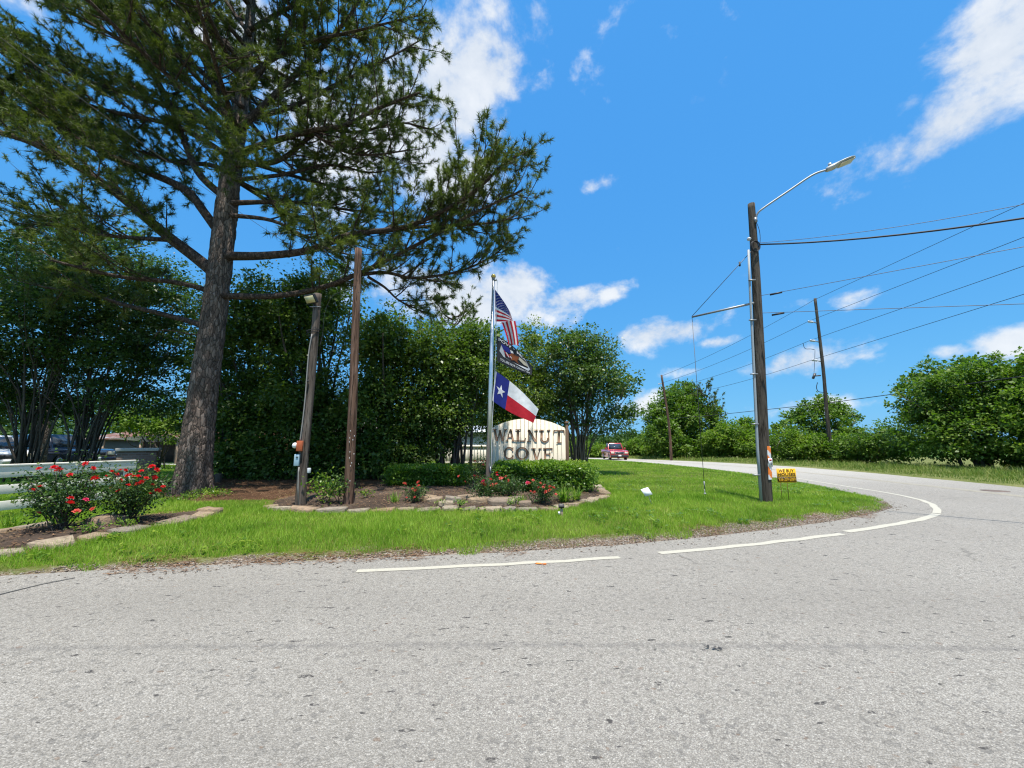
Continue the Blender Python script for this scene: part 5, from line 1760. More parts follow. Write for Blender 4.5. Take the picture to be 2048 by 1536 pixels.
a = Acc(); a.box(at(618, 941, YA - .05), (.055, .05, .10), R(-20)); bevel(a.build('outlet_cover', MT['silver_ref'], tA), .006)
a = Acc(); a.tube([at(617, 760, YA - .12), at(615, 764, YA - .15)], [.02, .015], 6); a.build('hook', MT['black'], tA)

pB = on_land(698, 1006, .2); YB = pB.y
tB = thing('stub_pole', 'taller brown bare timber pole beside the floodlight pole', 'pole', pB)
ptB = [pB - Vector((0, 0, .3)), at(700, 930, YB), at(706, 800, YB), at(711, 650, YB), at(717, 498, YB)]
timber(ptB, .108, .074, MT['pole_brown'], 'pole', tB, 7)
rs = random.Random(8)
nm_ = None
for k, y_ in enumerate([862, 872, 876, 880, 884, 904, 908, 916, 926, 932, 962, 545, 560, 585, 820, 830, 842]):
    c = at(np.interp(y_, [498, 650, 800, 930, 1011], [717, 711, 706, 701, 698]) + rs.uniform(-5, 6), y_, YB - .115)
    a = Acc(); ellipsoid(a, (0, 0, 0), (.010, .006, .010), 7, 4)
    if nm_ is None: nm_ = [a.mesh('staple', MT['white_plastic']), None]; a = Acc(); ellipsoid(a, (0, 0, 0), (.010, .006, .012), 7, 4); nm_[1] = a.mesh('staple', MT['black'])
    o = bpy.data.objects.new('staple', nm_[0] if k < 11 else nm_[1]); COL.objects.link(o); o.location = c; adopt(o, tB)
# wire from the street side down to the pole tops
a = Acc(); a.tube(catenary(at(-420, -260, 4.2), at(712, 575, YB - .08), .25, 40), np.full(40, .004), 5, False)
one('overhead_wire', a, MT['wire'], 'thin wire slanting through the pine crown down to the stub poles', 'wire', 'overhead wires')
a = Acc(); a.tube(smooth_path([at(712, 575, YB - .08), at(668, 590, YA - .1), at(650, 625, YA - .05), at(645, 670, YA), at(640, 690, YA)], 20), np.full(20, .004), 5, False)
one('drop_wire', a, MT['wire_grey'], 'thin grey drop wire hanging between the two stub poles', 'wire', 'overhead wires')

# ------------------------------------------------------------------ flagpole and its flags
fp = on_land(975, 985, .22); FY = fp.y
ftop = at(987, 557, FY)
fo = thing('flagpole', 'tall silver flagpole with a gold ball rising from the flower bed', 'flagpole', fp)
a = Acc(); a.tube([fp - Vector((0, 0, .2)), fp.lerp(ftop, .5), ftop], [.06, .055, .034], 20); a.build('pole', MT['alu'], fo, True)
a = Acc(); ellipsoid(a, ftop + Vector((0, 0, .06)), (.065, .065, .065), 16, 10); a.build('ball', MT['gold'], fo, True)
a = Acc(); a.tube([ftop - Vector((0, 0, .02)), ftop + Vector((0, 0, .015))], [.05, .045], 14); a.tube([ftop + Vector((.02, -.02, -.05)), ftop + Vector((.09, -.02, -.05))], [.03, .03], 10); a.build('truck', MT['galv'], fo)
pole_at = lambda y_: np.interp(y_, [557, 985], [987, 975])
a = Acc(); hp = [at(pole_at(y_) + 8.0 * (1 if y_ < 850 else .7), y_, FY - .05) for y_ in (560, 640, 740, 850, 940)]
a.tube(smooth_path(hp, 30), np.full(30, .006), 5, False); a.build('halyard', MT['white_plastic'], fo)
a = Acc(); q = at(981, 940, FY - .06); a.box(q, (.03, .05, .16)); a.build('cleat', MT['galv'], fo)


def flag_mesh(S, nu, nv, cell):
    """cloth from S(u, v) -> point; cell(u, v) -> material index"""
    V = [tuple(S(i / nu, j / nv)) for j in range(nv + 1) for i in range(nu + 1)]
    Q, MI = [], []
    for j in range(nv):
        for i in range(nu):
            b0 = j * (nu + 1) + i
            Q.append([b0, b0 + 1, b0 + nu + 2, b0 + nu + 1]); MI.append(cell((i + .5) / nu, (j + .5) / nv))
    return V, Q, MI


def cloth(name, col, transl=.3):
    m, nt, b = new_mat(name)
    v = objco(nt)
    c = ramp(nt, noise_n(nt, v, 9, 4, .6), [(.3, tuple(x * .85 for x in col)), (.7, tuple(min(1, x * 1.1) for x in col))])
    nt.links.new(c, b.inputs['Base Color']); b.inputs['Roughness'].default_value = .75; b.inputs['Specular IOR Level'].default_value = .2
    tr = nt.nodes.new('ShaderNodeBsdfTranslucent'); nt.links.new(c, tr.inputs['Color'])
    ms = nt.nodes.new('ShaderNodeMixShader'); ms.inputs[0].default_value = transl
    nt.links.new(b.outputs[0], ms.inputs[1]); nt.links.new(tr.outputs[0], ms.inputs[2]); nt.links.new(ms.outputs[0], nt.nodes['Material Output'].inputs['Surface'])
    w = noise_n(nt, objco(nt, (1, 1, 1)), 160, 2, .5)
    bump(nt, b, w, .2, .002)
    return m


FR, FW, FB = cloth('flag_red', (.52, .02, .035)), cloth('flag_white', (.78, .78, .78)), cloth('flag_blue', (.018, .028, .20), .2)
FK, FG = cloth('flag_black', (.035, .036, .042), .15), cloth('flag_grey', (.50, .53, .56), .2)
FBR, FTAN = cloth('flag_brown', (.25, .075, .03), .2), cloth('flag_tan', (.62, .55, .42), .2)


def patch_S(c00, c10, c11, c01, wave):
    """bilinear cloth (u along the fly, v down the hoist) with folds along its normal"""
    def S(u, v):
        p = c00 * (1 - u) * (1 - v) + c10 * u * (1 - v) + c11 * u * v + c01 * (1 - u) * v
        n = (c10 - c00).cross(c01 - c00).normalized()
        return p + n * wave(u, v)
    return S


def on_cloth(S, poly, off=.006, sub=None):
    """a flat motif in flag coordinates laid on the cloth, both faces"""
    V, T = [], []
    tri = tri_poly(poly)
    for s in (1, -1):
        b0 = len(V)
        for (u, v) in poly:
            e = 1e-3
            n = (S(u + e, v) - S(u - e, v)).cross(S(u, v + e) - S(u, v - e)).normalized()
            V.append(tuple(S(u, v) + n * off * s))
        T += [[b0 + x for x in (t if s > 0 else t[::-1])] for t in tri]
    return V, T


def star(cu, cv, ru, rv, rot=0.0):
    return [(cu + (ru if k % 2 == 0 else ru * .40) * math.sin(k * math.pi / 5 + rot), cv - (rv if k % 2 == 0 else rv * .40) * math.cos(k * math.pi / 5 + rot)) for k in range(10)][::-1]


# Texas flag
S = patch_S(at(991, 742, FY - .04), at(1078, 819, FY - .35), at(1066, 846, FY - .42), at(984, 801, FY - .04), lambda u, v: .045 * math.sin(u * 5.5 + v * 1.2) * u + .02 * math.sin(u * 11 - v * 3) * u)
S0 = S
def S_tx(u, v): return S0(u, v) + Vector((0, 0, .075 * math.sin(math.pi * u) * (1 - v) - .045 * math.sin(math.pi * min(1, u * 1.1)) * v))
V, Q, MI = flag_mesh(S_tx, 36, 20, lambda u, v: 0 if u < .34 else (1 if v < .5 else 2))
ob = link('state_flag', mesh_data('state_flag', V, np.array(Q), (FB, FW, FR), True, None, MI))
prop(ob, 'lowest flag: blue field with one white star, white over red', 'flag', 'flags on the flagpole')
V, T = on_cloth(S_tx, star(.17, .52, .11, .21)); build('star', V, [np.array(T)], FW, ob)
V, T = on_cloth(S_tx, [(.005, .005), (.03, .005), (.03, .995), (.005, .995)], .005); build('heading', V, [np.array(T)], FW, ob)

# national flag: upper edge blown forward, fly end folded and hanging
c00, c10, c11, c01 = at(990, 579, FY - .04), at(1020, 624, FY - .22), at(1027, 644, FY - .24), at(991, 643, FY - .04)
def S_us(u, v):
    f = u / .42
    p = c00 * (1 - f) * (1 - v) + c10 * f * (1 - v) + c11 * f * v + c01 * (1 - f) * v
    return p + Vector((0, .03 * math.sin(f * 6 + v * 2) * f, .03 * math.sin(math.pi * f) * (1 - v)))
st = lambda v: 2 if int(min(12.999, v * 13)) % 2 == 0 else 1
V, Q, MI = flag_mesh(lambda a_, b_: S_us(a_ * .42, b_), 18, 26, lambda u, v: 0 if (u < .90 and v < 7 / 13) else st(v))
# the outer part has folded over and hangs: its stripes run downwards
n0 = len(V)
h00, h10, h11, h01 = at(1003, 644, FY - .13), at(1031, 641, FY - .26), at(1037, 691, FY - .27), at(1017, 690, FY - .16)
def S_h(u, v):
    p = h00 * (1 - u) * (1 - v) + h10 * u * (1 - v) + h11 * u * v + h01 * (1 - u) * v
    return p + Vector((.012 * math.sin(v * 3.0), .05 * math.sin(u * 7.5), 0))
V2, Q2, M2 = flag_mesh(S_h, 28, 14, lambda u, v: 2 if int(min(6.999, u * 7)) % 2 == 0 else 1)
V = V + V2; Q = Q + [[i + n0 for i in q_] for q_ in Q2]; MI = MI + M2
ob = link('national_flag', mesh_data('national_flag', V, np.array(Q), (FB, FW, FR), True, None, MI))
prop(ob, 'topmost flag: red and white stripes with a starred blue canton', 'flag', 'flags on the flagpole')
for r_ in range(9):
    for c_ in range(6 if r_ % 2 == 0 else 5):
        V, T = on_cloth(S_us, star(.375 * (c_ * 2 + (1 if r_ % 2 == 0 else 2)) / 12, (7 / 13) * (r_ + 1) / 10, .016, .024), .005); build('star', V, [np.array(T)], FW, ob)

# black flag in the middle
S = patch_S(at(993, 671, FY - .04), at(1064, 733, FY - .32), at(1063, 750, FY - .34), at(994, 722, FY - .04), lambda u, v: .03 * math.sin(u * 7 + v * 2) * u)
S1 = S
def S_pow(u, v): return S1(u, v) + Vector((0, 0, .10 * math.sin(math.pi * u) * (1 - v) - .03 * math.sin(math.pi * u) * v))
V, Q, MI = flag_mesh(S_pow, 30, 16, lambda u, v: 0)
ob = link('memorial_flag', mesh_data('memorial_flag', V, np.array(Q), (FK,), True, None, MI))
prop(ob, 'middle flag: black with a grey eagle emblem and white lettering', 'flag', 'flags on the flagpole')
V, T = on_cloth(S_pow, [(.14, .26), (.86, .16), (.95, .5), (.9, .74), (.55, .72), (.2, .70), (.08, .55)][::-1], .004); build('emblem_ground', V, [np.array(T)], FG, ob)
V, T = on_cloth(S_pow, [(.12, .22), (.36, .20), (.42, .40), (.22, .46)][::-1], .006); build('emblem_canton', V, [np.array(T)], FB, ob)
for k in range(4):
    V, T = on_cloth(S_pow, [(.20 + k * .06, .44 + .03 * k), (.235 + k * .06, .43 + .03 * k), (.33 + k * .05, .60), (.30 + k * .05, .61)][::-1], .007); build('emblem_stripe', V, [np.array(T)], FR if k % 2 == 0 else FW, ob)
V, T = on_cloth(S_pow, [(.44, .36), (.50, .30), (.56, .34), (.66, .26), (.63, .40), (.60, .55), (.66, .66), (.52, .60), (.42, .68), (.46, .52), (.36, .50)][::-1], .008); build('eagle_body', V, [np.array(T)], FBR, ob)
V, T = on_cloth(S_pow, [(.66, .26), (.84, .24), (.90, .42), (.78, .50), (.64, .42)][::-1], .008); build('eagle_wing', V, [np.array(T)], FTAN, ob)
V, T = on_cloth(S_pow, [(.40, .26), (.48, .24), (.50, .32), (.42, .36)][::-1], .009); build('eagle_head', V, [np.array(T)], FW, ob)
for txt, cu_, cv_, w_, h_ in (('POW * MIA', .46, .11, .80, .13), ('YOU ARE NOT FORGOTTEN', .52, .86, .84, .105)):
    tv, tq, tt_ = text_arrays(txt, 1.0, .02, 0)
    mn, mx = tv.min(0), tv.max(0)
    uu = cu_ + ((tv[:, 0] - mn[0]) / (mx[0] - mn[0]) - .5) * w_
    vv = cv_ - ((tv[:, 1] - mn[1]) / (mx[1] - mn[1]) - .5) * h_
    for s in (1, -1):
        VV = []
        for u, v in zip(uu, vv):
            e = 1e-3; n = (S_pow(u + e, v) - S_pow(u - e, v)).cross(S_pow(u, v + e) - S_pow(u, v - e)).normalized()
            VV.append(tuple(S_pow(u, v) + n * .010 * s))
        F_ = []
        if tq: F_.append(np.array(tq))
        if tt_: F_.append(np.array(tt_))
        build('lettering', VV, F_, FW, ob)

# ------------------------------------------------------------------ entrance sign
SY = 13.2
zb = land_z(1.0, SY)
def sgn(zx, zy, dy=0.0):
    return at(880 + zx / 4.876, 820 + zy / 4.876, SY + dy)
st_ = thing('entrance_sign', 'cream plank sign with arched top and brown serif letters', 'sign', (sgn(862, 400).x, SY, zb))
xb = np.linspace(502, 1222, 19)
arch_x = [502, 560, 640, 720, 800, 862, 930, 1010, 1090, 1160, 1222]
arch_y = [182, 148, 116, 96, 86, 83, 86, 98, 120, 148, 176]
for k in range(18):
    rr_ = random.Random(k)
    g = 1.5
    xl, xr = xb[k] + g, xb[k + 1] - g
    n = 5
    top = [sgn(x, np.interp(x, arch_x, arch_y)) for x in np.linspace(xl, xr, n)]
    dy = rr_.uniform(-.004, .004)
    f0, f1 = SY - .025 + dy, SY + .0
    V, Q = [], []
    for i, p in enumerate(top):
        V += [(p.x, f0, zb - .1), (p.x, f0, p.z), (p.x, f1, p.z), (p.x, f1, zb - .1)]
    for i in range(n - 1):
        b0 = i * 4
        Q += [[b0, b0 + 4, b0 + 5, b0 + 1], [b0 + 1, b0 + 5, b0 + 6, b0 + 2], [b0 + 2, b0 + 6, b0 + 7, b0 + 3]]
    e = (n - 1) * 4
    Q += [[0, 1, 2, 3], [e, e + 3, e + 2, e + 1]]
    build('plank', V, np.array(Q), MT['cream_board'], st_)
a = Acc(); pl, pr = sgn(502, 300), sgn(1222, 300)
a.box(((pl.x + pr.x) / 2, SY + .03, zb + .55), (pr.x - pl.x, .05, .12)); a.build('back_rail', MT['post_brown'], st_)
a = Acc(); a.box(((pl.x + pr.x) / 2, SY + .03, zb + 1.35), (pr.x - pl.x, .05, .12)); a.build('back_rail', MT['post_brown'], st_)
for zx in (494, 1236):
    c = sgn(zx, 130)
    a = Acc(); a.box((c.x, SY, (zb + c.z) / 2 - .05), (.095, .11, c.z - zb + .1)); po = bevel(a.build('post', MT['post_brown'], st_), .006)
    a = Acc(); a.box((c.x, SY, c.z + .02), (.14, .15, .035)); a.box((c.x, SY, c.z + .055), (.10, .11, .035)); a.build('cap', MT['post_brown'], po)


def glyph(ch):
    """slab-serif letter outlines in a unit box: list of convex-ish polygons"""
    G_ = []
    def bar(x0, y0, x1, y1, w0, w1=None):
        w0 *= .8; w1 = (w1 * .8) if w1 else w0
        G_.append([(x0 - w0 / 2, y0), (x0 + w0 / 2, y0), (x1 + w1 / 2, y1), (x1 - w1 / 2, y1)] if y1 > y0 else [(x1 - w1 / 2, y1), (x1 + w1 / 2, y1), (x0 + w0 / 2, y0), (x0 - w0 / 2, y0)])
    def ser(x0, x1, y0, y1): G_.append([(x0, y0), (x1, y0), (x1, y1), (x0, y1)])
    def ring(cx, cy, rx, ry, t, a0, a1, n=22, thin=.45):
        t *= .8
        for k in range(n):
            p, q = a0 + (a1 - a0) * k / n, a0 + (a1 - a0) * (k + 1) / n
            def pt(a_, o):
                tt = t * (thin + (1 - thin) * abs(math.cos(a_)))
                return (cx + (rx - (0 if o else tt)) * math.cos(a_), cy + (ry - (0 if o else t * .55)) * math.sin(a_))
            G_.append([pt(p, 1), pt(q, 1), pt(q, 0), pt(p, 0)])
    if ch == 'W':
        bar(.30, 0, .10, 1, .17); bar(.30, 0, .47, .8, .09); bar(.68, 0, .47, .92, .17); bar(.68, 0, .88, 1, .09)
        ser(-.04, .26, .94, 1); ser(.78, 1.0, .94, 1)
    if ch == 'A':
        bar(.14, 0, .46, 1, .10); bar(.80, 0, .50, 1, .22); ser(.26, .68, .30, .37); ser(0, .28, 0, .06); ser(.62, 1.0, 0, .06)
    if ch == 'L':
        bar(.27, 0, .27, 1, .24); ser(.02, .54, .94, 1); ser(.02, .95, 0, .08); G_.append([(.80, .08), (.95, .08), (1.0, .30), (.95, .30)])
    if ch == 'N':
        bar(.17, 0, .17, 1, .12); bar(.86, 0, .86, 1, .12); G_.append([(.74, 0), (.92, 0), (.26, 1), (.06, 1)]); ser(0, .36, 0, .06); ser(.68, 1.02, .94, 1)
    if ch == 'U':
        bar(.22, .34, .22, 1, .24); bar(.84, .34, .84, 1, .11); ring(.50, .36, .40, .37, .24, math.pi, 2 * math.pi, 16); ser(0, .44, .94, 1); ser(.68, 1.0, .94, 1)
    if ch == 'T':
        bar(.50, 0, .50, 1, .22); ser(.10, .90, .92, 1); ser(.28, .72, 0, .06); G_.append([(0, .74), (.06, .74), (.14, 1), (.04, .98)]); G_.append([(.94, .74), (1.0, .74), (.96, .98), (.86, 1)])
    if ch == 'C':
        ring(.55, .5, .55, .52, .26, R(48), R(312), 26); G_.append([(.86, .70), (1.0, .66), (1.0, 1.0), (.92, .96)]); G_.append([(.86, .30), (.93, .04), (1.0, .02), (1.0, .32)])
    if ch == 'O':
        ring(.5, .5, .5, .52, .25, 0, 2 * math.pi, 32)
    if ch == 'V':
        bar(.50, 0, .18, 1, .22); bar(.52, 0, .84, 1, .10); ser(0, .42, .94, 1); ser(.68, 1.0, .94, 1)
    if ch == 'E':
        bar(.22, 0, .22, 1, .24); ser(.02, .94, .92, 1); ser(.02, .96, 0, .08); ser(.3, .70, .46, .54); G_.append([(.84, .72), (.94, .70), (.94, .94), (.88, .94)]); G_.append([(.86, .06), (.96, .06), (1.0, .28), (.92, .26)]); ser(.66, .73, .36, .64)
    return G_


LET = [('W', 518, 655, 186, 303), ('A', 640, 735, 187, 304), ('L', 733, 838, 188, 306), ('N', 848, 952, 192, 310), ('U', 966, 1076, 193, 315), ('T', 1103, 1216, 195, 322),
       ('C', 622, 716, 362, 478), ('O', 738, 863, 364, 482), ('V', 890, 992, 370, 486), ('E', 1004, 1102, 370, 488)]
for ch, x0, x1, y0, y1 in LET:
    a = Acc()
    for k, poly in enumerate(glyph(ch)):
        ar = sum(poly[i][0] * poly[(i + 1) % len(poly)][1] - poly[(i + 1) % len(poly)][0] * poly[i][1] for i in range(len(poly)))
        if ar < 0: poly = poly[::-1]
        P3 = [sgn(x0 + (x1 - x0) * u, y1 - (y1 - y0) * v) for u, v in poly]
        d = .0004 * (k % 12)
        n = len(P3)
        V = [(p.x, SY - .043 - d, p.z) for p in P3] + [(p.x, SY - .034, p.z) for p in P3]
        tri = [[0, i, i + 1] for i in range(1, n - 1)]
        a.add(V, [[i, (i + 1) % n, (i + 1) % n + n, i + n] for i in range(n)], tri)
    a.build('letter', MT['brown_paint'], st_)

# ------------------------------------------------------------------ hedges, roses and bed plants
def hedge(label, px0, px1, Y0, Y1, ztop, n, seed, mat='hedge', rough=.10):
    rng = np.random.default_rng(seed)
    x0, x1 = at(px0, 950, Y0).x, at(px1, 950, Y0).x
    cx, cy = (x0 + x1) / 2, (Y0 + Y1) / 2
    zb_ = land_z(cx, cy)
    t = thing('clipped_hedge', label, 'hedge', (cx, cy, zb_), 'clipped hedges in the flower bed')
    rx, ry, rz_ = (x1 - x0) / 2, (Y1 - Y0) / 2, (ztop - zb_) / 2
    d = unit(rng.normal(size=(n, 3)) * np.array([rx, ry, rz_]) ** .0 )
    pw = 5.0
    nrm = (np.abs(d / np.array([1, 1, 1])) ** pw).sum(1) ** (1 / pw)
    S_ = d / nrm[:, None]
    # even cover: sample the faces of the box by area instead of by direction
    f = rng.choice(3, n, p=np.array([ry * rz_, rx * rz_ * 1.6, rx * ry]) / (ry * rz_ + rx * rz_ * 1.6 + rx * ry))
    U = rng.uniform(-1, 1, (n, 3)); sg = np.where(rng.random(n) < .5, -1, 1)
    U[np.arange(n), f] = sg
    nn_ = (np.abs(U) ** pw).sum(1) ** (1 / pw)
    U = U / nn_[:, None] * (1 + rough * rng.normal(size=n) * .45 - .45 * rng.random(n) ** 2.5)[:, None]
    wob = 1 + .05 * np.sin(U[:, 0] * 7 + seed) + .035 * np.sin(U[:, 1] * 9 + U[:, 2] * 6)
    C = np.array([cx, cy, zb_ + rz_]) + U * np.array([rx, ry, rz_]) * wob[:, None]
    C[:, 2] = np.maximum(C[:, 2], zb_ + .02)
    Nn = unit(U / np.array([rx, ry, rz_]) * .35 + np.array([0, 0, .6]) + rng.normal(size=(n, 3)) * .5)
    D = unit(U * .5 + rng.normal(size=(n, 3)) * .8)
    sz = rng.uniform(.7, 1.3, n)
    V, F = leaf_arrays(C, D, Nn, .068 * sz, .042 * sz)
    leaf_tone = np.clip(.30 * rng.random(n) + .5 * rng.random(n) + .25 * (U[:, 2] > .8) * rng.random(n), 0, 1)  # random leaf tone, brighter among the top leaves
    build('foliage', V, F, MT[mat], t, False, {'rnd': np.repeat(leaf_tone, 4)})
    a = Acc()
    for k in range(16):
        p0 = Vector((cx + rx * rng.uniform(-.85, .85), cy + ry * rng.uniform(-.6, .6), zb_ - .05))
        for q in range(3):
            p1 = p0 + Vector((rng.normal() * .2, rng.normal() * .2, rz_ * rng.uniform(1.0, 1.7)))
            a.tube([p0, p0.lerp(p1, .5) + Vector((.02, .01, 0)), p1], [.014, .010, .005], 5, False)
    a.build('stems', MT['dark_bark'], t)['kind'] = 'stuff'
    # young shoots standing proud of the clipped top
    m_ = 130
    B = np.c_[cx + rx * rng.uniform(-.95, .95, m_), cy + ry * rng.uniform(-.95, .9, m_), np.full(m_, zb_ + 2 * rz_ - .03)]
    C, D, Nn = [], [], []
    for b_ in B:
        h = rng.uniform(.03, .11)
        for q in range(6):
            C.append(b_ + np.array([rng.normal() * .012, rng.normal() * .012, h * q / 5])); D.append(unit(np.array([rng.normal(), rng.normal(), .7]))); Nn.append(unit(np.array([rng.normal() * .4, rng.normal() * .4, 1])))
    C, D, Nn = np.array(C), np.array(D), np.array(Nn)
    V, F = leaf_arrays(C, D, Nn, np.full(len(C), .055), np.full(len(C), .03))
    build('young_shoots', V, F, MT[mat], t, False, {'rnd': np.repeat(.75 + .25 * rng.random(len(C)), 4)})['kind'] = 'stuff'


hedge('large clipped hedge in front of the entrance sign', 985, 1192, 9.9, 11.6, .90, 33000, 101)
hedge('lower clipped hedge in the shade left of the flagpole', 768, 930, 11.2, 12.7, .74, 20000, 102)


def blossom_mesh(mat, seed):
    r = random.Random(seed)
    V, F = [], []
    rn = []
    for ring, (np_, rad, tilt, ln) in enumerate([(5, .10, .35, .52), (5, .06, .8, .44), (4, .03, 1.15, .34)]):
        for k in range(np_):
            a_ = (k + ring * .5 + r.uniform(-.12, .12)) / np_ * 6.283
            c, s = math.cos(a_), math.sin(a_)
            w = .34 - .06 * ring
            def P(u, v, lift):
                x = rad + ln * math.cos(tilt) * u; z = .06 * ring + ln * math.sin(tilt) * u + lift
                return (x * c - v * s, x * s + v * c, z)
            b0 = len(V)
            V += [P(0, -w * .3, 0), P(0, w * .3, 0), P(.65, w * .62, .05), P(.65, -w * .62, .05), P(1, w * .25, .02 - .06 * (ring == 0)), P(1, -w * .25, .02 - .06 * (ring == 0))]
            F += [[b0, b0 + 1, b0 + 2, b0 + 3], [b0 + 3, b0 + 2, b0 + 4, b0 + 5]]
            rn += [r.random()] * 6
    return mesh_data('blossom', V, np.array(F), (MT[mat],), True, {'rnd': rn})


BL = {k: [blossom_mesh(k, s) for s in range(3)] for k in ('petal_red', 'petal_coral', 'petal_pink')}


def rose(label, px, py, w, h, n_leaf, flowers, seed, bsize, leafL=.05, d=None, extra=None):
    rng = np.random.default_rng(seed)
    p = on_land(px, py, .2)
    t = thing('rose_bush', label, 'rose bush', p, 'rose bushes')
    d = d or w * .8
    # canes
    a = Acc(); tips = []
    for k in range(int(10 + 14 * h)):
        ang = rng.uniform(0, 6.28); rr_ = math.sqrt(rng.random())
        e = p + Vector((w / 2 * rr_ * math.cos(ang), d / 2 * rr_ * math.sin(ang), h * rng.uniform(.55, 1.05) * (1.06 - .3 * rr_ ** 2)))
        b_ = p + Vector((rng.normal() * .05, rng.normal() * .05, -.03))
        m_ = b_.lerp(e, .5) + Vector((rng.normal() * .04, rng.normal() * .04, .05))
        a.tube(smooth_path([b_, m_, e], 6), np.linspace(.009, .004, 6), 5, False); tips.append((b_, m_, e))
    a.build('canes', MT['dark_bark'], t)['kind'] = 'stuff'
    # leaves along and around the canes
    k = rng.integers(0, len(tips), n_leaf)
    f = rng.uniform(.22, 1.0, n_leaf) ** .8
    C = np.array([np.array(tips[i][0]) * (1 - g) ** 2 + np.array(tips[i][1]) * 2 * g * (1 - g) + np.array(tips[i][2]) * g * g for i, g in zip(k, f)])
    C += rng.normal(size=(n_leaf, 3)) * np.array([.075, .075, .06]) * (.6 + .8 * min(1, h))
    C[:, 2] = np.maximum(C[:, 2], p.z + .03)
    D = unit(rng.normal(size=(n_leaf, 3)) + np.array([0, 0, -.1])); N = unit(np.array([0, 0, .8]) + rng.normal(size=(n_leaf, 3)) * .55)
    sz = rng.uniform(.6, 1.3, n_leaf)
    V, F = leaf_arrays(C, D, N, leafL * sz, leafL * .62 * sz)
    build('foliage', V, F, MT['rose_leaf'], t, False, {'rnd': np.repeat(rng.random(n_leaf), 4)})
    # blossoms: given in picture positions over the bush, on its near side
    for (bx_, by_, kind) in flowers:
        q = at(bx_, by_, p.y - d * rng.uniform(.15, .5))
        o = bpy.data.objects.new('blossom', BL[kind][rng.integers(0, 3)]); COL.objects.link(o)
        o.location = q; s = bsize * rng.uniform(.75, 1.2); o.scale = (s, s, s)
        o.rotation_euler = (rng.uniform(.1, 1.0), rng.uniform(-.5, .5), rng.uniform(0, 6.28))
        adopt(o, t)


r_ = 'petal_red'; c_ = 'petal_coral'; k_ = 'petal_pink'
rose('tall red rose bush nearest the white fence', 120, 1056, 1.10, 1.0, 3000, [(78, 938, r_), (109, 936, r_), (117, 940, r_), (140, 950, r_), (78, 974, r_), (65, 981, r_), (141, 997, r_), (140, 1007, r_), (171, 1000, k_), (187, 1019, c_), (153, 1024, c_), (76, 1026, c_), (195, 958, r_), (190, 957, r_), (186, 937, r_), (172, 928, r_)], 111, .08)
rose('tall red rose bush in the mulch beside the brick pillar', 258, 1040, 1.0, .95, 3000, [(222, 944, r_), (214, 953, r_), (241, 941, r_), (250, 941, r_), (263, 950, r_), (256, 952, r_), (276, 954, r_), (283, 943, r_), (304, 934, r_), (313, 940, r_), (292, 957, r_), (309, 956, r_), (305, 970, r_), (277, 968, r_), (256, 971, r_), (238, 961, r_), (219, 979, r_), (238, 982, r_), (315, 982, r_), (300, 988, r_), (326, 974, r_), (284, 965, r_), (233, 949, r_), (268, 953, r_)], 112, .075)
rose('tall coral rose bush just left of the flagpole', 958, 978, .62, .85, 1500, [(950, 923, r_), (964, 922, c_), (971, 922, r_), (966, 930, c_), (965, 938, c_), (949, 952, c_), (954, 953, c_), (961, 957, r_), (918, 953, c_), (930, 964, c_)], 113, .075, .045)
rose('low coral rose bush at the foot of the flagpole', 970, 1000, .78, .50, 1700, [(967, 962, k_), (965, 967, r_), (981, 959, c_), (983, 971, c_), (970, 970, r_), (990, 969, c_), (993, 968, c_), (966, 964, k_)], 114, .075, .042)
rose('low pink rose bush between the flagpole and the big hedge', 1015, 998, .80, .52, 1700, [(994, 946, r_), (994, 951, k_), (1001, 957, c_), (1012, 953, c_), (1016, 960, c_), (1006, 957, c_), (1018, 963, c_)], 115, .07, .042)
rose('low coral rose bush at the middle of the stone edging', 1086, 1006, .66, .46, 1500, [(1055, 966, k_), (1059, 967, c_), (1066, 961, c_), (1080, 967, c_), (1089, 971, k_), (1078, 975, c_), (1086, 975, c_), (1061, 983, c_), (1069, 985, c_), (1092, 984, c_), (1100, 974, c_), (1107, 976, c_), (1100, 981, c_), (1112, 989, c_)], 116, .07, .04)
rose('small coral rose bush in front of the lower hedge', 826, 1003, .52, .34, 900, [(809, 968, c_), (837, 965, c_), (837, 972, c_), (829, 982, c_), (832, 981, c_), (813, 996, c_), (831, 995, c_), (826, 978, c_)], 117, .07, .04)


def strap_plant(name, label, px, py, n, ln, w, mat, seed, cat='plant', spread=1.0, curl=1.0):
    rng = np.random.default_rng(seed)
    p = on_land(px, py, .2)
    ang = rng.uniform(0, 6.28, n); out = rng.uniform(.25, 1, n) * spread; L = ln * rng.uniform(.65, 1.15, n)
    m_ = 5
    V, Q = [], []
    for i in range(n):
        dx, dy = math.cos(ang[i]), math.sin(ang[i])
        b0 = len(V)
        ox, oy = rng.normal() * .04, rng.normal() * .04
        for j in range(m_):
            f = j / (m_ - 1)
            r1 = L[i] * out[i] * f; z = L[i] * (f * (1.15 - .35 * out[i]) - curl * .75 * out[i] * f * f)
            ww = w * (1 - f) ** .6 * .5 + .0008
            V += [(p.x + ox + dx * r1 - dy * ww, p.y + oy + dy * r1 + dx * ww, p.z + max(z, .0)), (p.x + ox + dx * r1 + dy * ww, p.y + oy + dy * r1 - dx * ww, p.z + max(z, .0))]
        for j in range(m_ - 1):
            Q.append([b0 + 2 * j, b0 + 2 * j + 1, b0 + 2 * j + 3, b0 + 2 * j + 2])
    o = build(name, V, np.array(Q), MT[mat], None, False, {'rnd': np.repeat(rng.random(n), m_ * 2)})
    prop(o, label, cat, 'low plants in the beds')


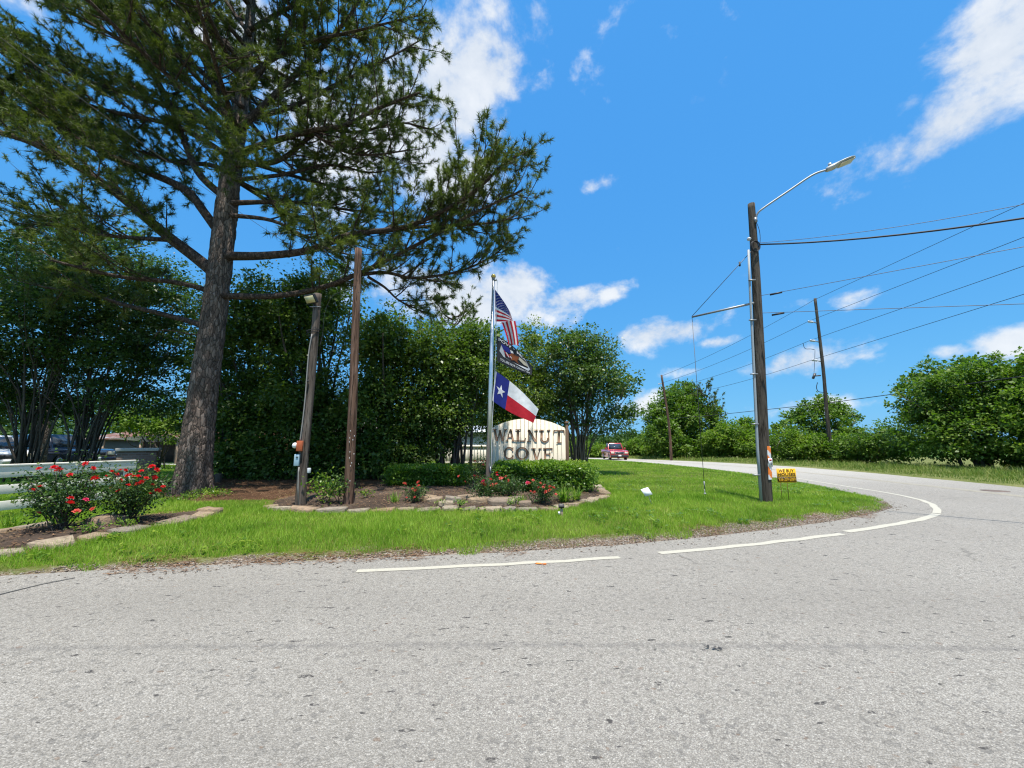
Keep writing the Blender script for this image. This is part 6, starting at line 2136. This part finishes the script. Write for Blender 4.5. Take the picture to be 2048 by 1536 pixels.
strap_plant('daylily', 'yellow-green daylily clump in front of the big hedge', 1128, 1003, 150, .46, .018, 'lily', 121, spread=.9)
strap_plant('daylily', 'daylily clump under the right end of the hedge', 1152, 999, 80, .40, .016, 'lily', 122, spread=.9)
strap_plant('lilyturf', 'small pale striped grass clump behind the stone edging', 1042, 1007, 80, .24, .010, 'lily', 123, spread=.8)
strap_plant('lilyturf', 'small grassy clump left of the low coral rose', 788, 1004, 60, .26, .011, 'lily', 124, spread=.7)


def small_plant(name, label, px, py, w, h, n, mat, seed, L=.05, cat='plant'):
    rng = np.random.default_rng(seed)
    p = on_land(px, py, .2)
    t = thing(name, label, cat, p, 'low plants in the beds')
    tree_C = []
    a = Acc()
    for k in range(7):
        e = p + Vector((rng.normal() * w * .3, rng.normal() * w * .25, h * rng.uniform(.5, 1)))
        a.tube([p - Vector((0, 0, .02)), p.lerp(e, .6), e], [.006, .004, .003], 4, False); tree_C.append(np.array(e))
    a.build('stems', MT['dark_bark'], t)['kind'] = 'stuff'
    C = np.array(tree_C)[rng.integers(0, 7, n)] * .75 + np.array(p) * .25 + rng.normal(size=(n, 3)) * np.array([w * .22, w * .2, h * .18])
    C[:, 2] = np.maximum(C[:, 2], p.z + .015)
    V, F = leaf_arrays(C, unit(rng.normal(size=(n, 3))), unit(np.array([0, 0, .8]) + rng.normal(size=(n, 3)) * .5), L * rng.uniform(.6, 1.3, n), L * .6 * rng.uniform(.7, 1.2, n))
    build('foliage', V, F, MT[mat], t, False, {'rnd': np.repeat(rng.random(n), 4)})


small_plant('leafy_shrub', 'thin leafy shrub between the two stub poles', 644, 1008, .55, .62, 420, 'hedge', 131, .07)
small_plant('leafy_shrub', 'rounded leafy shrub beside the taller stub pole', 676, 1006, .45, .5, 420, 'rose_leaf', 132, .06)
small_plant('seedling', 'small bright seedling right of the taller stub pole', 732, 996, .25, .2, 90, 'hedge', 133, .05)
small_plant('seedling', 'yellow-green seedling in the mulch under the stepped stones', 920, 1012, .22, .14, 110, 'lily', 134, .045)
small_plant('seedling', 'tiny yellow-green seedling left of the stepped stones', 884, 1010, .2, .12, 70, 'lily', 135, .04)
small_plant('seedling', 'yellow-green seedling beside the pale grass clump', 1022, 1009, .24, .15, 110, 'lily', 136, .045)
small_plant('seedling', 'small bright weed sprouting in the rose bed', 186, 1064, .25, .14, 100, 'lily', 137, .045)
small_plant('seedling', 'second small weed in the rose bed near the stones', 256, 1054, .25, .14, 100, 'hedge', 138, .045)
for k, (px, py, lab) in enumerate([(402, 990, 'green weeds at the foot of the big pine'), (420, 985, 'green ivy sprig right of the pine foot'), (382, 1000, 'low weeds in the pine straw before the trunk'), (436, 992, 'weed patch at the edge of the pine straw')]):
    small_plant('weed_patch', lab, px, py, .5, .14, 200, 'hedge', 140 + k, .05)
strap_plant('daylily', 'grassy clump at the left edge of the rose bed', 18, 1056, 60, .3, .012, 'lily', 125, spread=.8)
# a stray dead pipe-end by the pine
sp = on_land(436, 965, .15)
a = Acc(); a.box(sp + Vector((0, 0, .13)), (.16, .16, .30), .3); bevel(one('stump', a, MT['dark_bark'], 'short dark stump right of the big pine', 'stump', None, False), .02)

# ------------------------------------------------------------------ small signs and lamp on the lawn
# yard sign
yp = on_land(1554, 1001, .12)
ys_c = at(1573, 951, yp.y)
yt = thing('yard_sign', 'yellow WE BUY HOUSES yard sign beside the street light pole', 'sign', (ys_c.x, yp.y, land_z(ys_c.x, yp.y)))
yw, yh = at(1592, 951, yp.y).x - at(1554, 951, yp.y).x, at(1573, 937, yp.y).z - at(1573, 965, yp.y).z
a = Acc(); a.box(ys_c, (yw, .006, yh)); a.build('board', MT['yellow_sign'], yt)
for txt, dz, hh_, col, wf_ in (('WE BUY', .345, .19, 'ink', .80), ('HOUSES', .08, .19, 'ink', .92)):
    tv, tq, tt_ = text_arrays(txt, 1, .015, 0)
    mn, mx = tv.min(0), tv.max(0)
    V = [(ys_c.x + ((x - mn[0]) / (mx[0] - mn[0]) - .5) * yw * wf_, yp.y - .006, ys_c.z + (dz + ((y - mn[1]) / (mx[1] - mn[1]) - .5) * hh_ * 1.15) * yh) for x, y, z in tv]
    build('lettering', V, [np.array(f) for f in (tq, tt_) if f], MT[col], yt)
a = Acc(); a.box(ys_c + Vector((0, -.0045, -.265 * yh)), (yw * .95, .003, yh * .34)); a.build('number_band', MT['ink'], yt)
tv, tq, tt_ = text_arrays('936-209-5099', 1, .01, 0)
mn, mx = tv.min(0), tv.max(0)
V = [(ys_c.x + ((x - mn[0]) / (mx[0] - mn[0]) - .5) * yw * .88, yp.y - .0085, ys_c.z + (-.265 + ((y - mn[1]) / (mx[1] - mn[1]) - .5) * .26) * yh) for x, y, z in tv]
build('lettering', V, [np.array(f) for f in (tq, tt_) if f], MT['yellow_sign'], yt)
zl = land_z(ys_c.x, yp.y)
for dx in (-.35, .0):
    a = Acc(); a.tube([(ys_c.x + dx * yw, yp.y + .004, zl - .1), (ys_c.x + dx * yw, yp.y + .004, ys_c.z + .02)], [.005, .005], 6); a.build('stake', MT['rust'], yt)
# blank white lawn marker
wp = on_land(1306, 1010, .12)
wt_ = thing('lawn_marker', 'small blank white marker plate tilted on a thin stake', 'sign', wp)
c = at(1293, 984, wp.y)
q = [at(1281, 979, wp.y - .02), at(1295.5, 974.5, wp.y + .0), at(1305, 988.5, wp.y - .05), at(1291, 993, wp.y - .07)]
n_ = (q[1] - q[0]).cross(q[3] - q[0]).normalized()
V = [tuple(x) for x in q] + [tuple(x - n_ * .006) for x in q]
build('plate', V, np.array([[0, 1, 2, 3], [7, 6, 5, 4], [0, 4, 5, 1], [1, 5, 6, 2], [2, 6, 7, 3], [3, 7, 4, 0]]), MT['white_plastic'], wt_)
a = Acc(); a.tube([wp - Vector((0, 0, .08)), at(1297, 991, wp.y - .04)], [.006, .005], 6); a.build('stake', MT['galv'], wt_)
# spotlight on a stake
lp = on_land(1123, 1033, .12)
lt = thing('garden_spotlight', 'small black spotlight on a stake in front of the edging', 'spotlight', lp)
a = Acc(); a.box(lp + Vector((.005, 0, .06)), (.045, .045, .16)); bevel(a.build('stake', MT['wood_stake'], lt), .004)
c = lp + Vector((0, -.01, .19)); rot = Matrix.Rotation(R(-35), 3, 'X')
a = Acc(); a.box(c, (.105, .05, .075), rot=rot); hd = bevel(a.build('head', MT['black'], lt), .012)
a = Acc(); a.box(c + rot @ Vector((0, .028, 0)), (.085, .006, .055), rot=rot); a.build('lens', MT['lens'], hd)
a = Acc(); a.tube([lp + Vector((0, 0, .13)), c - Vector((0, 0, .03))], [.012, .012], 8); a.build('knuckle', MT['black'], lt)
a = Acc(); a.tube([lp + Vector((-.045, -.02, .04)), lp + Vector((-.045, -.02, .09))], [.02, .02], 8); a.build('plug', MT['white_plastic'], lt)

# ------------------------------------------------------------------ street light
sl = on_land(1531, 1003, .13); SLY = sl.y
st2 = thing('street_light', 'tall dark timber street light pole with a curved lamp arm', 'street light', sl)
sp_ = lambda x, y, dy=0.0: at(x, y, SLY + dy)
timber([sl - Vector((0, 0, .4)), sp_(1527, 900), sp_(1519, 700), sp_(1511, 540), sp_(1502.5, 408)], .138, .080, MT['pole_dark'], 'pole', st2, 3, 24, 60)
arm = smooth_path([sp_(1512, 440, -.10), sp_(1515, 427, -.13), sp_(1530, 414, -.2), sp_(1580, 380, -.35), sp_(1625, 350, -.5), sp_(1655, 339, -.6)], 24)
a = Acc(); a.tube(arm, np.full(24, .024), 8); am = a.build('lamp_arm', MT['galv'], st2, True)
a = Acc(); a.box(sp_(1511, 440, -.10), (.06, .06, .12)); a.build('arm_bracket', MT['galv'], am)
h0, h1 = sp_(1652, 341, -.58), sp_(1711, 317, -.78)
ax = (h1 - h0); ll = ax.length; ax.normalize(); sd_ = ax.cross(Vector((0, 0, 1))).normalized(); upv = sd_.cross(ax)
V, Q = [], []
prof = [(0, .05, .045, .0), (.06, .075, .07, .0), (.22, .09, .085, .0), (.34, .105, .075, .01), (.42, .135, .05, .02), (.6, .155, .042, .02), (.8, .15, .038, .02), (.93, .11, .032, .02), (1.0, .03, .02, .02)]
ns = 16
for f, w_, t_, o_ in prof:
    for k in range(ns):
        an = k / ns * 6.283
        V.append(tuple(h0 + ax * ll * f + sd_ * w_ * math.cos(an) + upv * (t_ * (math.sin(an) if math.sin(an) > 0 else .55 * math.sin(an)) + o_)))
for i in range(len(prof) - 1):
    for k in range(ns):
        Q.append([i * ns + k, i * ns + (k + 1) % ns, (i + 1) * ns + (k + 1) % ns, (i + 1) * ns + k])
T = [[0, k + 1, k] for k in range(1, ns - 1)] + [[(len(prof) - 1) * ns, (len(prof) - 1) * ns + k, (len(prof) - 1) * ns + k + 1] for k in range(1, ns - 1)]
lum = build('luminaire', V, [np.array(Q), np.array(T)], MT['lamp_grey'], st2, True)
a = Acc(); cc_ = h0 + ax * ll * .68 - upv * .012
rot = Matrix((ax, sd_, upv)).transposed()
a.box(cc_, (ll * .46, .22, .02), rot=rot); bevel(a.build('lens', MT['lamp_lens'], lum), .01)
a = Acc(); a.tube([h0 + ax * ll * .2 + upv * .07, h0 + ax * ll * .2 + upv * .14], [.04, .035], 10); a.build('photocell', MT['lamp_grey'], lum, True)
# conduit and straps
a = Acc(); a.tube([sl + Vector((-.15, -.08, -.1)), sp_(1515, 900, -.13), sp_(1506, 700, -.12), sp_(1499, 560, -.11), sp_(1497, 500, -.11)], [.032, .032, .03, .026, .026], 10); a.build('conduit', MT['pvc'], st2, True)
a = Acc(); ellipsoid(a, sp_(1498, 478, -.11), (.05, .05, .045)); a.build('weatherhead', MT['insul'], st2, True)
for (x, y) in [(1508, 950), (1505, 848), (1503, 748), (1500, 640), (1499, 560)]:
    a = Acc(); a.box(sp_(x + 5, y, -.15), (.16, .05, .022)); a.build('strap', MT['galv'], st2)
a = Acc(); c = sp_(1509, 493, -.13)
for k in range(3):
    a.tube([c + Vector((.105 * math.cos(t) + .01 * k, -.015 * k, .14 * math.sin(t))) for t in np.linspace(0, 6.283, 22)], np.full(22, .008), 5, False)
a.build('cable_coil', MT['wire'], st2, True)
a = Acc(); a.tube(smooth_path([sp_(1512, 442, -.12), sp_(1519, 462, -.14), sp_(1520, 485, -.14), sp_(1514, 505, -.13)], 14), np.full(14, .007), 5, False); a.build('lamp_cable', MT['wire'], st2, True)
# reflective panels wrapped on the near face, and the paper notice
def wrap_panel(name, y0, y1, xc, mats, seed):
    """striped reflector sheet bent round the pole's near right side"""
    n = 8
    zt, zb_ = sp_(xc, y0).z, sp_(xc, y1).z
    c0, c1 = sp_(np.interp(y0, [408, 540, 700, 900, 1003], [1502.5, 1511, 1519, 1527, 1531]), y0), sp_(np.interp(y1, [408, 540, 700, 900, 1003], [1502.5, 1511, 1519, 1527, 1531]), y1)
    V, Q, MI = [], [], []
    m_ = 10
    for j in range(m_ + 1):
        f = j / m_
        c = c0.lerp(c1, f); rad = np.interp(c.z, [0, 7.6], [.145, .088]) + .008
        for i in range(n + 1):
            an = R(-92) + R(80) * i / n
            V.append((c.x + rad * math.cos(an), c.y + rad * math.sin(an), c.z))
    for j in range(m_):
        for i in range(n):
            b0 = j * (n + 1) + i
            Q.append([b0, b0 + n + 1, b0 + n + 2, b0 + 1]); MI.append(1 if ((j * 1.0 + (n - i) * .75 + seed) % 9) < 4.6 else 0)
    o = link(name, mesh_data(name, V, np.array(Q), mats, True, None, MI), st2)
    return o
pn = wrap_panel('reflector_panel', 892, 918, 1530, (MT['silver_ref'], MT['orange']), 5)
pn['label'] = 'orange and white striped reflector on the pole'
pn = wrap_panel('reflector_panel', 926, 958, 1530, (MT['silver_ref'], MT['orange']), 1)
c = sp_(1541, 925, -.14)
rot = Matrix.Rotation(R(18), 3, 'Z')
a = Acc(); a.box(c, (.115, .006, .19), rot=rot); nt_ = a.build('paper_notice', MT['white_plastic'], st2)
a = Acc(); a.box(c + rot @ Vector((0, -.005, .055)), (.075, .003, .035), rot=rot); a.build('notice_heading', MT['red_ink'], nt_)
a = Acc(); a.box(c + rot @ Vector((.012, -.005, -.02)), (.02, .003, .06), rot=rot); a.build('notice_print', MT['ink'], nt_)
# sidewalk guy: strut, wires and ground anchor
an_ = on_land(1410, 990, .13)
se = Vector((an_.x, an_.y, at(1416, 634, an_.y).z))
gt = thing('guy_anchor', 'strutted guy wire anchored in the lawn left of the street light', 'guy wire', an_)
a = Acc(); a.tube([sp_(1508, 606, -.05), se], [.03, .026], 8); a.build('strut', MT['galv'], gt, True)
a = Acc(); a.tube([sp_(1502, 503, -.05), se + Vector((0, 0, .02))], [.008, .008], 5); a.tube([se, an_ + Vector((0, 0, .3))], [.007, .007], 5); a.build('wire', MT['wire_grey'], gt)
a = Acc(); a.tube([an_ + Vector((0, 0, .34)), an_ + Vector((.005, 0, .16))], [.016, .016], 6); a.tube([an_ + Vector((0, 0, .16)), an_ - Vector((0, 0, .05))], [.009, .009], 6); a.build('turnbuckle', MT['galv'], gt)
a = Acc(); ellipsoid(a, an_ + Vector((0, 0, .03)), (.035, .035, .03)); a.build('anchor_eye', MT['galv'], gt, True)
a = Acc(); a.box(se + (sp_(1502, 503) - se) * .82, (.03, .03, .12)); a.build('insulator', MT['black'], gt)

# ------------------------------------------------------------------ far utility poles and overhead wires
PBp = gp(1665, 926, .1); UY = PBp.y
ub = thing('utility_pole', 'leaning utility pole with insulators on the verge beyond the road', 'utility pole', PBp, 'utility poles')
up_ = lambda x, y, dy=0.0: at(x, y, UY + dy)
timber([PBp - Vector((0, 0, .4)), up_(1655, 840), up_(1646, 735), up_(1630, 597)], .14, .095, MT['pole_dark'], 'pole', ub, 5, 18, 40)
INS = [(1634, 644), (1638, 682), (1642, 721)]
ends = [up_(1628, 600, -.1)]
for (x, y) in INS:
    e = up_(x - 18, y - 1, -.1); ends.append(e)
    a = Acc(); a.tube([up_(x - 1, y + 2), up_(x - 8, y)], [.04, .035], 8); a.build('insulator_bracket', MT['galv'], ub, True)
    a = Acc(); P5 = [up_(x - 8, y).lerp(e, k / 8) for k in range(9)]; a.tube(P5, [.05, .09, .05, .09, .05, .09, .05, .09, .04], 10); a.build('insulator', MT['insul'], ub, True)
a = Acc(); a.tube(smooth_path([up_(1606, 686), up_(1610, 697), up_(1622, 698), up_(1630, 700)], 12), np.full(12, .02), 5, False); a.tube(smooth_path([up_(1630, 701), up_(1629, 730), up_(1628, 745)], 8), np.full(8, .015), 5, False); a.build('jumper_wire', MT['wire'], ub)
a = Acc(); a.tube([up_(1641, 751), up_(1628, 752)], [.05, .05], 8); a.tube([up_(1630, 747), up_(1626, 757)], [.09, .09], 8); a.build('cutout', MT['wire_grey'], ub)
a = Acc(); a.tube(smooth_path([up_(1635, 765), up_(1633, 775), up_(1637, 783), up_(1648, 785)], 12), np.full(12, .025), 5, False); a.build('cable_tail', MT['wire'], ub)
a = Acc(); g = gp(1661, 926, .1); ellipsoid(a, g + Vector((0, -.1, .38)), (.13, .1, .42)); a.build('guard', MT['orange'], ub, True)['label'] = 'orange guard wrapped at the foot of the pole'
PCp = at(1342, 912, 41); PCp.z = float(G(PCp.x, PCp.y))
uc = thing('utility_pole', 'slim leaning utility pole in front of the tall rounded tree', 'utility pole', PCp, 'utility poles')
uq = lambda x, y: at(x, y, PCp.y)
timber([PCp - Vector((0, 0, .4)), uq(1338, 850), uq(1323, 750)], .15, .10, MT['pole_brown'], 'pole', uc, 9, 12, 20)
cend = [uq(1323, 752), uq(1317, 768), uq(1319, 782), uq(1322, 797)]
for e in cend[1:]:
    a = Acc(); a.tube([e, e + Vector((.35, 0, .04))], [.07, .04], 8); a.build('insulator', MT['insul'], uc, True)
WG = 'overhead wires'
off = PBp - PCp; off.z = 0
right_px = [(2048, 406), (2048, 473), (2048, 531), (2048, 588)]
names = ['topmost thin wire on the far utility poles', 'upper conductor on the far utility poles', 'middle conductor on the far utility poles', 'lower conductor on the far utility poles']
d_far = Vector((-1.6, -34, 0))
for k in range(4):
    # the span towards the viewer leaves the frame at the right
    s_ = None
    for t in np.linspace(.05, 1.2, 400):
        q = ends[k] + d_far * t
        dd = pixel_dir(*right_px[k]); 
        if q.x / q.y > dd.x / dd.y: s_ = t; break
    q = ends[k] + d_far * s_
    zr = CAM_H + dd.z / dd.y * q.y
    far_end = ends[k] + d_far * 1.7
    # straight fall or rise continued beyond the frame
    far_end.z = ends[k].z + (zr - ends[k].z) / s_ * 1.7
    a = Acc(); a.tube([cend[k].lerp(ends[k], f) - Vector((0, 0, 4 * .35 * f * (1 - f))) for f in np.linspace(0, 1, 16)] + [ends[k].lerp(far_end, f) for f in np.linspace(.02, 1, 16)], np.full(32, .014), 5, False)
    one('overhead_wire', a, MT['wire'], names[k], 'wire', WG)
a = Acc(); e0 = up_(1657, 806, -.15)
fe = e0 + d_far * 1.7; dd = pixel_dir(1800, 792)
a.tube([uq(1334, 838), at(1450, 828, 36.5), e0] + [e0.lerp(fe, f) + Vector((0, 0, .2 * f)) for f in np.linspace(.05, 1, 12)], np.full(15, .024), 5, False)
one('overhead_cable', a, MT['wire'], 'thick low cable passing in front of the roadside trees', 'cable', WG)
D_ = Vector((20.4, -4.0, 0))
s0 = sp_(1518, 489, -.05)
a = Acc(); a.tube(catenary(s0, Vector((D_.x, D_.y, 9.0)), 2.3, 40), np.full(40, .018), 6, False)
one('service_cable', a, MT['wire'], 'thick dark cable leaving the street light towards the right edge', 'cable', WG)
a = Acc(); a.tube(catenary(sp_(1516, 486, -.05), Vector((D_.x, D_.y, 9.6)), 2.15, 40), np.full(40, .006), 5, False)
one('service_wire', a, MT['wire_grey'], 'thin wire just above the thick service cable', 'wire', WG)
a = Acc(); a.tube(catenary(sp_(1523, 591), Vector((D_.x, D_.y, 4.6)), .1, 20), np.full(20, .0065), 5, False)
ga = one('span_guy', a, MT['wire_grey'], 'upper thin span guy running right from the street light', 'wire', WG)
a = Acc(); a.tube(catenary(sp_(1525, 626), Vector((D_.x, D_.y, .9)), 0.0, 20), np.full(20, .0065), 5, False)
gb = one('span_guy', a, MT['wire_grey'], 'lower thin span guy running right from the street light', 'wire', WG)
for o_, x, y, ys in ((ga, 1552, 587, SLY - .55), (gb, 1556, 628, SLY - .6)):
    c = at(x, y, ys)
    a = Acc(); a.tube([c - Vector((.09, -.08, 0)), c + Vector((.09, -.08, 0))], [.022, .022], 8); a.build('insulator', MT['black'], o_)
